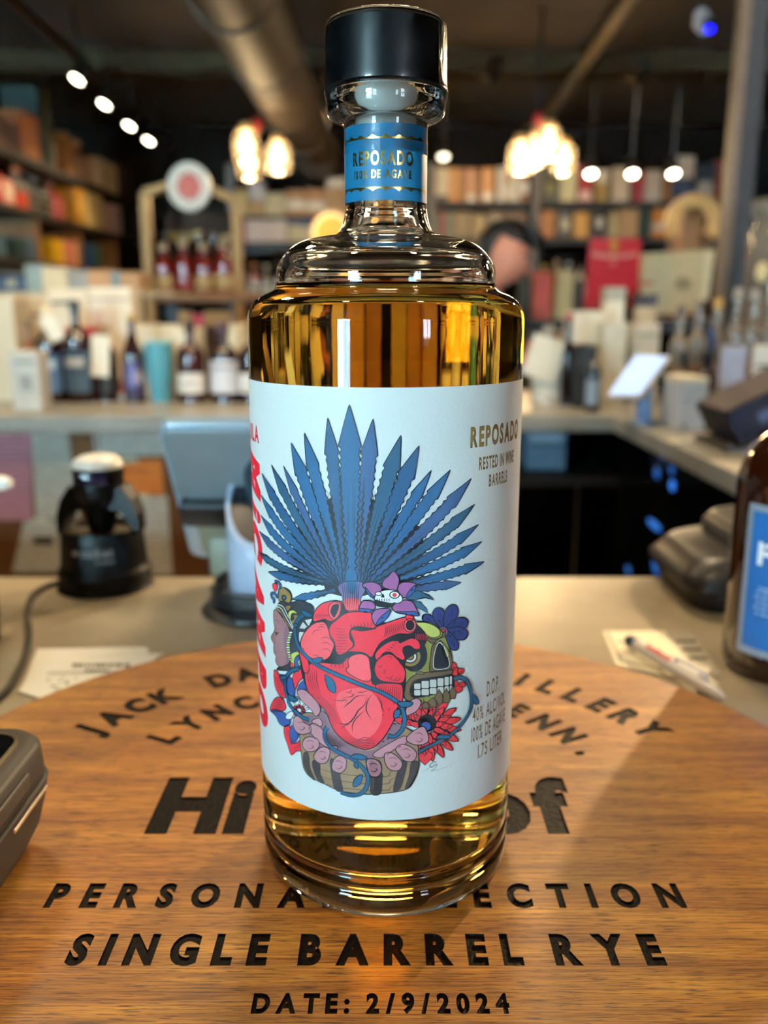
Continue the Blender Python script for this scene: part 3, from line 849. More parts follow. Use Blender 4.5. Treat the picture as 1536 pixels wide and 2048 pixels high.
# barrel tub with hoops
tb = Print(); q = 84
tb.shape(mp(fD, (560, 400), (760, 380), (900, 600), (1300, 700), (1536, 620)) + mp(fE, (300, 600), (520, 700), (560, 930), (555, 1040), (520, 1140), (450, 1230), (250, 1272), (0, 1280)) + mp(fD, (1330, 1245), (1000, 1210), (800, 1120), (640, 1030), (580, 860)), 'wood', q, 1.6)
tb.shape(mp(fD, (600, 420), (760, 390), (880, 560), (1050, 680), (1250, 770), (1400, 740)) + mp(fE, (150, 780), (300, 600), (430, 660), (300, 800), (120, 950), (0, 960)) + mp(fD, (1200, 850), (900, 800), (700, 660)), 'flesh2', q + 2, 0)
tb.shape(mp(fD, (700, 400), (780, 330), (850, 380), (900, 480), (960, 590), (1080, 700), (1000, 760), (840, 680), (760, 560)), 'flesh2', q + 2, 0)
for P in (((600, 800), (650, 800), (670, 960), (720, 1090), (660, 1040), (600, 920)), ((700, 880), (770, 890), (780, 1020), (820, 1120), (760, 1100), (700, 960)), ((890, 860), (960, 900), (1000, 1080), (1020, 1210), (940, 1190), (900, 1020)), ((1340, 1000), (1440, 1000), (1450, 1100), (1430, 1240), (1330, 1240), (1330, 1100))):
    tb.shape(mp(fD, *P), 'wood2', q + 3, 1.0)
for P in (((400, 960), (450, 960), (420, 1120), (380, 1230), (320, 1250), (350, 1100)), ((490, 980), (555, 970), (545, 1080), (480, 1200), (430, 1230), (470, 1100)), ((120, 1090), (215, 1090), (200, 1180), (190, 1270), (110, 1278), (110, 1180))):
    tb.shape(mp(fE, *P), 'wood2', q + 3, 1.0)
for y in (1010, 1090, 1160):
    tb.line([fD(620 + (y - 900) * .2, y - 90), fD(850, y - 20), fD(1150, y + 30), fD(1500, y + 40), fE(300, y + 20 + 30), fE(530 - (y - 1000) * .3, y - 40)], 1.0, q + 4)
tb.build('printed_barrel_tub', label)

# heart
ht = Print(); q = 92
ht.shape(mp(fB, (600, 900), (700, 640), (900, 450), (1020, 470), (1080, 560), (1330, 570), (1500, 700)) + mp(fC, (300, 690), (520, 620), (620, 700), (730, 840), (660, 980), (500, 1100), (500, 1300), (470, 1500), (380, 1560)) + mp(fD, (1400, 400), (1000, 300), (650, 100)) + mp(fB, (560, 1100)), 'black', q, 1.0)
ht.shape(mp(fB, (611, 1215), (700, 1120), (830, 1120), (1000, 1130), (1100, 1060), (1300, 1180), (1340, 1330)) + mp(fE, (150, 230), (300, 260), (395, 270), (405, 370), (350, 470), (330, 560), (275, 665), (212, 760), (140, 825), (60, 852)) + mp(fD, (1260, 755), (1150, 722), (1040, 660), (945, 565), (885, 455), (840, 340), (720, 210), (640, 100)), 'heart', q + 2, 1.7)
ht.shape(mp(fD, (1000, 120), (1250, 80), (1400, 200), (1450, 400), (1380, 560), (1250, 650), (1120, 600), (1000, 420), (950, 250)), 'heart2', q + 4, 0)
ht.shape(mp(fB, (1080, 1100), (1120, 1045), (1220, 1022), (1300, 1060), (1320, 1150), (1330, 1300), (1250, 1320), (1120, 1260), (1060, 1200), (1090, 1160)), 'heart2', q + 5, 1.3)
ht.shape(mp(fB, (550, 990), (590, 960), (640, 1080), (660, 1180), (640, 1232), (600, 1215), (575, 1110)), 'heart', q + 4, 1.4)
ht.shape(mp(fB, (570, 880), (610, 790), (690, 705), (770, 670), (840, 690), (875, 780), (890, 850), (930, 920), (905, 1010), (870, 1070), (800, 1095), (700, 1080), (610, 1020), (572, 950)), 'heart2', q + 6, 1.6)
for P in (((690, 820), (720, 770), (800, 760)), ((780, 860), (840, 840), (890, 870)), ((790, 910), (850, 900), (910, 940)), ((800, 970), (850, 970), (890, 1000)), ((690, 1035), (740, 1040), (770, 1070)), ((750, 690), (800, 670), (840, 690)), ((760, 715), (810, 700), (845, 715)), ((745, 740), (800, 725), (850, 745))):
    ht.line(mp(fB, *P), 1.0, q + 8)
ht.shape(mp(fB, (885, 720), (960, 645), (1080, 570), (1300, 560), (1345, 610), (1385, 735), (1310, 740), (1190, 725), (1120, 745), (1098, 800), (1105, 860), (1140, 920), (1100, 980), (1000, 1035), (950, 1000), (935, 900), (880, 800)), 'heart', q + 6, 1.6)
for k in range(9): ht.line(mp(fB, (940 + (k % 2) * 14, 740 + k * 32), (1000, 752 + k * 32), (1090 - abs(k - 4) * 4, 748 + k * 32)), 1.0, q + 8)
for k in range(7): ht.line(mp(fB, (1100 + k * 36, 690 - k * 4), (1120 + k * 36, 720 - k * 3), (1095 + k * 36, 735)), 1.0, q + 8)
ht.shape(mp(fB, (702, 640), (720, 555), (790, 480), (880, 448), (1000, 450), (1012, 520), (990, 600), (930, 662), (870, 665), (830, 645), (760, 662), (715, 672)), 'heart', q + 8, 1.6)
for k in range(8): ht.line(mp(fB, (720 + k * 19, 640 - abs(k - 2) * 4), (728 + k * 19, 610 - k * 2), (745 + k * 19, 580 + k * 2)), 1.0, q + 10)
ht.shape(mp(fB, (890, 620), (870, 560), (880, 490), (930, 455), (990, 470), (1005, 520), (985, 600), (930, 650)), 'heart2', q + 10, 1.2)
ht.shape(mp(fB, (905, 600), (890, 560), (910, 495), (960, 475), (985, 495), (965, 570), (930, 625)), 'black', q + 12, 0)
ht.shape(mp(fB, (1110, 800), (1130, 755), (1230, 770), (1380, 745)) + mp(fC, (160, 735), (300, 680), (470, 625), (560, 625), (612, 700), (600, 770), (540, 805), (420, 805), (310, 850), (225, 905), (180, 970), (130, 1060), (60, 1020), (0, 1005)) + mp(fB, (1120, 1000), (1080, 990), (1150, 920)), 'heart', q + 9, 1.6)
for k in range(10): ht.line(mp(fC, (255 + k * 23, 850 - k * 7 - (k > 6) * 6), (285 + k * 22, 770 - k * 8), (262 + k * 24, 715 - k * 7)), 1.1, q + 11)
ht.shape([fC(545 + 66 * math.cos(k * PI / 6), 710 + 74 * math.sin(k * PI / 6)) for k in range(12)], 'heart2', q + 11, 1.2)
ht.shape([fC(545 + 48 * math.cos(k * PI / 6), 710 + 56 * math.sin(k * PI / 6)) for k in range(12)], 'black', q + 13, 0)
ht.shape(mp(fC, (500, 600), (570, 600), (575, 650), (520, 660)), 'heart', q + 12, 1.2)
ht.shape(mp(fC, (190, 1110), (165, 1030), (225, 950), (330, 885), (420, 880), (440, 900), (560, 850), (640, 885), (655, 960), (600, 975), (545, 935), (480, 950), (470, 1000), (492, 1060), (470, 1092), (400, 1060), (330, 1005), (255, 1020), (222, 1080)), 'heart', q + 10, 1.6)
for k in range(9): ht.line(mp(fC, (160 + k * 27, 1090 - k * 26), (190 + k * 26, 1100 - k * 24), (215 + k * 24, 1080 - k * 22)), 1.0, q + 12)
for k in range(6): ht.line(mp(fC, (600 + k * 22, 800 - (k % 2) * 6), (612 + k * 22, 840), (600 + k * 22, 875)), 1.2, q + 12, 'heart')
ht.shape(mp(fC, (165, 1150), (195, 1080), (280, 1030), (360, 1035), (440, 1120), (492, 1200), (490, 1290), (450, 1342), (350, 1335), (250, 1322), (190, 1285), (160, 1210)), 'heart', q + 12, 1.6)
for P in (((190, 1150), (230, 1170), (240, 1140)), ((250, 1200), (280, 1200), (260, 1230), (290, 1240)), ((270, 1270), (330, 1290), (370, 1240)), ((310, 1300), (370, 1310), (410, 1270)), ((360, 1320), (420, 1310), (450, 1270)), ((300, 1060), (330, 1050), (350, 1080))):
    ht.line(mp(fC, *P), 1.1, q + 14)
ht.shape(mp(fC, (180, 1360), (300, 1345), (440, 1355), (468, 1410), (462, 1530), (420, 1536), (300, 1490), (200, 1430)), 'heart', q + 12, 1.4)
for k in range(12): ht.line(mp(fC, (200 + k * 22, 1355 + k), (225 + k * 19, 1420 + k * 5), (235 + k * 18, 1450 + k * 8)), 1.0, q + 14)
for k in range(9): ht.line(mp(fB, (640 + k * 26, 1190 + k * 2), (650 + k * 23, 1300), (690 + k * 22, 1450 + k * 6)) if k < 5 else mp(fB, (700 + k * 40, 1110 + (k % 2) * 10), (690 + k * 42, 1150), (700 + k * 42, 1180)), 1.2, q + 8)
for k in range(6): ht.line(mp(fD, (650 + k * 16, 130 - k * 4), (770 + k * 14, 260 - k * 8), (880 + k * 10, 400 - k * 16), (930 + k * 10, 520 - k * 14)), 1.0, q + 8)
for k in range(7): ht.line(mp(fD, (960 + k * 26, 590 + k * 2), (1100 + k * 14, 690 - k * 8), (1250, 730 - k * 18), (1380 - k * 12, 700 - k * 12), (1440 - k * 20, 640 - k * 5)), 1.0, q + 8)
for P, w in ((((1290, 160), (1260, 260), (1190, 330), (1150, 400), (1080, 470), (1000, 470), (960, 440)), 2.2), (((1290, 160), (1180, 170), (1110, 230), (1060, 270), (1030, 300)), 1.8), (((1340, 150), (1290, 230), (1280, 330), (1340, 430)), 1.8), (((1390, 150), (1440, 240), (1450, 300), (1480, 350)), 1.8), (((1260, 330), (1180, 400), (1130, 480), (1130, 570)), 1.8), (((900, 205), (1000, 220), (1060, 210), (1065, 250)), 1.4), (((1050, 130), (1110, 120), (1110, 90)), 1.4), (((1000, 195), (1110, 175), (1140, 150), (1090, 135)), 1.4), (((1010, 520), (1050, 490), (1100, 480)), 1.3), (((1170, 125), (1230, 125), (1300, 110)), 1.3)):
    ht.line(mp(fD, *P), w, q + 9)
ht.build('printed_heart', label)

# open hands
hn = Print(); q = 110
hn.shape(mp(fD, (530, 130), (570, 95), (640, 120), (760, 250), (780, 340), (730, 390), (680, 320), (580, 220)), 'flesh', q, 1.3)
hn.shape(mp(fD, (690, 440), (760, 410), (800, 450), (790, 500), (720, 480)), 'flesh', q, 1.2)
hn.shape(mp(fD, (660, 500), (730, 470), (820, 560), (850, 690), (960, 720), (940, 760), (800, 700), (690, 590)), 'flesh', q, 1.3)
hn.shape(mp(fE, (420, 520), (470, 400), (540, 360), (580, 400), (540, 480), (440, 530)), 'flesh', q, 1.3)
hn.shape(mp(fE, (140, 880), (300, 780), (430, 720), (440, 790), (330, 850), (260, 900), (200, 930), (140, 920)), 'flesh', q, 1.2)
for f, P in ((fD, ((500, 400), (560, 390), (600, 450), (670, 500), (680, 560), (600, 590), (530, 570), (490, 500))), (fD, ((600, 650), (660, 615), (750, 640), (770, 720), (720, 770), (640, 775), (590, 720))), (fD, ((760, 750), (820, 725), (885, 760), (875, 850), (830, 905), (750, 895), (710, 830))),
             (fD, ((930, 860), (990, 820), (1060, 860), (1055, 960), (1000, 1010), (930, 990), (905, 940))), (fD, ((1285, 870), (1350, 855), (1420, 890), (1445, 980), (1400, 1050), (1320, 1040), (1285, 960))),
             (fE, ((60, 950), (130, 940), (195, 970), (210, 1050), (170, 1110), (100, 1100), (75, 1030))), (fE, ((235, 900), (290, 878), (370, 930), (405, 990), (370, 1050), (290, 1045), (245, 990))),
             (fE, ((340, 850), (400, 800), (490, 830), (540, 890), (510, 960), (430, 960), (380, 910))), (fE, ((440, 750), (500, 680), (600, 630), (645, 700), (650, 770), (590, 805), (500, 800)))):
    hn.shape(mp(f, *P), 'flesh', q + 2, 1.4)
    cx = sum(a[0] for a in P) / len(P); cyy = sum(a[1] for a in P) / len(P)
    hn.line(mp(f, (cx - 45, cyy - 30), (cx, cyy - 42), (cx + 45, cyy - 20)), 1.0, q + 4)
    hn.line(mp(f, (cx - 30, cyy + 30), (cx + 5, cyy + 45), (cx + 35, cyy + 20), (cx + 5, cyy + 5)), 1.2, q + 4)
hn.build('printed_hands', label)

# violet flower with little skull
vf = Print(); q = 108
for P in (((255, 290), (255, 220), (310, 170), (368, 115), (425, 190), (420, 270), (385, 330)), ((30, 265), (110, 235), (200, 255), (240, 320), (170, 400), (90, 340)), ((410, 320), (440, 250), (520, 235), (610, 258), (560, 330), (480, 410)),
          ((0, 500), (40, 440), (140, 450), (170, 520), (90, 560), (0, 540)), ((130, 620), (170, 540), (310, 525), (330, 570), (230, 640), (175, 710)), ((350, 510), (440, 440), (560, 445), (620, 540), (640, 605), (520, 590), (400, 570))):
    vf.shape(mp(fC, *P), 'violet', q, 1.7)
for P in (((60, 290), (110, 350), (170, 420), (120, 400), (80, 350)), ((600, 270), (590, 340), (500, 420), (530, 340)), ((0, 525), (90, 530), (160, 545), (90, 570), (0, 555)), ((330, 545), (300, 630), (180, 710), (210, 640), (270, 580)), ((390, 560), (500, 560), (600, 560), (640, 605), (520, 595))):
    vf.shape(mp(fC, *P), 'cobalt', q + 2, 1.2)
vf.shape(mp(fC, (160, 410), (200, 350), (300, 320), (400, 335), (465, 410), (440, 460), (350, 470), (240, 450), (175, 440)), 'white', q + 4, 1.5)
vf.shape(mp(fC, (160, 430), (240, 445), (330, 465), (390, 460), (340, 515), (230, 510), (175, 490)), 'black', q + 6, 0)
vf.shape([fC(378 + 52 * math.cos(k * PI / 5), 375 + 38 * math.sin(k * PI / 5)) for k in range(10)], 'white', q + 6, 1.6)
vf.shape([fC(378 + 24 * math.cos(k * PI / 4), 377 + 22 * math.sin(k * PI / 4)) for k in range(8)], 'heart', q + 8, 0)
vf.shape(mp(fC, (232, 395), (252, 362), (270, 398), (250, 405)), 'black', q + 6, 0)
vf.shape([fC(205 + 34 * math.cos(k * PI / 4), 362 + 20 * math.sin(k * PI / 4)) for k in range(8)], 'white', q + 6, 1.2)
for k in range(6): vf.line(mp(fC, (190 + k * 26, 415), (188 + k * 26, 445)), 1.2, q + 7)
vf.build('printed_violet_flower', label)

# vines
vn = Print(); q = 118
def vine(P, w=7.0, ink='teal'):
    vn.line(P, w + 3.4, q, 'black', taper=False); vn.line(P, w, q + 1, ink, taper=False)
vine(mp(fB, (690, 590), (600, 600), (530, 670), (505, 780), (540, 930), (640, 1060), (760, 1150), (900, 1220), (1100, 1310), (1300, 1390)) + mp(fE, (60, 250), (200, 300), (350, 390), (400, 450), (425, 560), (400, 660), (330, 725), (265, 715)))
vine(mp(fB, (545, 1195), (470, 1210), (410, 1290), (400, 1400), (430, 1520)) + mp(fD, (440, 240), (490, 320), (570, 390), (660, 430)))
vine(mp(fD, (860, 510), (830, 560), (840, 650), (900, 730), (1010, 800), (1120, 850), (1220, 930), (1290, 1030), (1290, 1140), (1230, 1230), (1120, 1255), (1000, 1220)))
vine(mp(fE, (560, 880), (640, 830), (780, 760), (920, 660), (1020, 530), (1060, 420), (1050, 280), (1010, 190), (950, 165), (890, 180)), 7.0, 'steel')
for f, P in ((fB, ((810, 1070), (780, 1120), (720, 1120), (700, 1085), (760, 1065))), (fB, ((830, 1250), (900, 1290), (945, 1360), (940, 1450), (870, 1410), (845, 1340))), (fB, ((570, 545), (640, 560), (700, 610), (620, 615))), (fB, ((485, 700), (520, 690), (540, 720), (500, 735))), (fB, ((350, 1270), (400, 1260), (410, 1300), (370, 1310))),
             (fD, ((440, 160), (500, 180), (545, 210), (500, 235), (450, 215))), (fD, ((1110, 840), (1160, 800), (1230, 810), (1290, 845), (1220, 865))), (fD, ((1140, 1160), (1150, 1080), (1210, 1030), (1240, 1040), (1215, 1130))), (fD, ((1150, 900), (1190, 900), (1190, 960), (1150, 940))),
             (fE, ((360, 400), (430, 390), (505, 400), (470, 440), (390, 440))), (fE, ((325, 550), (330, 480), (380, 470), (375, 530))), (fE, ((725, 740), (760, 710), (840, 715), (860, 740), (800, 750))), (fE, ((1070, 325), (1110, 350), (1130, 410), (1080, 410)))):
    vn.shape(mp(f, *P), 'teal', q + 2, 1.4)
vn.build('printed_vines', label)

# lettering and signature
def ltext(s, lb_, lt_, rb_, ink, bold, pr=None, gap=.14):
    own = pr is None
    if own: pr = Print()
    u0, v0 = UV(*lb_, pr.R); v1 = UV(*lt_, pr.R)[1]; u1 = UV(*rb_, pr.R)[0]
    pr.text(s, u0, u1, v0, v1, ink, 1, bold, 0, gap)
    if own: pr.build('lettering', label)
ltext('REPOSADO', (940.6, 896.2), (942.3, 851.3), (1034.5, 875.9), 'gold', .045)
ltext('RESTED IN WINE', (957.9, 940.6), (958.8, 913), (1026.5, 921.6), 'gold', .03)
ltext('BARRELS', (977.4, 973.6), (978.2, 947.4), (1013.4, 963), 'gold', .03)
ltext('D.O.P.', (973, 1394), (973, 1361.7), (997, 1382.5), 'gold', .01)
ltext('40% ALC/VOL', (945, 1445), (947, 1416), (1008.5, 1418), 'gold', .01)
ltext('100% DE AGAVE', (941.9, 1485.6), (941.9, 1455), (1008.5, 1453), 'gold', .01)
ltext('1.75 LITER', (955.4, 1516.9), (954.4, 1488.8), (1002.3, 1495), 'gold', .01)
sgn_ = Print(); sgn_.line(mp(fE, (585, 1090), (640, 1050), (700, 1010), (730, 985), (710, 975), (670, 1010), (690, 1030), (740, 1000), (720, 1040), (680, 1065), (780, 1045), (920, 985)), 1.1, 1, 'grey')
sgn_.build('signature', label)
rd = Print()
u0, v0 = UV(518, 887); v1 = UV(517, 850)[1]
rd.text('TEQUILA', u0 - .030, u0, v0, v1, 'red', 1, .035, 0, .1)
rd.build('red_lettering', label)
rd = Print()
ur, vt = UV(524, 906); vb = UV(536, 1464)[1]
ur = UV(523.5, 1000)[0]
rd.text('MiCAMPO', -vt, -vb, ur - .020, ur, 'red', 1, .085, .30, .03, rot90=True)
rd.build('red_lettering', label)

# neck label
RN = .01592
nl = MB().use(mat('#0b5a7e', .45, var=.06, scale=60))
sheet(nl, RN, -RN * 2.2, RN * 2.2, .2789, .3058, 60)
neck = nl.build('neck_label', bot, smooth=180)
np_ = Print(RN)
for yb, sg in ((276, 1), (372.8, -1)):
    vc = UV(768, yb, RN)[1]
    top = []; bot_ = []
    for k in range(97):
        u = -RN * 1.45 + k / 96 * RN * 2.9
        s_ = abs(math.sin((u / .0050) * PI))
        top.append((u, vc + sg * (.0006 + .0012 * (1 - s_ ** .6)))); bot_.append((u, vc))
    np_.fl.append(([Vector((*a, 0)) for a in top + bot_], [(i, i + 1, 97 + i + 1, 97 + i) for i in range(96)], M_foil, 1))
ltext('REPOSADO', (706.6, 334.4), (706.6, 304), (826, 331), M_foil, .035, np_, .12)
ltext('100% DE AGAVE', (709, 359.8), (709, 341.8), (823.5, 356.7), M_foil, .03, np_, .14)
np_.build('gold_print', neck)

# ------------------------------------------------------------------ things on the serving counter
M_blk = mat('#0b0b0c', .45, var=.1, spec=.25)
M_matte = mat('#151515', .6, var=.15, bump=.1, scale=200)
# payment terminal at the left edge, standing on the board
pt = thing('payment_terminal', 'thick dark grey handheld payment terminal with glossy screen at the left edge of the board', 'terminal', (-.22, -.09, 0))
def roundrect(x0, x1, y0, y1, r, n=6):
    out = []
    for cx, cy_, a0 in ((x1 - r, y1 - r, 0), (x0 + r, y1 - r, 90), (x0 + r, y0 + r, 180), (x1 - r, y0 + r, 270)):
        for k in range(n + 1):
            a = math.radians(a0 + 90 * k / n); out.append((cx + r * math.cos(a), cy_ + r * math.sin(a)))
    return out
def loft(mb, sections):
    """sections: (outline list of (x, y), z) with equal counts, closed at both ends"""
    n = len(sections[0][0]); vs = []; fs = []
    for o, z in sections:
        for q in o: vs.append((q[0], q[1], z(q[0], q[1]) if callable(z) else z))
    for j in range(len(sections) - 1):
        for k in range(n):
            k2 = (k + 1) % n; fs.append((j * n + k, j * n + k2, (j + 1) * n + k2, (j + 1) * n + k))
    fs.append(tuple(range(n))[::-1]); fs.append(tuple((len(sections) - 1) * n + k for k in range(n)))
    mb.add(vs, fs); return mb
M_rub = mat('#2b2520', .55, var=.08, scale=120, bump=.08)
tx0, tx1, ty0, ty1 = -.285, -.1530, -.19, .0135
rr = lambda d, r=.016: roundrect(tx0 + d, tx1 - d, ty0 + d, ty1 - d, r, 8)
TIL = lambda z: (lambda x, y: z + (x - tx1) * .02)
loft(MB().use(M_rub), [(rr(.0135), .0), (rr(.0085), .002), (rr(.0035), .012), (rr(.0, .018), .026), (rr(-.0012, .018), .0335), (rr(.0, .018), .0342)]).build('lower_shell', pt, smooth=45)
loft(MB().use(M_rub), [(rr(.0005, .017), .0345), (rr(.0, .017), .0355), (rr(.0008, .017), .049), (rr(.003, .016), .0515), (rr(.007, .013), .0518)]).build('upper_shell', pt, smooth=45)
loft(MB().use(mat('#b7a98f', .25, metal=1, var=0)), [(rr(.0085, .012), .0515), (rr(.0085, .012), .0523), (rr(.0100, .011), .0526)]).build('metal_rim', pt, smooth=40)
loft(MB().use(mat('#05060a', .06, var=0, coat=1)), [(rr(.0105, .010), .0520), (rr(.0105, .010), .0527)]).build('screen', pt)
ic = roundrect(tx1 - .034, tx1 - .0205, -.030, -.0065, .003, 4)
loft(MB().use(mat('#4aa3ea', .4, var=0, emit=1.2)), [(ic, .0527), (ic, .0529)]).build('screen_icon', pt)
MB().use(mat('#3b342e', .45)).bev(tx1 - .001, tx1 + .0010, -.052, -.018, .0385, .0455, .0009).build('side_button', pt)
MB().use(mat('#d8d2c8', .15, metal=1, var=0)).bev(tx1 - .0008, tx1 + .0012, -.038, -.001, .0285, .0305, .0006).build('chrome_strip', pt)

# receipts, left
def flat_sheet(name, label, cat, pts, z, m, curl=0.0, lines=None, group=None, th=.0002):
    """paper: quad given as pixels on the counter, thin slab"""
    P = [onZ(x, y, z) for x, y in pts]
    c = sum(P, Vector()) / 4
    t = thing(name, label, cat, (c.x, c.y, z), group)
    N = 8; vs = []; fs = []
    for lay in (0, 1):
        for j in range(N + 1):
            for i in range(N + 1):
                a = P[0].lerp(P[1], i / N); b = P[3].lerp(P[2], i / N); q = a.lerp(b, j / N)
                vs.append((q.x, q.y, z + lay * th + curl * ((i / N) ** 3)))
    S = (N + 1) ** 2
    for j in range(N):
        for i in range(N):
            k = j * (N + 1) + i
            fs.append((k, k + 1, k + N + 2, k + N + 1)[::-1]); fs.append((S + k, S + k + 1, S + k + N + 2, S + k + N + 1))
    MB().use(m).add(vs, fs).build('sheet', t)
    if lines:
        lm_ = MB().use(mat('#4c4740', .7, var=.2, scale=500))
        for (i0, i1, j0, j1) in lines:
            def at_(i, j):
                q = P[0].lerp(P[1], i).lerp(P[3].lerp(P[2], i), j); return (q.x, q.y, z + th + .0001 + curl * i ** 3)
            lm_.add([at_(i0, j0), at_(i1, j0), at_(i1, j1), at_(i0, j1)], [(0, 1, 2, 3)])
        lm_.build('printing', t)
    return t
M_white = mat('#d9d4c6', .7, var=.04)
flat_sheet('receipt', 'white paper receipt with faint print half under the board', 'receipt', [(75, 1298), (295, 1294), (300, 1345), (42, 1378)], ZC + .0005, M_white)
rc = flat_sheet('receipt', 'white paper receipt with bold dark heading lying on top', 'receipt', [(72, 1330), (328, 1306), (150, 1420), (36, 1382)], ZC + .0012, mat('#dedacd', .7, var=.04),
           lines=None)
# heading printed across the receipt
hd = MB().use(mat('#4c4740', .7, var=.3, scale=800))
for x0, x1, y0, h in ((145, 252, 1327, 7), (170, 218, 1339, 5)):
    x = x0
    while x < x1:
        w = random.uniform(5, 11)
        q = [onZ(x + a, y0 + b, ZC + .0016) for a, b in ((0, 0), (w, 0), (w - 1, h), (-1, h))]
        hd.add(q, [(0, 1, 2, 3)]); x += w + random.choice((1.5, 1.5, 4))
for y0 in (1341, 1343.5): hd.add([onZ(a, b, ZC + .0016) for a, b in ((95, y0 + 4), (240, y0), (240, y0 + .8), (95, y0 + 4.8))], [(0, 1, 2, 3)])
for k in range(14):
    x = random.uniform(90, 150); y = random.uniform(1352, 1385)
    hd.add([onZ(x + a, y + b, ZC + .0016) for a, b in ((0, 0), (6, 0), (6, 2.2), (0, 2.2))], [(0, 1, 2, 3)])
hd.build('printing', rc)

# printed card and pen, right
cd = flat_sheet('printed_card', 'white card with dark border lines lying under the pen', 'card', [(1205, 1262), (1330, 1262), (1440, 1372), (1232, 1330)], ZC + .0005, mat('#e4dcc0', .6, var=.04), lines=[(.06, .08, .05, .9), (.06, .9, .86, .89), (.15, .6, .3, .33), (.2, .7, .42, .44), (.25, .8, .54, .56)])
flat_sheet('printed_card', 'grey patterned card half under the white card', 'card', [(1330, 1266), (1386, 1264), (1442, 1352), (1400, 1352)], ZC + .0008, mat('#a79f8e', .6, var=.15, scale=300), lines=[(.1, .9, .2, .26), (.1, .9, .4, .46), (.1, .9, .6, .66)])
pa, pb = onZ(1262, 1283, ZC + .007), onZ(1452, 1398, ZC + .008)
pn = thing('ballpoint_pen', 'white ballpoint pen with red stripe and dark blue button lying on the card', 'pen', (*pa.lerp(pb, .5).xy, ZC))
ax_ = (pb - pa)
seg_ = lambda a, b: [pa + ax_ * a, pa + ax_ * ((a + b) / 2), pa + ax_ * b]
MB().use(mat('#d8d8dc', .3, var=.03)).tube([pa + ax_ * k for k in (.06, .12, .3, .5, .8, .92, .99)], [.0042, .0048, .0050, .0052, .0048, .004, .0012], 14).build('barrel', pn, smooth=40)
MB().use(mat('#26405a', .4)).tube([pa + ax_ * k for k in (-.06, -.03, -.02, .06)], [.0018, .002, .0046, .0048], 12).build('button', pn, smooth=40)
rb_ = MB().use(mat('#a80f18', .45)); side = Vector((ax_.y, -ax_.x, 0)).normalized()
upv = Vector((0, 0, 1))
vs = []; fs = []
for i in range(7):
    k = .2 + .28 * i / 6
    for an in (-95, -62, -30, 5, 38):
        a = math.radians(an); d_ = -side * math.sin(a) * -1 + upv * math.cos(a)
        vs.append(pa + ax_ * k + d_ * .00530)
for i in range(6):
    for j in range(4): fs.append((i * 5 + j, i * 5 + j + 1, (i + 1) * 5 + j + 1, (i + 1) * 5 + j))
rb_.add(vs, fs).build('red_stripe', pn, smooth=60)
MB().use(mat('#cfd4e2', .3)).tube([pa + ax_ * .50 + upv * .0045, pa + ax_ * .52 + upv * .0085, pa + ax_ * .8 + upv * .0085, pa + ax_ * .83 + upv * .0045], .0014, 8).build('clip', pn, smooth=40)

# whisky bottle, right edge of the picture
M_amber = mat('#2a0c04', .06, trans=.3, var=.05, coat=.6, ior=1.5)
wb_c = (.3075, .262, ZC)
wb = thing('whisky_bottle', 'dark amber whisky bottle with blue label at the right edge of the counter', 'bottle', wb_c)
MB().use(M_amber).lathe(smooth_prof([(0, .001), (.042, .001), (.0475, .004), (.0490, .012), (.0488, .03), (.0487, .08), (.0487, .136), (.0475, .150), (.043, .163), (.034, .175), (.022, .185), (.016, .196), (.0145, .21), (.0145, .235), (.0155, .237), (.0155, .245), (0, .245)], 3), wb_c, 48).build('glass', wb, smooth=40)
def cyl_patch(mb, c, R, a0, a1, z0, z1, n=16, r=0):
    vs = []; fs = []
    for i in range(n + 1):
        a = a0 + (a1 - a0) * i / n
        for z in (z0, z1): vs.append((c[0] + R * math.sin(a), c[1] - R * math.cos(a), c[2] + z))
    for i in range(n): fs.append((2 * i, 2 * i + 2, 2 * i + 3, 2 * i + 1))
    mb.add(vs, fs); return mb
lbw = cyl_patch(MB().use(mat('#8d97a6', .4, metal=.3)), wb_c, .0490, -1.30, .9, .020, .131).build('label', wb, smooth=180)
cyl_patch(MB().use(mat('#1d5f9e', .4, var=.06)), wb_c, .0491, -1.20, .82, .026, .126).build('blue_field', lbw, smooth=180)
wt = MB().use(mat('#eef2f4', .5, var=0))
put_text(wt, 'F', lambda u, v: (wb_c[0] + .0492 * math.sin(u), wb_c[1] - .0492 * math.cos(u), wb_c[2] + v), -1.06, -.86, .088, .106, .05)
wt.build('lettering', lbw)
wl = MB().use(mat('#9fb0c2', .5, var=0))
for z in (.052, .056, .060, .064, .068, .071):
    cyl_patch(wl, wb_c, .0492, -1.05 + (z % .008) * 8, .5, z, z + .0012, 10)
wl.build('fine_print', lbw, smooth=180)
MB().use(mat('#20140c', .4)).lathe([(0, .245), (.017, .245), (.017, .275), (.0155, .277), (0, .277)], wb_c, 24).build('cap', wb, smooth=40)

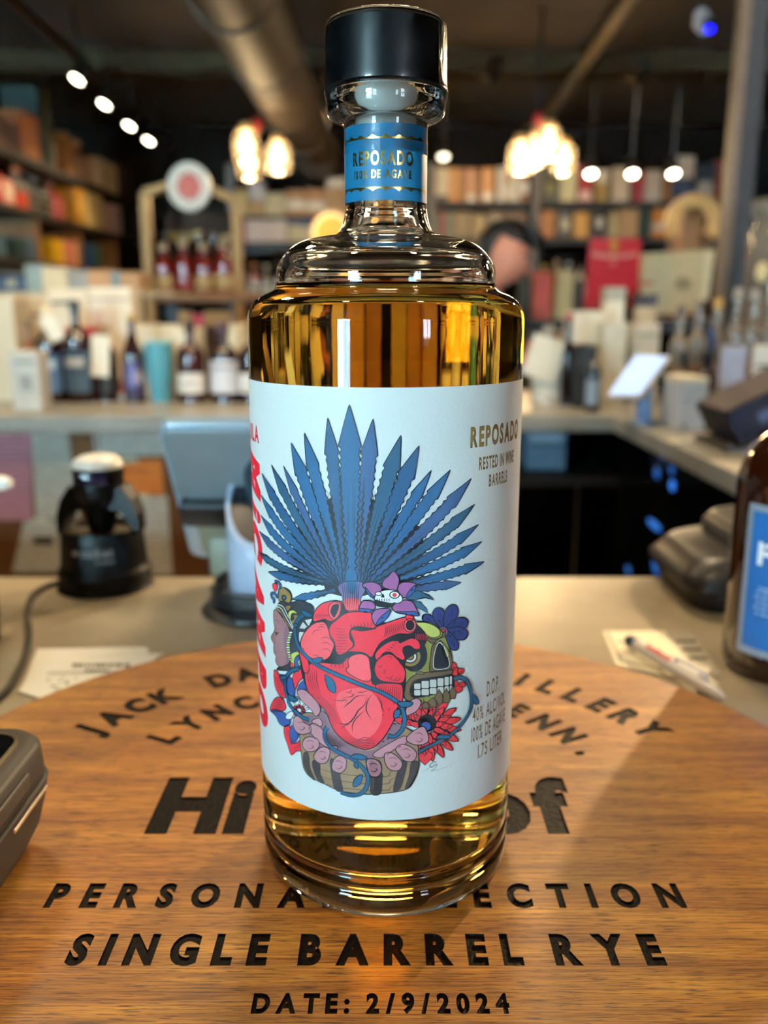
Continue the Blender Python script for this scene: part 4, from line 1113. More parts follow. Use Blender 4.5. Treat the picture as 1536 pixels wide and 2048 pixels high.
# low grey reader behind it
gd = thing('card_reader_dock', 'low dark grey rounded card reader dock behind the amber bottle', 'card reader', (.345, .44, ZC))
M_g1 = mat('#2b2a2b', .35, var=.08); M_g2 = mat('#343334', .32, var=.08)
ro = lambda d, r=.03: roundrect(.268 + d, .42 - d, .37 + d, .52 - d, r, 7)
loft(MB().use(mat('#23211f', .5)), [(ro(.012), ZC), (ro(.008), ZC + .008), (ro(.006), ZC + .016)]).build('base', gd, smooth=50)
sl = lambda z: (lambda x, y: ZC + z + (x - .27) * .16)
loft(MB().use(M_g1), [(ro(.004), ZC + .0165), (ro(.0), ZC + .021), (ro(.0), ZC + .028), (ro(.006), sl(.034)), (ro(.014, .024), sl(.042)), (ro(.02, .02), sl(.044))]).build('body', gd, smooth=50)
ro2 = lambda d, r=.02: roundrect(.315 + d, .44 - d, .385 + d, .50 - d, r, 7)
loft(MB().use(M_g2), [(ro2(.0), sl(.0445)), (ro2(.0), sl(.055)), (ro2(.006, .016), sl(.062)), (ro2(.012, .012), sl(.063))]).build('upper_tray', gd, smooth=50)

# barcode scanner in its round stand
sb = onZ(192, 1193, ZC); sc_c = (sb.x - .001, sb.y + .035, ZC)
scn = thing('barcode_scanner', 'black barcode scanner with white top standing in a round black charging base', 'scanner', sc_c)
SZ = lambda y: onY(190, y, sc_c[1] - .03).z
MB().use(M_blk).lathe(smooth_prof([(0, .0), (.0425, .0), (.0440, .003), (.0440, .018), (.0418, .022), (.0405, .030), (.0385, .058), (.0370, .060), (.0335, .056), (.030, .052), (0, .052)], 2), sc_c, 48).build('charging_base', scn, smooth=40)
MB().use(mat('#4a4030', .5)).lathe([(0, .0525), (.033, .0525), (.033, .054), (0, .054)], sc_c, 32).build('base_tray', scn)
for s_ in (-1, 1):
    c0 = Vector(sc_c)
    MB().use(M_blk).prism([(s_ * a, b) for a, b in ((.0385, .056), (.0385, .080), (.0335, .100), (.0255, .1165), (.010, .1165), (.010, .088), (.020, .085), (.028, .076), (.0325, .064), (.0325, .056))], lambda u, v, d: (c0.x + u, c0.y + d, c0.z + .056 + (v - .056) * .74), -.014, .014).build('yoke_arm', scn)
SQ = lambda P: [(a, .056 + (b - .056) * .74) for a, b in P]
MB().use(M_blk).lathe(smooth_prof(SQ([(0, .053), (.011, .054), (.0140, .07), (.0185, .09), (.0225, .100), (.0240, .112), (.0235, .124), (.0240, .136), (.0232, .143)]), 3), sc_c, 32).build('scanner_head', scn, smooth=50)
MB().use(mat('#e6e2da', .3, var=.03)).lathe(smooth_prof(SQ([(.0238, .1405), (.0222, .1485), (.0155, .1545), (.0065, .157), (0, .1575)]), 3), sc_c, 32).build('white_top', scn, smooth=60)
MB().use(mat('#1a1a3a', .05, coat=1, var=0)).bev(sc_c[0] - .0145, sc_c[0] + .0145, sc_c[1] - .0243, sc_c[1] - .0170, ZC + .105, ZC + .1155, .002).build('scan_window', scn, smooth=40)
wrp = lambda R: (lambda u, v: (sc_c[0] + R * math.sin(u), sc_c[1] - R * math.cos(u), sc_c[2] + v))
M_ltr = mat('#8c8c8c', .5, var=0)
put_text(MB().use(M_ltr), 'socket', wrp(.0412), -.22, .52, .0395, .0485, .02, 0, .1).build('lettering', scn)
put_text(MB().use(M_ltr), 'mobile', wrp(.0415), .12, .54, .0330, .0375, .0, 0, .1).build('small_lettering', scn)
MB().use(M_ltr).ball((sc_c[0] - .0412 * math.sin(.36), sc_c[1] - .0412 * math.cos(.36), sc_c[2] + .043), .0028, .001, .0028, 10, 6).build('round_mark', scn)
cb = [onZ(x, y, ZC + .003) for x, y in ((118, 1163), (85, 1176), (62, 1195), (55, 1225), (57, 1265), (50, 1310), (32, 1350), (8, 1385), (-40, 1420))]
tag(MB().use(mat('#3a342c', .45, var=.05)).tube(catmull(cb, False, 5), .0026, 10).build('power_cable', None, smooth=60), 'dark cable curving from the scanner base across the counter', 'cable')

# desk organiser, left edge, with a white marker lying across its top
og0 = onZ(18, 1330, ZC); oy = og0.y; og0.x -= .026
zlow = onY(10, 1228, oy).z; zhi = onY(-14, 992, oy + .03).z
org_ = thing('desk_organiser', 'dark desk organiser cut off by the left edge', 'organiser', (og0.x - .06, oy + .04, ZC))
M_org = mat('#1f1c18', .6)
MB().use(M_org).bev(og0.x - .12, og0.x, oy, oy + .05, ZC + .0005, zlow, .003).build('front_tray', org_)
xt_ = onY(-14, 992, oy + .055).x - .024
MB().use(M_org).bev(xt_ - .11, xt_, oy + .051, oy + .10, ZC + .0005, zhi - .008, .003).build('tall_compartment', org_)
tip_ = onY(22, 966, oy + .07); tl_ = Vector((xt_ - .10, oy + .08, zhi + .000))
wpn = thing('marker_pen', 'white marker lying on the dark organiser, its tip poking into view', 'pen', (xt_, oy + .075, zhi - .008))
MB().use(mat('#e2ddd2', .4)).tube([tl_.lerp(tip_, k) for k in (0, .3, .6, .72)], .0058, 12).build('barrel', wpn, smooth=40)
MB().use(mat('#f0ece2', .35)).tube([tl_.lerp(tip_, k) for k in (.72, .74, .95, 1.0)], [.006, .0068, .0064, .004], 12).build('cap', wpn, smooth=40)

# point-of-sale tablet seen from behind, with its white stand
tb0 = onY(312, 850, .37)
TW = .27
tbt = thing('sales_tablet', 'tilted sales tablet seen from behind, on a pale blue-white column stand beside the bottle', 'tablet', (tb0.x + TW / 2, .43, ZC))
# slab axes: along x, and down the back (towards +y, -z)
P0 = Vector((tb0.x, .37, tb0.z)); dn = (Vector((0, .475, .0)) - Vector((0, .37, tb0.z))).normalized(); nb = Vector((0, dn.z, -dn.y)).normalized()
if nb.y > 0: nb = -nb
Mt = Matrix.Translation(P0) @ Matrix((Vector((1, 0, 0)), dn, nb)).transposed().to_4x4()
HL = (Vector((0, .475, .0)) - Vector((0, .37, tb0.z))).length
def slab(name, x0, x1, d0, d1, n0, n1, m, r=.004, par=tbt):
    mb = MB().use(m); mb.M = Mt
    loft(mb, [(roundrect(x0, x1, d0, d1, r, 5), n0), (roundrect(x0, x1, d0, d1, r, 5), n1 - .001), (roundrect(x0 + .001, x1 - .001, d0 + .001, d1 - .001, r, 5), n1)])
    return mb.build(name, par, smooth=40)
slab('tablet_body', 0, TW, 0, HL, -.010, 0, mat('#9fb4c4', .3, metal=.4, var=.04), .012)
slab('screen', .006, TW - .006, .006, HL - .006, -.0112, -.0101, mat('#0a0d12', .08, var=0), .008)
slab('back_plate', .003, TW - .003, .004, HL * .50, .0, .0035, mat('#7d8a90', .4, metal=.2, var=.05), .012)
slab('bracket_band', .004, TW - .004, HL * .50, HL * .66, .0, .012, mat('#161719', .4), .006)
slab('lower_plate', .014, TW - .014, HL * .67, HL * .93, .0, .006, mat('#8f8a76', .45), .006)
slab('bracket_foot', .02, TW - .02, HL * .93, HL * 1.02, -.004, .014, mat('#161719', .4), .006)
MB().use(mat('#121314', .45)).bev(tb0.x + .045, tb0.x + TW - .045, .455, .495, ZC + .002, .03, .006).build('mount_post', tbt, smooth=40)
MB().use(mat('#8f8a76', .45)).bev(tb0.x + .022, tb0.x + TW - .03, .448, .456, -.012, .032, .006).build('cable_cover', tbt, smooth=40)
MB().use(mat('#c8c8c8', .2, metal=1, var=0)).ball((onY(420, 1060, .446).x, .447, onY(420, 1060, .446).z), .004, .002, .004).build('screw', tbt, smooth=60)
sbs = onZ(505, 1215, ZC); wsc = (sbs.x + .010, sbs.y, ZC)
ws = tbt
MB().use(mat('#17181b', .4)).lathe(smooth_prof([(0, 0), (.052, 0), (.053, .003), (.050, .006), (.034, .008), (0, .008)], 2), wsc, 40).build('base_plate', ws, smooth=40)
zt = lambda x, y: (onY(480, 1100, wsc[1] - .03).z) + (y - wsc[1] + .03) * 1.25
cir = lambda r: [(wsc[0] + r * math.cos(2 * PI * k / 36), wsc[1] + r * math.sin(2 * PI * k / 36)) for k in range(36)]
mw = MB().use(mat('#a9b9d2', .3, var=.03))
loft(mw, [(cir(.029), ZC + .007), (cir(.030), ZC + .010), (cir(.030), ZC + .05), (cir(.030), zt), (cir(.0265), zt), (cir(.0265), lambda x, y: zt(x, y) - .01)])
mw.build('column', ws, smooth=40)
ztd = lambda o: (lambda x, y: zt(x, y) + o)
loft(MB().use(mat('#0e1218', .25)), [(cir(.0262), ztd(-.012)), (cir(.0262), ztd(-.004))]).build('dark_opening', ws)
zc2 = onY(490, 930, wsc[1]).z
MB().use(mat('#2b3c49', .3, metal=.3)).lathe(smooth_prof([(.0, .0), (.020, .002), (.024, .02), (.026, .05), (.028, .07), (.024, .085), (0, .088)], 3), (wsc[0] + .012, wsc[1] + .012, zc2 - .075), 28).build('pivot_head', ws, smooth=50)
cbl = []
for k in range(60):
    a = k / 59 * 2 * PI * 2.6
    cbl.append((wsc[0] + (.042 + .002 * math.sin(a * .7)) * math.cos(a), wsc[1] - .004 + .042 * math.sin(a), ZC + .0108 + k * .0003))
tag(MB().use(mat('#1c1c1c', .4)).tube(cbl, .0026, 8).build('coiled_cable', None, smooth=60), 'black cable coiled around the foot of the white stand', 'cable')

# ------------------------------------------------------------------ the bar behind: back counter on the left, dark front on the right
YB = onZ(300, 832, ZC).y                       # front edge of the back counter
M_oakd = mat('#6a4423', .65, var=.2, scale=9, bump=.1, spec=.2)
M_slate = mat('#8b8880', .3, var=.12, scale=12)
bc = thing('back_counter', 'long grey stone back counter with brown wooden front', 'counter', (-1.4, YB, ZF))
MB().use(M_slate).bev(-3.2, -.12, YB, YB + .75, ZC - .045, ZC, .004).build('stone_top', bc)
xw = -3.2; k = 0
while xw < -.14:
    x1 = min(xw + .42, -.12)
    MB().use(M_oakd).bev(xw + .002, x1 - .002, YB + .05, YB + .09, ZF + .08, ZC - .05, .003).build('front_panel', bc); xw = x1
MB().use(mat('#2b2119', .7)).box(-3.18, -.13, YB + .09, YB + .72, ZF, ZC - .046).build('carcass', bc)
M_blackst = mat('#08090c', .10, var=.4, scale=5, spec=.25)
XR = onZ(1530, 972, ZC).x
rc_ = thing('corner_counter', 'dark corner counter with polished black front and grey stone edge', 'counter', (1.2, 1.8, ZF))
MB().use(M_slate).bev(-.115, 2.8, YB, YB + .75, ZC - .04, ZC, .004).build('stone_top', rc_)
MB().use(M_slate).bev(XR, 2.8, CE + .02, YB - .002, ZC - .04, ZC, .004).build('side_top', rc_)
MB().use(M_blackst).bev(-.11, XR + .03, YB + .50, YB + .53, ZF, ZC - .041, .002).build('recess_back', rc_)
MB().use(M_blackst).bev(XR + .03, XR + .06, CE + .03, YB + .495, ZF, ZC - .041, .002).build('polished_front', rc_)
MB().use(mat('#15110e', .6)).box(-.11, XR + .029, YB + .02, YB + .499, onY(1090, 944, YB + .12).z - .02, onY(1090, 941, YB + .12).z).build('recess_shelf', rc_)
MB().use(mat('#15110e', .6)).box(-.118, -.112, YB + .02, YB + .72, ZF, ZC - .041).build('end_panel', rc_)

# things in the dark recess under the corner counter
def crate(name, label, cat, x0, x1, y0, y1, Y, depth, m, base=None, lid=None, group=None, r=.003, face=None):
    """a carton / box whose front stands at depth Y and covers the pixel box"""
    a = onY(x0, y1, Y); b = onY(x1, y0, Y)
    z0 = base + .0008 if base is not None else a.z
    t = thing(name, label, cat, ((a.x + b.x) / 2, Y + depth / 2, z0), group)
    MB().use(m).bev(a.x, b.x, Y, Y + depth, z0, b.z, min(r, (b.x - a.x) * .2)).build('body', t)
    if face:
        for (fx0, fx1, fz0, fz1, fm) in face:
            MB().use(fm).box(a.x + (b.x - a.x) * fx0, a.x + (b.x - a.x) * fx1, Y - .0012, Y - .0002, z0 + (b.z - z0) * fz0, z0 + (b.z - z0) * fz1).build('label', t)
    if lid: MB().use(lid).bev(a.x - .001, b.x + .001, Y - .001, Y + depth + .001, b.z - (b.z - z0) * .12, b.z + .001, .001).build('lid', t)
    return t
crate('receipt_printer', 'pale blue-grey receipt printer in the dark recess under the counter', 'printer', 1052, 1134, 862, 940, YB + .12, .2, mat('#7f9cb4', .35), base=onY(1090, 941, YB + .12).z, face=[(.0, 1, .62, .66, mat('#1c2630', .4)), (.1, .9, .74, .9, mat('#c4d8ea', .3))])
tag(MB().use(mat('#6b5238', .4)).tube([onY(1128, 960, YB + .10), onY(1230, 962, YB + .10)], .010, 10).build('wooden_rail', None, smooth=50), 'thin brown wooden rail in the dark recess', 'rail')
def glow(name, label, x, y, ry, rz, col='#3f7fe0', e=3.0):  # blue reflections in the black stone, built as glowing spots
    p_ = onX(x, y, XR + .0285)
    t = thing(name, label, 'reflection', (p_.x, p_.y, p_.z), 'glowing blue reflection spots on the polished front')
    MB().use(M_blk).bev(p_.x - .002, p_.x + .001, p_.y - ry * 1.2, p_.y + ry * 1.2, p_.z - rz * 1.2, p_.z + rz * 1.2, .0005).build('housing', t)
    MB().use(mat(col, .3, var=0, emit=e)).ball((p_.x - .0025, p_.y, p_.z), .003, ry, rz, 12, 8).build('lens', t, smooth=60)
for x, y, ry, rz, lab, e in ((1328, 902, .045, .016, 'glowing blue reflection spot highest on the polished black front', .5), (1316, 946, .020, .013, 'dim glowing blue reflection, farther one of the pair on the polished front', .3), (1346, 940, .014, .010, 'dim glowing blue reflection, nearer one of the pair on the polished front', .3), (1347, 971, .016, .012, 'single bright round glowing blue reflection on the polished front', .8), (1310, 1050, .050, .009, 'flat glowing blue reflection halfway down the polished front', .5), (1315, 1130, .030, .022, 'broad glowing blue reflection lowest on the polished front', .3), (1258, 1140, .02, .010, 'small glowing blue reflection low near the recess', .25)):
    glow('reflection_glow', lab, x, y, ry, rz, '#2f6fd0', e)

# sheets pinned on the wooden front
def pinned(name, label, pts, m, k, heading=None):
    P = [onY(x, y, YB + .0485 - k * .0006) for x, y in pts]
    c = sum(P, Vector()) / 4
    t = thing(name, label, 'paper', c)
    MB().use(m).add([q + Vector((0, o, 0)) for o in (0, .0004) for q in P], [(0, 1, 2, 3)[::-1], (4, 5, 6, 7), (0, 1, 5, 4), (1, 2, 6, 5), (2, 3, 7, 6), (3, 0, 4, 7)]).build('sheet', t)
    tp = P[0].lerp(P[1], .5)
    MB().use(mat('#c9c1a8', .5)).box(tp.x - .02, tp.x + .02, tp.y - .0012, tp.y - .0003, tp.z - .008, tp.z + .006).build('tape', t)
    if heading:
        for (u0, u1, v0, v1, hm) in heading:
            Q = [P[0].lerp(P[1], u).lerp(P[3].lerp(P[2], u), v) + Vector((0, -.0006, 0)) for u, v in ((u0, v0), (u1, v0), (u1, v1), (u0, v1))]
            MB().use(hm).add(Q, [(0, 1, 2, 3)]).build('printing', t)
M_ink = mat('#4a4642', .7)
prn = lambda h: mat(h, .7, var=.03, stripes=('#8d8880', 26))
pinned('paper_sheet', 'pink paper sheet taped to the wooden counter front', [(-40, 862), (62, 862), (66, 1040), (-40, 1042)], mat('#c08088', .7, var=.03, stripes=('#a2666e', 22)), 0)
pinned('paper_sheet', 'white printed sheet beside the pink paper', [(62, 856), (134, 854), (160, 1036), (72, 1036)], prn('#cfc6b4'), 1)
pinned('paper_sheet', 'white printed sheet above the orange one', [(184, 848), (322, 846), (330, 910), (190, 914)], prn('#d6cfc0'), 1, [(.05, .08, .15, .8, M_ink)])
pinned('paper_sheet', 'bright orange paper sheet on the wooden counter front', [(194, 920), (324, 918), (328, 990), (206, 992)], mat('#e07a1c', .65, var=.03, stripes=('#c8660f', 12)), 0, [(.35, .75, .25, .34, mat('#b45c10', .7))])
pinned('paper_sheet', 'large white printed sheet below the orange one', [(232, 994), (334, 992), (346, 1150), (236, 1150)], prn('#cbc3b4'), 2, [(.1, .5, .04, .12, mat('#8a7860', .7))])
pinned('paper_sheet', 'white flyer with dark oval picture low on the wooden front', [(48, 1042), (112, 1040), (128, 1145), (24, 1145)], prn('#c9c0ae'), 2, [(.35, .85, .32, .45, mat('#2b2724', .6))])

# ------------------------------------------------------------------ bottles: one builder, many shapes
def vessel(name, label, cat, x, base_y, top_y, wpx, kind, col, capc, lab=None, z=ZC, Y=None, group=None, neck=.32, trans=.35, tagc=None, fill=None):
    """bottle standing on height z; x, base_y: foot in the picture; top_y: top of the stopper"""
    if Y is None:
        p_ = onZ(x, base_y, z); Y = p_.y + .03
    p_ = onY(x, base_y, Y)
    z += .0008
    H = onY(x, top_y, Y).z - z
    R = abs(onY(x + wpx / 2, 700, Y).x - onY(x, 700, Y).x)
    c = (p_.x, Y, z)
    t = thing(name, label, cat, c, group)
    rn = R * neck
    shapes = {
        'round': [(0, 0), (.92, 0), (1, .02), (1, .56), (.93, .64), (.6, .71), (None, .76), (None, .90)],
        'squat': [(0, 0), (.95, 0), (1, .03), (1, .50), (.95, .60), (.7, .68), (None, .73), (None, .86)],
        'tall': [(0, 0), (.92, 0), (1, .02), (1, .48), (.9, .58), (.55, .70), (None, .80), (None, .93)],
        'onion': [(0, 0), (.8, 0), (1, .12), (1, .34), (.8, .5), (.5, .62), (None, .7), (None, .88)]}[kind]
    prof = [((rn if r is None else r * R), zz * H) for r, zz in shapes]
    zt_ = shapes[-1][1] * H
    m = mat(col, .08, trans=trans, var=.05, coat=.5, ior=1.48)
    MB().use(m).lathe(smooth_prof(prof, 3) + [(0, zt_)], c, 24).build('glass', t, smooth=45)
    if fill:
        MB().use(mat(fill, .1, var=.05)).lathe([(0, .02 * H), (R * .93, .02 * H), (R * .93, .42 * H), (0, .42 * H)], c, 20).build('contents', t, smooth=40)
    MB().use(mat(capc, .4, var=.1)).lathe([(0, zt_), (rn * 1.25, zt_), (rn * 1.3, zt_ + .01 * H), (rn * 1.25, H * .99), (rn * 1.1, H), (0, H)], c, 16).build('cap', t, smooth=40)
    if lab:
        z0_, z1_, lc = lab[:3]
        lo = cyl_patch(MB().use(mat(lc, .55, var=.06)), c, R * 1.012 + .0004, -1.25, 1.25, z0_ * H, z1_ * H, 12).build('label', t, smooth=180)
        if len(lab) > 3:
            for (a0, a1, q0, q1, cc) in lab[3]:
                cyl_patch(MB().use(mat(cc, .5)), c, R * 1.012 + .001, a0, a1, q0 * H, q1 * H, 8).build('printing', lo, smooth=180)
    if tagc:
        dx, zz, w_, h_, an = tagc
        M = Matrix.Translation(Vector((c[0] + dx, c[1] - R - .006, z + zz * H))) @ Matrix.Rotation(math.radians(an), 4, 'Y')
        tg = MB().use(mat('#d9d2c2', .6, var=.05)); tg.M = M
        tg.bev(-w_ / 2, w_ / 2, -.0008, .0008, -h_, 0, .0005).build('paper_tag', t)
        MB().use(mat('#8f8472', .6)).tube([(c[0] + rn, c[1] - rn, z + zt_ * .93), (c[0] + dx, c[1] - R - .006, z + zz * H)], .0012, 6).build('string', t)
    return t
BG = 'bottles on the left back counter'
vessel('whisky_bottle', 'dark bottle with steel-blue label, leftmost of the two on the back counter', 'bottle', 107, 806, 612, 54, 'round', '#2a120a', '#d8cdb0', (.10, .50, '#46637f', [(-.7, .7, .36, .44, '#a9b6c2'), (-.9, .9, .30, .315, '#25384c')]), group=BG, tagc=(.012, .90, .042, .075, -28))
vessel('whisky_bottle', 'dark bottle with steel-blue label, right one of the two, black stopper', 'bottle', 163, 806, 600, 54, 'round', '#2a120a', '#26282c', (.10, .50, '#46637f', [(-.7, .7, .36, .44, '#b4bfc8'), (-.9, .9, .30, .315, '#25384c')]), group=BG)
vessel('whisky_bottle', 'nearly black bottle with a large white price tag hung on it', 'bottle', 218, 804, 650, 46, 'round', '#1c0d08', '#8a6a42', (.10, .35, '#1d1512'), group=BG, tagc=(.002, .88, .052, .12, 5))
vessel('whisky_bottle', 'dark bottle with violet-blue label strip and two-tone gold stopper', 'bottle', 272, 806, 628, 44, 'tall', '#2a1110', '#a98a3e', (.08, .46, '#332a48', [(-.3, .5, .18, .44, '#5c5f9a'), (-.1, .9, .22, .36, '#a59c98')]), group=BG)
vessel('whisky_bottle', 'dark red bottle with low white label beside the teal tumbler', 'bottle', 386, 806, 640, 56, 'squat', '#3a0d0a', '#3a2a1c', (.12, .36, '#d8d6d2', [(-.5, .5, .22, .27, '#a8a6a2')]), group=BG)
vessel('whisky_bottle', 'dark bottle with big white label standing left of the tall bottle', 'bottle', 452, 806, 642, 58, 'squat', '#2a120e', '#41262a', (.12, .52, '#c9ccd6', [(-.7, .7, .42, .46, '#8a8c96')]), group=BG)
vessel('whisky_bottle', 'dark bottle with white label half hidden behind the tall bottle', 'bottle', 508, 806, 640, 56, 'squat', '#33100c', '#8a6a42', (.12, .36, '#d2d0cc'), group=BG)
# teal tumbler
p_ = onZ(322, 806, ZC); Yt = p_.y + .04; c_ = (onY(322, 800, Yt).x, Yt, ZC); Ht = onY(322, 682, Yt).z - ZC; Rt = onY(346, 740, Yt).x - c_[0]
tu = thing('drinks_tumbler', 'tall teal drinks tumbler on the back counter', 'tumbler', c_)
MB().use(mat('#4f93a3', .35, var=.06)).lathe(smooth_prof([(0, 0), (Rt * .62, 0), (Rt * .66, .01), (Rt * .8, Ht * .25), (Rt * .97, Ht * .6), (Rt, Ht * .93), (Rt * .97, Ht * .96), (0, Ht * .96)], 3), c_, 28).build('cup', tu, smooth=45)
MB().use(mat('#6fb2c2', .3)).lathe([(0, Ht * .95), (Rt * .98, Ht * .95), (Rt * .98, Ht * .985), (Rt * .9, Ht), (0, Ht)], c_, 28).build('lid', tu, smooth=45)
# orange highlighter and small grey box
p_ = onZ(236, 800, ZC); q_ = onY(246, 762, p_.y + .03)
og = thing('glue_stick', 'short orange and white tube leaning in front of the dark bottles', 'tube', (p_.x, p_.y, ZC))
MB().use(mat('#e2602a', .45)).tube([Vector((p_.x + .018, p_.y - .02, ZC + .012)), Vector((p_.x - .004, p_.y + .012, ZC + .06))], .0125, 14).build('tube', og, smooth=40)
MB().use(mat('#cfc4b4', .5)).tube([Vector((p_.x + .028, p_.y - .035, ZC + .012)), Vector((p_.x + .0182, p_.y - .0202, ZC + .0122))], .012, 14).build('cap', og, smooth=40)
crate('gift_carton', 'upright pale grey carton with round emblem on the back counter', 'carton', 26, 76, 702, 806, YB + .10, .07, mat('#b9b4aa', .5), base=ZC, face=[(.15, .85, .80, .84, mat('#6a665f', .5)), (.3, .7, .35, .6, mat('#8f8b83', .5))])
vessel('spice_bottle', 'small reddish brown bottle behind the pale grey carton', 'bottle', 68, 790, 640, 22, 'tall', '#7a3a20', '#3a3428', Y=YB + .3, trans=.2)
crate('gift_carton', 'red carton standing behind the black stoppered bottle', 'carton', 138, 192, 654, 800, YB + .44, .06, mat('#a8121c', .45), base=ZC)
# white cartons and paper stacked further back on the left
def carton_block(lab, x0, x1, y0, y1, Y, col, base=ZC, depth=.12, face=None, name='shipping_carton'):
    return crate(name, lab, 'carton', x0, x1, y0, y1, Y, depth, mat(col, .65, var=.06, scale=6), base=base, face=face)
cg = [
 ('tall cream carton cut off by the left edge', -30, 24, 592, 800, YB + .36, '#c6b9a0', None),
 ('tall cream carton with open seam, second from the left edge', 30, 97, 590, 760, YB + .53, '#c9bda6', [(.06, .94, .80, .82, M_ink)]),
 ('wide cream carton behind the tagged bottle', 110, 172, 578, 760, YB + .53, '#cfc4ae', [(.06, .7, .86, .89, M_ink)]),
 ('white carton with thin printed line behind the price tag', 188, 262, 574, 760, YB + .53, '#d2c8b6', [(.04, .96, .88, .90, mat('#8c8478', .6)), (.08, .35, .5, .8, mat('#b49a88', .6))]),
 ('cream carton left of the arched display', 272, 350, 650, 800, YB + .48, '#c3b69c', None),
 ('white card box under the arched display shelf', 354, 396, 656, 800, YB + .40, '#d4cab6', None),
 ('dark maroon box under the arched display shelf', 408, 440, 652, 800, YB + .50, '#2b1818', None),
 ('white box close to the tall bottle', 446, 520, 650, 800, YB + .46, '#c4b99e', None)]
for lab, x0, x1, y0, y1, Y, col, fc_ in cg: carton_block(lab, x0, x1, y0, y1, Y, col, face=fc_)
# upper row on the cartons
def topped(lab, x0, x1, y0, y1, Y, col, face=None, depth=.1, name='carton_box'):
    return crate(name, lab, 'carton', x0, x1, y0, y1, Y, depth, mat(col, .6, var=.06), face=face)
MB_sh = thing('wall_ledge', 'pale ledge carrying cartons at the left edge', 'shelf', (-1.3, YB + .9, .2))
MB().use(mat('#a89c84', .6)).bev(onY(-60, 590, YB + .86).x, onY(350, 590, YB + .86).x, YB + .86, YB + 1.15, onY(100, 592, YB + .86).z, onY(100, 584, YB + .86).z, .003).build('board', MB_sh)
zl = onY(100, 584, YB + .86).z
for lab, x0, x1, y0, col, fc_ in (
 ('navy carton with gold crest at the left edge', -30, 50, 548, '#1c2238', [(.55, .75, .3, .7, mat('#8a7a4a', .4))]),
 ('grey-green carton next to the navy one', 53, 84, 528, '#7f8a86', None),
 ('cream carton on the pale ledge', 86, 132, 534, '#c2ae8c', None),
 ('speckled grey carton on the pale ledge', 136, 174, 540, '#86847f', None),
 ('brown cardboard box on the pale ledge', 176, 222, 540, '#a5784a', None),
 ('slate blue carton between brown boxes', 222, 240, 544, '#5a6a70', None),
 ('second brown cardboard box nearer the arched display', 240, 280, 544, '#9a7044', None)):
    crate('gift_carton', lab, 'carton', x0, x1, y0, 584, YB + .90, .12, mat(col, .55), base=zl, face=fc_, group='cartons on the pale ledge')

# ------------------------------------------------------------------ right side of the back counter and corner counter
vessel('whisky_bottle', 'white ceramic bottle with tilted white paper tag right of the tall bottle', 'bottle', 1092, 806, 652, 62, 'squat', '#cfc9bd', '#8f8878', (.10, .40, '#d8d2c6'), trans=0, tagc=(.0, .85, .10, .12, 18))
vessel('wine_bottle', 'dark bottle with red capsule beside the white ceramic one', 'bottle', 1131, 800, 628, 24, 'tall', '#1a0d0c', '#8e1a1e', Y=YB + .26, neck=.45)
crate('speaker_box', 'black box on the back counter beside the white bottle', 'box', 1150, 1192, 690, 800, YB + .18, .12, M_matte, base=ZC)
vessel('whisky_bottle', 'dark bottle with pale blue label next to the black box', 'bottle', 1184, 806, 690, 30, 'round', '#141318', '#1a1a1a', (.1, .5, '#7f8fa2'), Y=YB + .1)
crate('shipping_carton', 'white carton left of the tilted tablet', 'carton', 1142, 1214, 622, 800, YB + .42, .16, mat('#c9c2b0', .6), base=ZC)
crate('shipping_carton', 'pale carton directly behind the tilted tablet', 'carton', 1200, 1256, 644, 800, YB + .32, .10, mat('#bdb9a8', .6), base=ZC)
crate('shipping_carton', 'grey-white carton right behind the tilted tablet', 'carton', 1258, 1322, 648, 800, YB + .36, .12, mat('#b9b0a0', .6), base=ZC, face=[(.1, .9, .84, .88, mat('#8d8676', .6))])
for x, top, lab in ((1232, 575, 'white pointed carton with grey lid above the tablet'), (1296, 588, 'dark capped pale carton above the tablet')):
    crate('bottle_carton', lab, 'carton', x - 22, x + 20, top, 660, YB + .50, .07, mat('#cfc9b8' if x < 1250 else '#b09c80', .55), base=ZC, lid=mat('#9a968a' if x < 1250 else '#3a3638', .5))
# tablet on its stand
ta = [onY(1214, 792, 1.72), onY(1278, 792, 1.62), onY(1338, 712, 1.72), onY(1272, 708, 1.82)]
tc_ = sum(ta, Vector()) / 4
ctb = thing('customer_tablet', 'tilted tablet with glowing pale blue screen on the corner counter', 'tablet', (tc_.x, tc_.y, ZC))
nrm = (ta[1] - ta[0]).cross(ta[3] - ta[0]).normalized()
if nrm.y > 0: nrm = -nrm
MB().use(mat('#c8ccd2', .3)).add([q - nrm * .008 for q in ta] + [q + nrm * .0 for q in ta], [(0, 1, 2, 3), (4, 5, 6, 7), (0, 1, 5, 4), (1, 2, 6, 5), (2, 3, 7, 6), (3, 0, 4, 7)]).build('frame', ctb)
sc_ = [tc_ + (q - tc_) * .9 for q in ta]
MB().use(mat('#9dbcf2', .15, var=.05, emit=.55)).add([q + nrm * .0006 for q in sc_] + [q + nrm * .0012 for q in sc_], [(0, 1, 2, 3), (4, 5, 6, 7), (0, 1, 5, 4), (1, 2, 6, 5), (2, 3, 7, 6), (3, 0, 4, 7)]).build('screen', ctb)
MB().use(mat('#7fa4d8', .3)).tube([tc_ + Vector((.02, 0, -.01)), Vector((tc_.x + .02, tc_.y, ZC + .008))], .018, 12).build('stand_column', ctb, smooth=40)
MB().use(mat('#8fa6c0', .35)).lathe([(0, 0), (.032, 0), (.032, .006), (.02, .01), (0, .01)], (tc_.x + .02, tc_.y, ZC), 20).build('stand_foot', ctb, smooth=40)
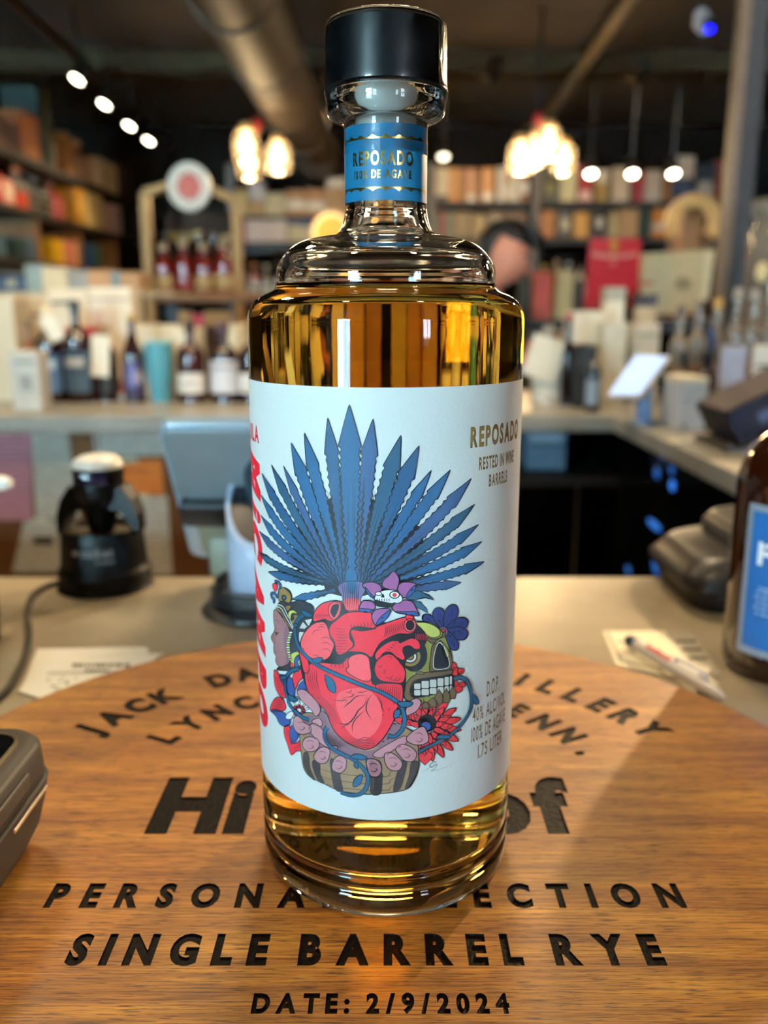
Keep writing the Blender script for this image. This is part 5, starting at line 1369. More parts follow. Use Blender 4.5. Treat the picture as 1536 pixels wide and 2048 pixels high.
# white box, price holder and dark box
wx = onZ(1400, 862, ZC)
crate('equipment_box', 'white equipment box standing on the corner counter', 'box', 1354, 1418, 756, 866, wx.y, .12, mat('#b4b8c0', .4), base=ZC, lid=mat('#cfc6b0', .5), face=[(.3, .36, .5, .55, M_ink), (.6, .66, .4, .45, M_ink), (.2, .3, .05, .12, M_ink)])
crate('equipment_box', 'black equipment box next to the white one', 'box', 1420, 1478, 788, 880, wx.y + .02, .18, mat('#24211f', .5), base=ZC)
da = onZ(1478, 905, ZC)
dk = thing('gift_box', 'large tilted dark violet gift box at the right edge', 'box', (da.x + .12, da.y + .1, ZC))
mbd = MB().use(mat('#130e20', .6, var=.3, scale=6, spec=.25)); mbd.M = rot('Y', -27, (da.x, da.y, ZC + .016))
mbd.bev(da.x, da.x + .26, da.y, da.y + .17, ZC + .016, ZC + .085, .003).build('body', dk)
mb2 = MB().use(mat('#3c4a66', .5)); mb2.M = mbd.M
mb2.box(da.x + .05, da.x + .13, da.y - .0012, da.y - .0002, ZC + .035, ZC + .055).build('label', dk)
MB().use(mat('#3a342d', .5)).prism([(da.x - .03, ZC + .001), (da.x + .27, ZC + .001), (da.x + .27, ZC + .13), (da.x - .0, ZC + .012), (da.x - .03, ZC + .012)], lambda u, v, d: (u, d, v), da.y - .01, da.y + .16).build('sloped_stand', dk)
# clear bottles with amber spirit, standing behind
CG = 'clear bottles on the corner counter'
for x, top, w, lab, cc in ((1352, 612, 34, 'clear bottle with amber spirit, leftmost of the row on the corner counter', '#5a5048'), (1388, 600, 34, 'clear bottle with amber spirit and grey stopper, second of the row', '#6a6058'), (1424, 596, 34, 'clear bottle with amber spirit and wooden stopper, third of the row', '#a8803f'),
                           (1462, 576, 36, 'clear bottle with amber spirit and tall clear stopper, fourth of the row', '#8f8a80'), (1496, 578, 36, 'clear bottle with bright amber spirit and tall stopper, fifth of the row', '#8f8a80'), (1530, 580, 36, 'clear bottle with bright amber spirit cut off by the right edge', '#9a948a')):
    vessel('spirit_bottle', lab, 'bottle', x, 760, top, w, 'round', '#d8d2c6', cc, Y=wx.y + .46, z=ZC, group=CG, trans=.85, fill='#8a4a10', neck=.42)
for x, w, lab in ((1362, 40, 'small dark red bottle low in front of the clear ones'), (1404, 44, 'small dark bottle with pale label in front of the clear ones')):
    vessel('miniature_bottle', lab, 'bottle', x, 800, 700, w, 'squat', '#220c0a', '#1a1516', (.1, .4, '#8794a6') if x > 1380 else None, Y=wx.y + .30, z=ZC)
crate('price_card', 'blue-grey price card holder in front of the clear bottles', 'card', 1438, 1496, 692, 800, wx.y + .22, .02, mat('#9a9cae', .4), base=ZC)
crate('price_card', 'white price card standing at the right edge', 'card', 1500, 1560, 690, 800, wx.y + .20, .01, mat('#d4cfc4', .5), base=ZC, face=[(.1, .9, .6, .64, M_ink), (.1, .9, .7, .74, M_ink)])
crate('gift_carton', 'small navy carton between the clear bottles', 'carton', 1411, 1434, 656, 760, wx.y + .37, .02, mat('#27324e', .5), base=ZC)
# steel post and plastic-wrapped parcel
pp = onY(1463, 600, 2.75)
po = thing('steel_post', 'grey steel post rising to the ceiling on the right', 'post', (pp.x, 2.75, ZF))
MB().use(mat('#2b2b2c', .55, metal=.1, var=.1)).bev(pp.x - .012, pp.x + .045, 2.75, 2.83, ZF, ZT, .003).build('post', po)
MB().use(mat('#6f5d4b', .6)).bev(pp.x - .040, pp.x - .0125, 2.76, 2.82, ZF, ZT, .002).build('wooden_edge', po)
pl = onY(1545, 600, 2.4)
pw = thing('wrapped_parcel', 'tall parcel wrapped in clear crinkled plastic at the right edge', 'parcel', (pl.x, 2.4, ZC))
Hp = onY(1530, 400, 2.4).z - ZC; Rp = .095
MB().use(mat('#5a4238', .5, var=.25, scale=8)).lathe([(0, 0), (Rp * .86, 0), (Rp * .86, Hp * .80), (0, Hp * .80)], (pl.x, 2.4, ZC + .001), 20).build('contents', pw, smooth=40)
wrm = MB().use(mat('#c9c6bb', .12, trans=.75, var=.05, bump=1.0, scale=60))
wrm.lathe(smooth_prof([(Rp * .9, 0), (Rp * .95, Hp * .4), (Rp * .92, Hp * .8), (Rp * .75, Hp * .88), (Rp * .9, Hp * .95), (Rp * .85, Hp), (0, Hp * .98)], 3), (pl.x, 2.4, ZC + .001), 24)
wrm.build('plastic_wrap', pw, smooth=50)
MB().use(mat('#c8b482', .3)).ball((onY(1528, 545, 2.3).x, 2.31, onY(1528, 545, 2.3).z), .02, .01, .03).build('sticker', pw, smooth=60)

# cartons on the back counter right behind the tall bottle added to warm and brighten the spirit
for i, (x0, x1, y0, col, nm) in enumerate(((560, 620, 640, '#7a5228', 'tan'), (624, 690, 600, '#7a4a22', 'chestnut'), (694, 750, 630, '#7c643c', 'straw'), (790, 850, 610, '#6e431e', 'dark brown'), (856, 930, 640, '#8a6430', 'honey'), (940, 1000, 620, '#b8a888', 'cream'))):
    crate('gift_carton', '%s carton added on the back counter directly behind the tall bottle' % nm, 'carton', x0, x1, y0, 806, YB + .2 + .05 * (i % 2), .08, mat(col, .5), base=ZC, group='added cartons behind the tall bottle')

# ------------------------------------------------------------------ display table with signs, right middle distance
YD = 3.35
dt = thing('display_table', 'dark display table carrying signs and cartons beyond the corner counter', 'table', (1.3, YD + .3, ZF))
zd = onY(1200, 640, YD).z
MB().use(mat('#1b1714', .5)).bev(.45, 2.6, YD, YD + .7, zd - .05, zd, .004).build('table_top', dt)
for lx, ly in ((.5, YD + .05), (2.55, YD + .05), (.5, YD + .65), (2.55, YD + .65)):
    MB().use(mat('#1b1714', .5)).box(lx - .03, lx + .03, ly - .03, ly + .03, ZF, zd - .05).build('leg', dt)
def board_sign(name, label, cat, pts, Y, th, m, base):
    P = [onY(x, y, Y) for x, y in pts]
    c = sum(P, Vector()) / 4
    t = thing(name, label, cat, (c.x, Y, base))
    n = len(P)
    MB().use(m).prism([(q.x, q.z) for q in P], lambda u, v, d: (u, d, v), Y, Y + th).build('panel', t)
    return t, P
sg, P = board_sign('poster_sign', 'red display sign with gold crest and pale curved lettering', 'sign', [(1182, 477), (1284, 477), (1268, 618), (1168, 618)], YD + .12, .012, mat('#b01824', .4, var=.1), zd)
pc_ = onY(1228, 510, YD + .11)
sl_ = MB().use(mat('#e8b8a4', .5, var=.1))
for k in range(15):
    a = onY(1184 + k * 6.2, 504 + 4.5 * (1 - ((k - 7) / 7) ** 2), YD + .117)
    sl_.box(a.x, a.x + .0068, a.y, a.y + .002, a.z - .017, a.z)
sl_.build('lettering', sg)
MB().use(mat('#b8893a', .35, metal=.5)).ball((pc_.x, YD + .116, onY(1228, 492, YD + .116).z), .016, .004, .026).build('crest', sg, smooth=60)
MB().use(mat('#c86a5c', .5)).ball((pc_.x, YD + .116, onY(1228, 526, YD + .116).z), .014, .003, .014).build('emblem', sg, smooth=60)
MB().use(mat('#2a1a14', .5)).bev(P[3].x, P[2].x, YD + .09, YD + .17, zd, P[3].z + .002, .002).build('foot', sg)
cs, P = board_sign('wooden_crate_lid', 'cream wooden box panel with faint dark print beside the red sign', 'panel', [(1284, 507), (1412, 500), (1404, 626), (1284, 630)], YD + .16, .05, mat('#c8b084', .55, var=.08), zd)
MB().use(mat('#e2cfa6', .5)).prism([(q.x, q.z) for q in (onY(1412, 500, YD + .158), onY(1430, 500, YD + .158), onY(1416, 600, YD + .158), onY(1402, 600, YD + .158))], lambda u, v, d: (u, d, v), YD + .158, YD + .22).build('side_edge', cs)
MB().use(mat('#8f7d58', .6)).ball((onY(1366, 568, YD + .155).x, YD + .158, onY(1366, 568, YD + .155).z), .036, .002, .03).build('print', cs, smooth=60)
MB().use(mat('#b0705a', .6)).box(onY(1296, 565, YD).x, onY(1330, 565, YD).x, YD + .156, YD + .159, onY(1300, 572, YD + .15).z, onY(1300, 562, YD + .15).z).build('red_print', cs)
crate('monitor', 'black screen in front of the red sign', 'monitor', 1206, 1258, 582, 650, YD + .03, .03, mat('#0c0c0b', .25), base=zd)
# cartons on the display table between person and sign
for lab, x0, x1, y0, col, dd in (('orange-red carton with bright red stripe near the person', 1064, 1106, 544, '#a8421e', .1), ('cream carton beside the orange-red one', 1110, 1148, 540, '#a8986a', .1), ('dark green carton close to the person', 1040, 1062, 556, '#26301f', .14), ('dark brown carton left of the red sign', 1150, 1168, 560, '#2e2118', .12)):
    crate('bottle_carton', lab, 'carton', x0, x1, y0, 640, YD + dd, .1, mat(col, .5), base=zd, group='cartons on the display table', face=[(.4, .62, .1, .95, mat('#a01414', .4))] if x0 == 1064 else None)
# arch of wooden blocks standing on a small post behind the cream panel
YA = YD + .42
ac = onY(1386, 446, YA)
ar = thing('wooden_arch_sign', 'arched sign of pale wooden blocks above the cream panel', 'sign', (ac.x, YA, zd))
Ro = onY(1440, 446, YA).x - ac.x
for k in range(19):
    a = math.radians(-28 + 236 * k / 18)
    cx_, cz_ = ac.x + Ro * .80 * math.cos(a), ac.z + Ro * .80 * math.sin(a)
    mb = MB().use(mat('#c99a5c', .5, var=.2, scale=14)); mb.M = Matrix.Translation(Vector((cx_, YA, cz_))) @ Matrix.Rotation(-a, 4, 'Y')
    mb.bev(-Ro * .25, Ro * .25, -.02, .02, -Ro * .118, Ro * .118, .006).build('wooden_block', ar)
bk = MB().use(mat('#7a5430', .6))
arc_o = [(ac.x + Ro * .98 * math.cos(math.radians(a)), ac.z + Ro * .98 * math.sin(math.radians(a))) for a in range(-35, 216, 10)]
arc_i = [(ac.x + Ro * .62 * math.cos(math.radians(a)), ac.z + Ro * .62 * math.sin(math.radians(a))) for a in range(-35, 216, 10)]
bk.prism(arc_o + arc_i[::-1], lambda u, v, d: (u, d, v), YA + .021, YA + .035).build('back_board', ar)
for s_ in (-1, 1):
    MB().use(mat('#7a5430', .6)).box(ac.x + s_ * Ro * .68 - .012, ac.x + s_ * Ro * .68 + .012, YA + .022, YA + .034, zd, ac.z - Ro * .45).build('leg', ar)
crate('wooden_box', 'brown wooden box seen inside the wooden arch', 'box', 1352, 1410, 418, 640, YA + .10, .1, mat('#8a5e34', .5), base=zd)

# ------------------------------------------------------------------ arched display stand with red bottles, left middle distance
YS = 3.9
dsp = thing('arched_display', 'gold framed display stand with arched top and wooden shelf', 'display stand', (onY(380, 600, YS).x, YS, ZF))
M_gold = mat('#9a7238', .5, metal=.1, var=.08)
xl, xr_ = onY(290, 450, YS).x, onY(472, 450, YS).x
zs = onY(380, 584, YS).z
ztl, ztc, ztr = onY(290, 385, YS).z, onY(378, 358, YS).z, onY(472, 400, YS).z
for x_, zt_ in ((xl, ztl), (xr_, ztr)):
    MB().use(M_gold).bev(x_ - .021, x_ + .021, YS, YS + .05, ZF, zt_, .003).build('upright', dsp)
for a, b in (((xl, ztl), ((xl + xr_) / 2, ztc)), (((xl + xr_) / 2, ztc), (xr_, ztr))):
    d = Vector((b[0] - a[0], b[1] - a[1])); n_ = Vector((-d.y, d.x)).normalized() * .017
    MB().use(M_gold).prism([(a[0] + n_.x, a[1] + n_.y), (b[0] + n_.x, b[1] + n_.y), (b[0] - n_.x, b[1] - n_.y), (a[0] - n_.x, a[1] - n_.y)], lambda u, v, q: (u, q, v), YS, YS + .05).build('top_rail', dsp)
MB().use(mat('#30221a', .8, var=.1, spec=.1)).box(xl + .02, xr_ - .02, YS + .34, YS + .35, zs, min(ztl, ztr) - .02).build('back_panel', dsp)
MB().use(mat('#8a6038', .55, var=.15, scale=10)).bev(xl + .022, xr_ + .06, YS - .02, YS + .36, zs - .045, zs, .004).build('shelf', dsp)
MB().use(mat('#8a7414', .5)).bev(onY(340, 475, YS + .33).x, onY(392, 475, YS + .33).x, YS + .33, YS + .339, onY(340, 482, YS + .33).z, onY(340, 466, YS + .33).z, .002).build('yellow_plate', dsp)
ro_c = (onY(378, 373, YS - .03).x, onY(378, 373, YS - .03).z); Rr = onY(421, 373, YS - .03).x - ro_c[0]
rs = thing('round_sign', 'round white sign with red emblem hung on the arched display', 'sign', (ro_c[0], YS - .02, ro_c[1]))
dsk = lambda r, n=40: [(ro_c[0] + r * math.cos(2 * PI * k / n), ro_c[1] + r * 1.08 * math.sin(2 * PI * k / n)) for k in range(n)]
MB().use(mat('#d8d4ca', .45, var=.04)).prism(dsk(Rr), lambda u, v, q: (u, q, v), YS - .030, YS - .004).build('disc', rs)
fl_ = [(ro_c[0] + Rr * .56 * (1 + .10 * math.cos(8 * a)) * math.cos(a), ro_c[1] + Rr * .60 * (1 + .10 * math.cos(8 * a)) * math.sin(a)) for a in [2 * PI * k / 48 for k in range(48)]]
MB().use(mat('#b04630', .5)).prism(fl_, lambda u, v, q: (u, q, v), YS - .034, YS - .0302).build('red_emblem', rs)
for i, (x, w, lab) in enumerate(((330, 38, 'red-amber bottle, leftmost on the arched display shelf'), (370, 38, 'red-amber bottle with bright orange glint, second on the arched display shelf'), (410, 38, 'red-amber bottle with cream label, third on the arched display shelf'), (450, 38, 'red-amber bottle with cream label, rightmost on the arched display shelf'))):
    vessel('liqueur_bottle', lab, 'bottle', x, 584, 486 - (i % 2) * 6, w, 'squat', '#7a1206', '#9a8258', (.06, .34, '#b79a66') if i >= 2 or i == 0 else (.06, .2, '#7a1a0c'), z=zs, Y=YS + .10, group='red bottles on the arched display', neck=.36, trans=.25)
for i, (x, col) in enumerate(((308, '#6a6458'), (338, '#54584c'), (372, '#5a5048'), (402, '#b59a66'), (432, '#6a604e'), (456, '#b9a06c'))):
    vessel('liqueur_bottle', 'back row bottle with %s neck, %s on the arched display' % (('grey', 'olive', 'brown grey', 'gold', 'dull olive', 'bright gold')[i], ('first', 'second', 'third', 'fourth', 'fifth', 'sixth')[i]), 'bottle', x, 584, 462 + (i % 3) * 4, 24, 'tall', '#3a0c08', col, z=zs, Y=YS + .24, group='back row bottles on the arched display', neck=.5, trans=.1)
# small cartons under the shelf, on a lower board
zs2 = onY(400, 652, YS).z
MB().use(mat('#6b4a2c', .6)).bev(xl + .022, xr_ - .022, YS + .0, YS + .34, zs2 - .03, zs2, .003).build('lower_shelf', dsp)
for i, (x0, x1, y0, col, lab) in enumerate(((334, 356, 606, '#1c2026', 'small black carton under the arched display shelf'), (358, 380, 622, '#b5925c', 'small tan carton under the arched display shelf'), (384, 406, 628, '#b82a3e', 'small crimson tin under the arched display shelf'), (410, 434, 622, '#b08c58', 'small tan carton next to the crimson tin'), (437, 460, 622, '#a88654', 'small tan carton at the right end under the display shelf'))):
    crate('small_carton', lab, 'carton', x0, x1, y0, 650, YS + .05, .06, mat(col, .5), base=zs2, group='small cartons under the arched display shelf')

# ------------------------------------------------------------------ shelves on the back wall
YW = 7.05
M_shelf = mat('#14110e', .6)
def wall_shelf(name, label, x0, x1, y0, y1, Y=YW, d=.5):
    a, b = onY(x0, y1, Y), onY(x1, y0, Y)
    t = MB().use(M_shelf).bev(a.x, b.x, Y - .02, Y + d, a.z, b.z, .004).build(name)
    tag(t, label, 'shelf'); return b.z
zR1 = wall_shelf('wall_shelf', 'long black upper shelf on the back wall right of the bottle', 850, 1600, 403, 416)
zR2 = wall_shelf('wall_shelf', 'long black lower shelf on the back wall right of the bottle', 850, 1600, 476, 489)
zL1 = wall_shelf('wall_shelf', 'black shelf on the back wall left of the bottle', 440, 849, 484, 506)
zLm = wall_shelf('wall_shelf', 'thin black shelf between the two carton rows left of the bottle', 440, 849, 432, 436)
zR3 = wall_shelf('wall_shelf', 'black bottom shelf on the back wall behind the person', 440, 1600, 600, 612)
for x in (1068, 862, 1440, 466):
    a = onY(x, 500, YW - .05)
    tag(MB().use(mat('#57504a', .5, metal=.3)).bev(a.x - .03, a.x + .03, YW - .08, YW - .021, ZF, onY(x, 330, YW).z, .004).build('shelf_upright'), 'grey shelf upright %s' % {1068: 'beside the right hanging lamp', 862: 'just right of the bottle neck', 1440: 'behind the wooden arch', 466: 'right of the arched display'}[x], 'post', 'shelf uprights')
CN = {}
def far_box(x0, x1, y0, y1, col, cname, where, base, face=None, Y=YW, depth=.22, grp=None):
    lab = '%s carton on %s' % (cname, where)
    CN[lab] = CN.get(lab, 0) + 1
    if CN[lab] > 1: lab = '%s carton, number %s of its colour on %s' % (cname, ('zero', 'one', 'two', 'three', 'four', 'five', 'six', 'seven')[CN[lab]], where)
    j = random.uniform(0, .05)
    return crate('whisky_carton', lab, 'carton', x0, x1, y0, y1, Y + j, depth, mat(col, .5), base=base, face=face, group='cartons on ' + grp)
WH = lambda c, a, b: [(.0, 1.0, a, b, mat(c, .5))]
G1 = 'the upper back shelf'
for x0, x1, y0, col, nm, fc_ in (
    (864, 897, 335, '#b5a78c', 'cream with dark foot', WH('#2a221c', 0, .18)), (898, 917, 336, '#b07a3c', 'plain tan', None), (918, 934, 336, '#8f5f2e', 'narrow brown', None), (935, 950, 337, '#b98560', 'pinkish tan', WH('#cfc6b8', 0, .2)),
    (951, 963, 336, '#7e5226', 'slim dark tan', None), (964, 988, 336, '#b87f48', 'orange tan with white foot', WH('#cdc4b6', .05, .25)), (994, 1009, 334, '#c4bcae', 'white', None), (1010, 1022, 336, '#a8866a', 'pale brown striped', WH('#d2cabc', .1, .5)),
    (1023, 1040, 336, '#bfb7aa', 'light grey', None), (1041, 1058, 336, '#8a5e3c', 'brown with white label', WH('#cfc8bc', .25, .6)), (1080, 1118, 336, '#3c3c2a', 'dark olive', [(.3, .75, .25, .55, mat('#6a6420', .5))]), (1120, 1155, 337, '#b0a67e', 'pale yellow-grey', None),
    (1157, 1186, 330, '#94202a', 'crimson with white foot', WH('#c9a8a0', .05, .3)), (1190, 1219, 340, '#8a7238', 'gold with white top', WH('#c0b6aa', .6, 1.0)), (1226, 1262, 334, '#b9ad9e', 'broad white', None), (1264, 1290, 342, '#7e1f1e', 'dark red', None),
    (1291, 1325, 340, '#a49a92', 'light pewter', None), (1326, 1345, 344, '#7a5226', 'umber', None), (1347, 1390, 312, '#2c3650', 'tall navy with white upper half', WH('#b5aca2', .52, 1.0)), (1393, 1430, 328, '#1c2430', 'blue-black with grey lower half', WH('#8e8a80', .05, .55)), (1432, 1475, 318, '#7a3320', 'russet', [(.4, 1, .3, .8, mat('#8e1c1c', .5))])):
    far_box(x0, x1, y0, 403, col, nm, 'the upper back shelf', zR1, fc_, grp=G1)
for x0, x1, y0, col, nm, fc_ in (
    (866, 879, 424, '#5c6a54', 'green', None), (880, 892, 422, '#7a3424', 'brick red', None), (893, 906, 424, '#66705c', 'sage', None), (908, 940, 424, '#7c6848', 'khaki', None), (942, 974, 428, '#857048', 'sand', None), (976, 1010, 424, '#6f5c46', 'taupe', [(.3, .7, .5, .8, mat('#a39a86', .5))]), (1012, 1054, 424, '#66543e', 'mud brown', None),
    (1080, 1111, 422, '#95602e', 'copper', None), (1114, 1145, 420, '#4a443e', 'charcoal with pale seal', [(.25, .8, .3, .7, mat('#a8a088', .5))]), (1148, 1179, 424, '#b08340', 'mustard tan', None), (1184, 1213, 422, '#35302c', 'black with white seal', [(.25, .8, .4, .75, mat('#a9a49a', .5))]), (1219, 1235, 424, '#a89a70', 'parchment', None), (1237, 1278, 414, '#a07e56', 'tall beige', None),
    (1281, 1301, 420, '#1d332c', 'bottle green', None), (1304, 1336, 416, '#a86a22', 'amber with white band', WH('#b3a69a', .25, .5)), (1442, 1475, 420, '#4a3a2c', 'sepia', None)):
    far_box(x0, x1, y0, 476, col, nm, 'the lower back shelf', zR2, fc_, grp='the lower back shelf')
for x0, x1, y0, col, nm, fc_ in (
    (470, 494, 378, '#b89a56', 'straw yellow', None), (498, 528, 398, '#a0793c', 'caramel', None), (531, 569, 386, '#b8a376', 'tall vanilla', None), (573, 610, 380, '#a06c34', 'orange brown with white label', WH('#cfc2ac', .25, .6)), (613, 648, 378, '#9a642c', 'rust tan with white label', WH('#cbbfa9', .2, .55)), (651, 692, 374, '#9a7444', 'kraft', None), (696, 740, 378, '#a8803f', 'toffee', None), (744, 790, 374, '#8a5a2c', 'nut brown', None), (794, 846, 380, '#b09a70', 'wheat', None)):
    far_box(x0, x1, y0, 432, col, nm, 'the left back shelf, upper row', zLm, fc_, grp='the left back shelf')
far_box(499, 527, 364, 398, '#c0b6b8', 'lilac white', 'top of a caramel carton', onY(512, 398, YW).z, None, depth=.18, grp='the left back shelf')
far_box(654, 690, 356, 374, '#c4bdb0', 'low white', 'top of a kraft carton', onY(672, 374, YW).z, None, depth=.18, grp='the left back shelf')
for x0, x1, y0, col, nm, fc_ in ((474, 490, 440, '#8e2432', 'wine red', None), (493, 519, 440, '#c4aea2', 'rose white', None), (520, 546, 440, '#c0aa9c', 'blush', None), (547, 573, 440, '#c6b2a4', 'shell pink', None), (577, 600, 440, '#b5a47a', 'cream with blue top', WH('#3c4254', .75, 1.0)), (601, 626, 440, '#b0a078', 'oatmeal with blue top', WH('#3c4254', .7, 1.0)), (700, 760, 440, '#9a6a34', 'cinnamon', None), (764, 844, 440, '#b89a6a', 'biscuit', None)):
    far_box(x0, x1, y0, 484, col, nm, 'the left back shelf, lower row', zL1, fc_, grp='the left back shelf')
oc = onY(664, 466, 5.2)
os_ = thing('round_sign', 'round orange and cream sign half hidden by the bottle shoulder', 'sign', (oc.x, 5.2, oc.z))
Rr2 = onY(704, 466, 5.2).x - oc.x
dk2 = lambda r, n=36: [(oc.x + r * math.cos(2 * PI * k / n), oc.z + r * math.sin(2 * PI * k / n)) for k in range(n)]
MB().use(mat('#d8c49a', .45)).prism(dk2(Rr2), lambda u, v, q: (u, q, v), 5.18, 5.22).build('rim_disc', os_)
MB().use(mat('#e0942c', .45)).prism(dk2(Rr2 * .78), lambda u, v, q: (u, q, v), 5.172, 5.179).build('orange_face', os_)
MB().use(M_shelf).box(oc.x - .02, oc.x + .02, 5.221, 5.26, ZF, oc.z).build('pole', os_)
# bottles on the bottom shelf of the back wall
for i in range(9):
    x = 486 + i * 24
    if x > 560 and x < 1000: x += 480
    vessel('whisky_bottle', 'small distant bottle with %s stopper, %s from the left on the bottom back shelf' % (('white', 'orange', 'cream', 'brown', 'grey', 'gold', 'tan', 'silver', 'black')[i], ('first', 'second', 'third', 'fourth', 'fifth', 'sixth', 'seventh', 'eighth', 'ninth')[i]), 'bottle', x, 600, 520 + (i % 3) * 5, 20, 'round', ('#b5a99a', '#a8501c', '#8a7a5c', '#3a2418')[i % 4], ('#d0c8bc', '#c87430', '#cfc09a', '#5a4028', '#8a8a8a', '#b8943c', '#a8845a', '#b0b0b4', '#1a1a1a')[i], (.15, .45, '#b8ae9c'), z=zR3, Y=YW + .12, group='bottles on the bottom back shelf', trans=.1)

# ------------------------------------------------------------------ shelving along the left wall (runs away from the camera)
XS = -2.2
lsu = thing('side_shelving', 'dark wooden shelving unit running along the left wall', 'shelving', (XS - .2, 5.3, ZF))
y_end = onX(272, 396, XS).y
levels = []
for (xa, ya), nm in (((240, 391), 'A'), ((240, 470), 'B'), ((240, 545), 'C')):
    z = onX(xa, ya, XS).z; levels.append(z)
    MB().use(mat('#1a130e', .6)).bev(XS - .45, XS, 3.3, y_end, z - .05, z, .004).build('shelf', lsu)
for x, yy in ((84, 480), (169, 500), (238, 500)):
    q = onX(x, yy, XS)
    MB().use(mat('#8a6540', .55, var=.15, scale=10)).bev(XS - .44, XS - .02, q.y - .02, q.y + .02, ZF, levels[1] - .051, .003).build('divider', lsu)
MB().use(mat('#120e0b', .7)).box(XS - .47, XS - .452, 3.3, y_end, ZF, levels[0] + .02).build('back', lsu)
def side_box(lab, x0, x1, y0, lvl, col, face=None, kind='box', cap='#222'):
    z = levels[lvl] + .0008
    ym = onX((x0 + x1) / 2, 400, XS).y
    a = onX(x0, 400, XS).y; b = onX(x1, 400, XS).y
    H = onX((x0 + x1) / 2, y0, XS).z - z
    if lvl: H = min(H, levels[lvl - 1] - .056 - z)
    a = max(a, 3.32)
    if kind == 'bottle':
        R = (b - a) / 2 * .95; c = (XS - .06 - R, (a + b) / 2, z)
        t = thing('spirit_bottle', lab, 'bottle', c, 'bottles on the side shelving')
        MB().use(mat(col, .12, trans=.2, coat=.4)).lathe(smooth_prof([(0, 0), (R * .95, 0), (R, H * .03), (R, H * .55), (R * .6, H * .7), (R * .35, H * .76), (R * .35, H * .9)], 2) + [(0, H * .9)], c, 18).build('glass', t, smooth=45)
        MB().use(mat(cap, .4)).lathe([(0, H * .9), (R * .45, H * .9), (R * .45, H), (0, H)], c, 14).build('cap', t, smooth=40)
        cyl_patch(MB().use(mat('#b8aea0', .5)), c, R * 1.01, .3, 2.8, H * .15, H * .42, 10).build('label', t, smooth=180)
        return t
    t = thing('spirit_carton', lab, 'carton', (XS - .15, (a + b) / 2, z), 'cartons on the side shelving')
    MB().use(mat(col, .5)).bev(XS - .26, XS - .03, a, b, z, z + H, .004).build('body', t)
    if face: MB().use(mat(face, .5)).box(XS - .0298, XS - .0285, a + (b - a) * .15, b - (b - a) * .15, z + H * .3, z + H * .7).build('label', t)
    return t
side_box('dark brown wooden chest on top of the side shelving', -40, 62, 232, 0, '#4a2a1a', '#3a1c14')
side_box('orange wooden crate beside the brown chest on the side shelving', 64, 98, 236, 0, '#9a5a26')
side_box('tall dark green carton on top of the side shelving', 99, 112, 186, 0, '#0f2a26')
side_box('tall olive carton on top of the side shelving', 113, 122, 190, 0, '#4c4a30')
side_box('round white jar bottle with dark base on top of the side shelving', 123, 146, 232, 0, '#a59a8a', kind='bottle', cap='#c9b8b0')
side_box('narrow tan carton on top of the side shelving', 148, 164, 276, 0, '#8a5c2a')
side_box('clear round bottle with pale stopper on top of the side shelving', 165, 188, 272, 0, '#8f8478', kind='bottle', cap='#b0a898')
side_box('copper coloured bottle with round stopper on top of the side shelving', 190, 208, 288, 0, '#a07050', kind='bottle', cap='#c9a890')
side_box('wide cream carton on top of the side shelving', 209, 244, 326, 0, '#b8a284', '#a89272')
side_box('dark plum carton at the far end of the side shelving top', 246, 270, 334, 0, '#2c1a20')
side_box('bright red carton at the near end of the side shelving', -20, 16, 342, 1, '#b8202c', '#d8a8a0')
side_box('pink and white carton on the middle side shelf', 18, 40, 360, 1, '#d09a90', '#d8ccc0')
side_box('red-orange carton on the middle side shelf', 42, 66, 384, 1, '#a82c10')
side_box('clear silver bottle on the middle side shelf', 67, 84, 338, 1, '#9a948c', kind='bottle', cap='#c86a30')
side_box('slate grey bottle on the middle side shelf', 86, 104, 340, 1, '#4c4a4c', kind='bottle', cap='#3a3a3c')
side_box('charcoal bottle on the middle side shelf', 106, 128, 346, 1, '#2c2e30', kind='bottle', cap='#504c4a')
side_box('pink bottle with red foot on the middle side shelf', 132, 150, 358, 1, '#b8404a', kind='bottle', cap='#6a5a54')
side_box('gold carton on the middle side shelf', 158, 175, 378, 1, '#b8862c', '#d4a850')
side_box('pale yellow carton, near one of three on the middle side shelf', 177, 188, 382, 1, '#c4ab74')
side_box('pale yellow carton, middle one of three on the middle side shelf', 189, 200, 382, 1, '#c9b280')
side_box('pale yellow carton, far one of three on the middle side shelf', 201, 212, 384, 1, '#bfa66e')
side_box('dusty pink carton on the middle side shelf', 214, 230, 408, 1, '#a98a86')
side_box('dusty lilac carton at the far end of the middle side shelf', 231, 247, 410, 1, '#a58c8e')
side_box('steel blue carton at the near end of the bottom side shelf', -30, 14, 470, 2, '#3c5a70')
side_box('pale green-white bottle on the bottom side shelf', 16, 30, 470, 2, '#9aa896', kind='bottle', cap='#3c8a6a')
side_box('dark teal carton on the bottom side shelf', 32, 52, 474, 2, '#1f3a40')
side_box('blue-grey carton next to the wooden divider', 54, 74, 476, 2, '#40566c')
side_box('bright yellow carton on the bottom side shelf', 108, 128, 478, 2, '#d8a818')
side_box('salmon carton on the bottom side shelf', 129, 140, 480, 2, '#c88a70')
side_box('coral red carton on the bottom side shelf', 141, 148, 482, 2, '#c04a3c')
side_box('peach carton on the bottom side shelf', 149, 158, 482, 2, '#d8a884')
side_box('royal blue and teal carton on the bottom side shelf', 176, 188, 486, 2, '#2c4a7a')
side_box('green carton beside the royal blue one', 189, 200, 488, 2, '#2a5a4c')
side_box('small tan bottle at the far end of the bottom side shelf', 206, 222, 494, 2, '#a08460', kind='bottle', cap='#c8b490')

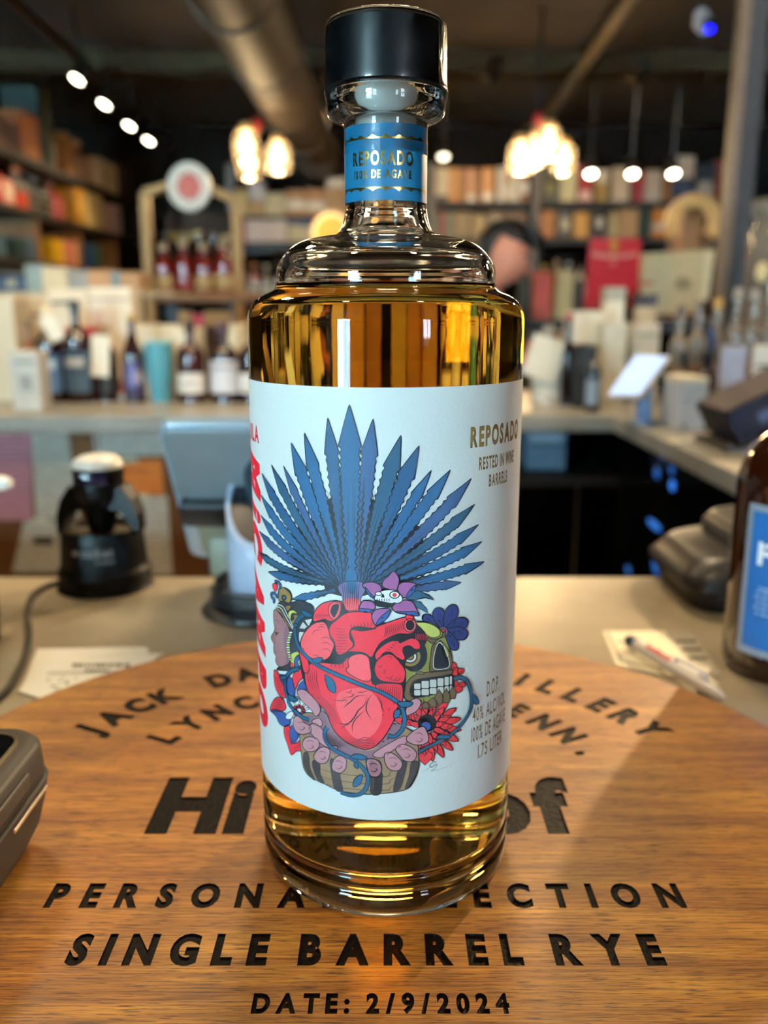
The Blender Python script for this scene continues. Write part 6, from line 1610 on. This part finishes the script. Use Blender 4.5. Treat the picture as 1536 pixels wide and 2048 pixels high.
# ------------------------------------------------------------------ ceiling: duct, conduit, cross beam, security camera
dct = thing('ventilation_duct', 'large grey-brown round ventilation duct under the ceiling', 'duct', (-.62, 3.6, ZT - .2))
dA, dB = onZ(500, 40, 1.42), onZ(622, 290, 1.42)
dirv = (dB - dA).normalized()
pa_, pb_ = dA - dirv * 3.0, dA + dirv * ((7.6 - dA.y) / dirv.y)
MB().use(mat('#3a3128', .6, var=.12)).tube([pa_.lerp(pb_, k / 8) for k in range(9)], .17, 24).build('duct_tube', dct, smooth=60)
for k in range(1, 8):
    q = pa_.lerp(pb_, k / 8)
    MB().use(mat('#44392d', .6)).tube([q - dirv * .03, q + dirv * .03], .178, 24).build('joint_band', dct, smooth=60)
    if k % 2: MB().use(M_blk).tube([q + Vector((0, 0, .17)), Vector((q.x, q.y, ZT))], .008).build('hanger', dct)
pA, pB = onZ(1245, 20, 1.66), onZ(1100, 225, 1.66)
dv = (pB - pA)
tag(MB().use(mat('#5c4f3a', .5)).tube([pA - dv * .5, pA, pB, pB + dv * .3], .035, 14).build('ceiling_conduit', None, smooth=60), 'long brown conduit running under the ceiling on the right', 'pipe')
bmq = onZ(330, 120, ZT - .06)
tag(MB().use(mat('#2c2214', .8, spec=.1)).bev(-3.79, 3.79, bmq.y, bmq.y + .25, ZT - .12, ZT - .0005, .005).build('ceiling_beam'), 'dark beam crossing the ceiling', 'beam')
# security camera
sp = onY(1403, 45, 3.2)
sec = thing('security_camera', 'small white security camera with blue lens hanging from the ceiling', 'camera', sp)
MB().use(mat('#b9b6bc', .4)).tube([sp + Vector((-.004, .0, .035)), sp + Vector((-.002, -.01, .0)), sp + Vector((.004, -.04, -.022))], [.026, .034, .033], 20).build('housing', sec, smooth=50)
MB().use(M_blk).ball(sp + Vector((.010, -.055, -.022)), .024, .012, .024, 16, 10).build('lens_ring', sec, smooth=60)
MB().use(mat('#1818ff', .2, var=0, emit=3.0)).ball(sp + Vector((.010, -.063, -.040)), .016, .008, .013, 14, 8).build('blue_light', sec, smooth=60)
MB().use(mat('#2a2622', .5)).tube([sp + Vector((-.004, 0, .03)), Vector((sp.x - .004, sp.y, ZT))], .008).build('mount', sec)
MB().use(mat('#2a2622', .5)).tube([Vector((sp.x - .004, sp.y, ZT - .012)), Vector((sp.x - .62, sp.y, ZT - .012))], .008).build('wiring', sec)

# ------------------------------------------------------------------ person behind the display table, looking down at what they hold
def skinned(name, joints, edges, m, parent, sub=2, root=0):
    me = bpy.data.meshes.new(name)
    org = ORG[parent.name]
    me.from_pydata([tuple(Vector(j[0]) - org) for j in joints], edges, [])
    o = bpy.data.objects.new(name, me); COL.objects.link(o); o.parent = parent; ORG[o.name] = org
    o.modifiers.new('skin', 'SKIN'); s = o.modifiers.new('sub', 'SUBSURF'); s.levels = sub; s.render_levels = sub
    for i, j in enumerate(joints):
        r = j[1] if isinstance(j[1], tuple) else (j[1], j[1])
        me.skin_vertices[0].data[i].radius = r
    me.skin_vertices[0].data[root].use_root = True
    bpy.context.view_layer.update()
    ev = o.evaluated_get(bpy.context.evaluated_depsgraph_get())
    nm = bpy.data.meshes.new_from_object(ev)
    o.modifiers.clear(); o.data = nm
    nm.materials.clear(); nm.materials.append(m)
    nm.polygons.foreach_set('use_smooth', [True] * len(nm.polygons))
    return o
YP = 3.05
hc = onY(1008, 512, YP)                                   # middle of the head
px = hc.x - .03
pr = thing('person', 'person with short dark hair and dark grey top looking down at a held package', 'person', (px - .02, YP + .05, ZF))
M_skin = mat('#b87860', .5, var=.05); M_hair = mat('#120d0a', .55, var=.2, scale=90, bump=.6); M_top = mat('#2f3436', .8, var=.1, bump=.2, scale=120); M_trs = mat('#16181c', .8)
S = Vector((px - .06, YP + .04, ZF))
def J(x, y, z, r): return (S + Vector((x, y, z)), r)
zh = hc.z - ZF
# body: pelvis, spine, neck, arms with hands in front, legs
joints = [J(0, 0, .88, (.13, .10)), J(0, 0, 1.05, (.125, .09)), J(.01, -.0, 1.22, (.15, .10)), J(.02, -.0, zh - .24, (.11, .09)), J(.035, -.0, zh - .16, (.055, .055)), J(.055, -.0, zh - .09, (.052, .052)),
          J(.0, -.17, zh - .27, (.055, .055)), J(.03, -.21, 1.10, (.045, .045)), J(.21, -.16, zh - .37, (.032, .032)), J(.255, -.14, zh - .355, (.030, .022)),
          J(.0, .17, zh - .27, (.055, .055)), J(.03, .21, 1.10, (.045, .045)), J(.22, .10, zh - .35, (.032, .032)), J(.265, .08, zh - .335, (.030, .022)),
          J(.0, -.09, .80, (.085, .085)), J(.01, -.10, .46, (.058, .058)), J(0, -.10, .08, (.042, .042)), J(.13, -.11, .035, (.04, .03)),
          J(.0, .09, .80, (.085, .085)), J(.01, .10, .46, (.058, .058)), J(0, .10, .08, (.042, .042)), J(.13, .11, .035, (.04, .03))]
edges = [(0, 1), (1, 2), (2, 3), (3, 4), (4, 5), (3, 6), (6, 7), (7, 8), (8, 9), (3, 10), (10, 11), (11, 12), (12, 13), (0, 14), (14, 15), (15, 16), (16, 17), (0, 18), (18, 19), (19, 20), (20, 21)]
# fingers
for hb, sgn in ((9, 1), (13, -1)):
    h0 = joints[hb][0]
    for k in range(4):
        n0 = len(joints)
        off = Vector((.030 + .006 * math.sin(k), 0, .022 - k * .016))
        L = (.030, .034, .032, .026)[k]
        joints.append((h0 + off, (.0095, .0095)))
        joints.append((h0 + off + Vector((L, sgn * .006, .004)), (.009, .009)))
        joints.append((h0 + off + Vector((L * 1.5, sgn * .026, .002)), (.008, .008)))
        edges += [(hb, n0), (n0, n0 + 1), (n0 + 1, n0 + 2)]
    n0 = len(joints)
    joints.append((h0 + Vector((.0, sgn * .022, .028)), (.0105, .0105)))
    joints.append((h0 + Vector((.028, sgn * .034, .040)), (.0095, .0095)))
    edges += [(hb, n0), (n0, n0 + 1)]
skinned('body', joints, edges, M_skin, pr)
# clothes follow the body
def grow(idx, dr): return [(joints[i][0], tuple(r + dr for r in joints[i][1])) for i in idx]
ti = [0, 1, 2, 3, 6, 7, 10, 11]
tj = grow(ti, .014)
tj += [(joints[7][0].lerp(joints[8][0], .55), (.048, .048)), (joints[11][0].lerp(joints[12][0], .55), (.048, .048)), (joints[3][0] + Vector((.012, 0, .05)), (.065, .065))]
skinned('top', tj, [(0, 1), (1, 2), (2, 3), (3, 4), (4, 5), (3, 6), (6, 7), (5, 8), (7, 9), (3, 10)], M_top, pr)
tr_ = [0, 14, 15, 16, 18, 19, 20]
skinned('trousers', grow(tr_, .014), [(0, 1), (1, 2), (2, 3), (0, 4), (4, 5), (5, 6)], M_trs, pr)
for k in (17, 21):
    a = joints[k - 1][0]; b = joints[k][0]
    MB().use(mat('#1a1614', .5)).ball(((a.x + b.x) / 2, a.y, ZF + .04), .135, .052, .05, 16, 10).build('shoe', pr, smooth=60)
# head: profile turned to the right and tilted down
hm = MB().use(M_skin)
Hh = Matrix.Translation(hc) @ Matrix.Rotation(math.radians(24), 4, 'Y') @ Matrix.Rotation(math.radians(-22), 4, 'Z')
bm = bmesh.new(); bmesh.ops.create_uvsphere(bm, u_segments=28, v_segments=20, radius=1)
for q in bm.verts:
    x, y, z = q.co
    w = 1.0
    if z < 0: w = 1 - .30 * (-z) ** 1.3              # jaw narrows
    nx_, ny_, nz_ = x * .098 * (1 if x < 0 else w * .95 + .05), y * .078 * w, z * .118
    if z < -.1 and x > 0: nx_ += .010 * (-z)          # chin forward
    if x > .5 and abs(y) < .30:                       # nose
        g_ = math.exp(-((z + .12) / .14) ** 2) * math.exp(-(y / .16) ** 2)
        nx_ += .026 * g_
        nx_ -= .006 * math.exp(-((z - .08) / .08) ** 2)   # bridge / eye hollow
        nx_ += .005 * math.exp(-((z + .42) / .08) ** 2)   # lips
    q.co = (nx_, ny_, nz_)
hm.M = Hh; hm.bm(bm)
hd_ = hm.build('head', pr, smooth=180)
for s_ in (-1, 1):
    e = MB().use(M_skin); e.M = Hh; e.ball((-.008, s_ * .077, -.012), .017, .010, .028, 12, 8).build('ear', hd_, smooth=60)
    e = MB().use(mat('#e6e2dc', .3)); e.M = Hh; e.ball((.080, s_ * .030, .010), .009, .012, .008, 10, 8).build('eye', hd_, smooth=60)
    e = MB().use(M_hair); e.M = Hh; e.tube([(.094, s_ * .016, .028), (.090, s_ * .034, .033), (.078, s_ * .048, .028)], .004, 6).build('eyebrow', hd_, smooth=60)
e = MB().use(mat('#9a5048', .5)); e.M = Hh; e.tube([(.083, -.022, -.056), (.092, 0, -.054), (.083, .022, -.056)], .004, 8).build('mouth', hd_, smooth=60)
hr = MB().use(M_hair); hr.M = Hh
bm = bmesh.new(); bmesh.ops.create_uvsphere(bm, u_segments=32, v_segments=22, radius=1)
rh = random.Random(5)
dele = []
for q in bm.verts:
    x, y, z = q.co
    k = 1 + .05 * math.sin(9 * x + 5 * z) * math.cos(8 * y) + rh.uniform(-.03, .03)
    q.co = (x * .112 * k - .006, y * .092 * k, z * .122 * k + .014)
    if z < .30 - .55 * (x < 0) * min(1, -x * 1.2) - (.10 if x > .3 else 0) * 0 and not (x < -.05 and z > -.62): dele.append(q)
bmesh.ops.delete(bm, geom=dele, context='VERTS')
ex = bmesh.ops.solidify(bm, geom=bm.faces[:], thickness=.012)
hr.bm(bm)
hr.build('hair', hd_, smooth=180)
fr = MB().use(M_hair); fr.M = Hh
for k in range(9):
    a = -1 + k / 4
    fr.tube([(.05, a * .06, .125), (.095, a * .066, .105), (.112, a * .062, .072 - .012 * abs(a))], [.02, .018, .008], 8)
fr.build('fringe', hd_, smooth=60)
# package in the hands
hp = joints[9][0].lerp(joints[13][0], .5) + Vector((.075, 0, .03))
pk = thing('small_package', 'small pale package held in the person\'s hands', 'package', hp)
MB().use(mat('#b9a890', .5)).bev(hp.x - .02, hp.x + .05, hp.y - .08, hp.y + .08, hp.z - .04, hp.z + .04, .004).build('wrapping', pk)
MB().use(mat('#8a2a28', .5)).bev(hp.x + .01, hp.x + .02, hp.y - .081, hp.y + .081, hp.z - .041, hp.z + .041, .001).build('band', pk)

# ------------------------------------------------------------------ lamps
M_lampm = mat('#141414', .4, metal=.3, var=0)
WARM = (1.0, .72, .40)
def spot(name, label, loc, target, power, color=WARM, ang=70, group=None, lens=.035, emit=40, soft=.02):
    loc = Vector(loc); target = Vector(target); d = (target - loc).normalized()
    t = thing(name, label, 'spotlight', loc, group)
    Q = Matrix.Translation(loc) @ d.to_track_quat('Z', 'Y').to_matrix().to_4x4()
    mb = MB().use(M_lampm); mb.M = Q
    mb.lathe([(0, -.13), (lens * .8, -.13), (lens * 1.15, -.10), (lens * 1.25, .0), (lens * 1.1, .0), (lens * 1.0, -.012), (0, -.012)], (0, 0, 0), 20)
    mb.build('lamp_head', t, smooth=40)
    MB().use(M_lampm).tube([loc - d * .07, (loc.x, loc.y, ZT)], .008).build('stem', t)
    le = MB().use(mat('#fff0cf', .4, var=0, emit=emit)); le.M = Q
    le.lathe([(0, -.004), (lens * .98, -.004), (lens * .98, -.010), (0, -.010)], (0, 0, 0), 20)
    le.build('lens', t)
    l = bpy.data.lights.new(name + '_light', 'SPOT'); l.energy = power; l.color = color; l.spot_size = math.radians(ang); l.spot_blend = .5; l.shadow_soft_size = soft
    o = bpy.data.objects.new(name + '_light', l); COL.objects.link(o); o.parent = t
    o.location = d * .03; o.rotation_euler = d.to_track_quat('-Z', 'Y').to_euler()
    return t
OG = 'spotlights over the counter'
spot('pendant_spotlight', 'low hanging black spotlight over the corner counter, lighting the board from behind right', (1.45, 2.15, .98), (.08, .08, 0), 150, ang=60, group=OG, soft=.025)
# unseen round ceiling lamps added behind the bottle to make its base glow
def disc_lamp(label, x, y, r, power):
    t = thing('ceiling_lamp', label, 'lamp', (x, y, ZT - .07), OG)
    MB().use(M_lampm).lathe([(0, .069), (r * 1.05, .069), (r * 1.05, .0), (r, .0), (r, .03), (0, .03)], (x, y, ZT - .07), 36).build('housing', t, smooth=40)
    l = bpy.data.lights.new('ceiling_lamp_light', 'AREA'); l.shape = 'DISK'; l.size = r * 1.96; l.energy = power; l.color = (1, .76, .46)
    o = bpy.data.objects.new('ceiling_lamp_light', l); COL.objects.link(o); o.parent = t; o.location = (0, 0, .02)
disc_lamp('added flat round ceiling lamp straight behind the bottle', .05, 1.55, .26, 20)
disc_lamp('added flat round ceiling lamp behind and left of the bottle', -1.0, 1.5, .26, 13)
spot('added_spotlight', 'added black ceiling spotlight right above the left half of the board', (-.50, -.18, 1.60), (-.12, -.05, 0), 15, ang=80, group=OG, soft=.05)  # unseen spot added to brighten the front of the board
spot('added_spotlight', 'added black ceiling spotlight right above the right half of the board', (.45, -.22, 1.60), (.0, -.1, 0), 4, ang=80, group=OG, soft=.05)  # weaker unseen spot added to lift the board's right half
spot('added_spotlight', 'added black ceiling spotlight to the left over the back counter', (-1.1, 1.0, 1.60), (-.8, 2.5, 0), 22, ang=100, group=OG)  # unseen fill light added for the left back counter
spot('added_spotlight', 'added black ceiling spotlight to the right over the corner counter', (1.3, .9, 1.60), (1.0, 2.4, 0), 26, ang=100, group=OG)  # unseen fill light added for the corner counter
# track with four spots on the left, seen from below
TG = 'spots on the ceiling track'
ZK = 1.45
pts = [onZ(x, y, ZK) for x, y in ((153, 160), (208, 210), (258, 253), (297, 283))]
for q, nm in zip(pts, ('nearest', 'second', 'third', 'farthest')):
    spot('track_spotlight', '%s bright spot on the left ceiling track' % nm, (q.x, min(q.y, 7.0), ZK), (XS, min(q.y, 7.0) - .5, .35), 10, ang=90, group=TG, lens=.034, emit=12)
dtk = (pts[3] - pts[0])
tag(MB().use(M_lampm).bev(-.02, .02, 0, 4.5, -.02, .02, .003).build('light_track'), 'thin black lighting track carrying the four left spots', 'track')
trk = bpy.data.objects['light_track']
trk.location = (pts[0].x, 3.2, ZK + .17); trk.rotation_euler = (0, 0, -math.atan2(dtk.x, dtk.y))
# spots in front of the right back shelf
for x, y, nm, pw in ((887, 315, 'dim spot just right of the bottle neck', 5), (1182, 349, 'bright spot left of its two neighbours before the right back shelf', 10), (1265, 349, 'bright spot in the middle of three before the right back shelf', 10), (1347, 349, 'bright spot right of its two neighbours before the right back shelf', 10)):
    q = onY(x, y, 6.1)
    spot('shelf_spotlight', nm, q, (q.x, 5.0, -.6), pw, ang=120, group='spots before the back shelf', lens=.036, emit=12 if pw > 8 else 2.5)
for x in (640, 980, 1260):  # hidden spots added to brighten the back shelf cartons
    q = onY(x, 60, 5.9)
    spot('shelf_spotlight', 'added black spotlight high over the back shelf, %s' % {640: 'behind the bottle cap', 980: 'right of the bottle cap', 1260: 'far right'}[x], (q.x, 5.6, ZT - .14), (q.x, 7.1, .75), 16, ang=110, group='added spots washing the back shelf')
# hanging lamps: cluster of glass jars with bulbs
M_bulb = mat('#ffd9a0', .4, var=0, emit=2.6)
def jar_glass():
    m = bpy.data.materials.new('jar_glass'); m.use_nodes = True
    nt = m.node_tree; N, L = nt.nodes, nt.links; N.remove(N['Principled BSDF'])
    tr = N.new('ShaderNodeBsdfTransparent'); gl = N.new('ShaderNodeBsdfGlossy'); gl.inputs['Roughness'].default_value = .15
    df = N.new('ShaderNodeBsdfTranslucent'); df.inputs[0].default_value = (1, .86, .6, 1)
    lw = N.new('ShaderNodeLayerWeight'); lw.inputs[0].default_value = .3
    m1 = N.new('ShaderNodeMixShader'); m1.inputs[0].default_value = .10; L.new(tr.outputs[0], m1.inputs[1]); L.new(df.outputs[0], m1.inputs[2])
    m2 = N.new('ShaderNodeMixShader'); L.new(lw.outputs['Fresnel'], m2.inputs[0]); L.new(m1.outputs[0], m2.inputs[1]); L.new(gl.outputs[0], m2.inputs[2])
    L.new(m2.outputs[0], N['Material Output'].inputs['Surface'])
    return m
M_jar = jar_glass()
def pendant(label, hub, jars, Y, k_=1.0, ztop=ZT):
    h = onY(*hub, Y)
    t = thing('hanging_lamp', label, 'lamp', h, 'hanging jar lamps')
    MB().use(M_lampm).tube([h, Vector((h.x, h.y, ztop))], .008).build('rod', t)
    MB().use(mat('#7a1a16', .4, emit=.15)).ball(h + Vector((0, 0, .03)), .028, .028, .04).build('red_cap', t, smooth=60)
    for i, (x, y) in enumerate(jars):
        Yj = Y + (-.16, .12, -.1, .16)[i]
        c = onY(x, y, Yj)
        MB().use(M_lampm).tube([h, h.lerp(c + Vector((0, 0, .11 * k_)), .6) + Vector((0, 0, .03)), c + Vector((0, 0, .10 * k_))], .006, 8).build('arm', t, smooth=60)
        sz = lambda P: [(a * k_, b * k_) for a, b in P]
        k = MB().use(mat('#c9a878', .35, metal=.5)); k.lathe(sz([(0, .105), (.03, .105), (.034, .07), (0, .07)]), c, 18); sk_ = k.build('socket', t, smooth=40)
        MB().use(M_bulb).lathe(smooth_prof(sz([(0, .068), (.014, .066), (.018, .045), (.034, .01), (.036, -.008), (.025, -.032), (0, -.042)]), 3), c, 18).build('bulb', t, smooth=60)
        MB().use(M_jar).lathe(smooth_prof(sz([(.036, .078), (.058, .055), (.068, .02), (.068, -.06), (.058, -.085), (.02, -.09), (0, -.09)]), 3), c, 24).build('jar_shade', t, smooth=60)
        l = bpy.data.lights.new('hanging_lamp_bulb', 'POINT'); l.energy = 7; l.color = (1, .70, .36); l.shadow_soft_size = .045
        o = bpy.data.objects.new('hanging_lamp_bulb', l); COL.objects.link(o); o.parent = t; o.location = c - h - Vector((0, 0, .115 * k_))
pendant('cluster of glowing glass jar lamps left of the bottle neck', (514, 262), ((492, 290), (498, 325), (556, 312)), 4.75, 1.0, 1.258)
pendant('cluster of glowing glass jar lamps right of the bottle neck', (1077, 250), ((1041, 312), (1072, 300), (1098, 284), (1127, 316)), 4.75, 1.0)
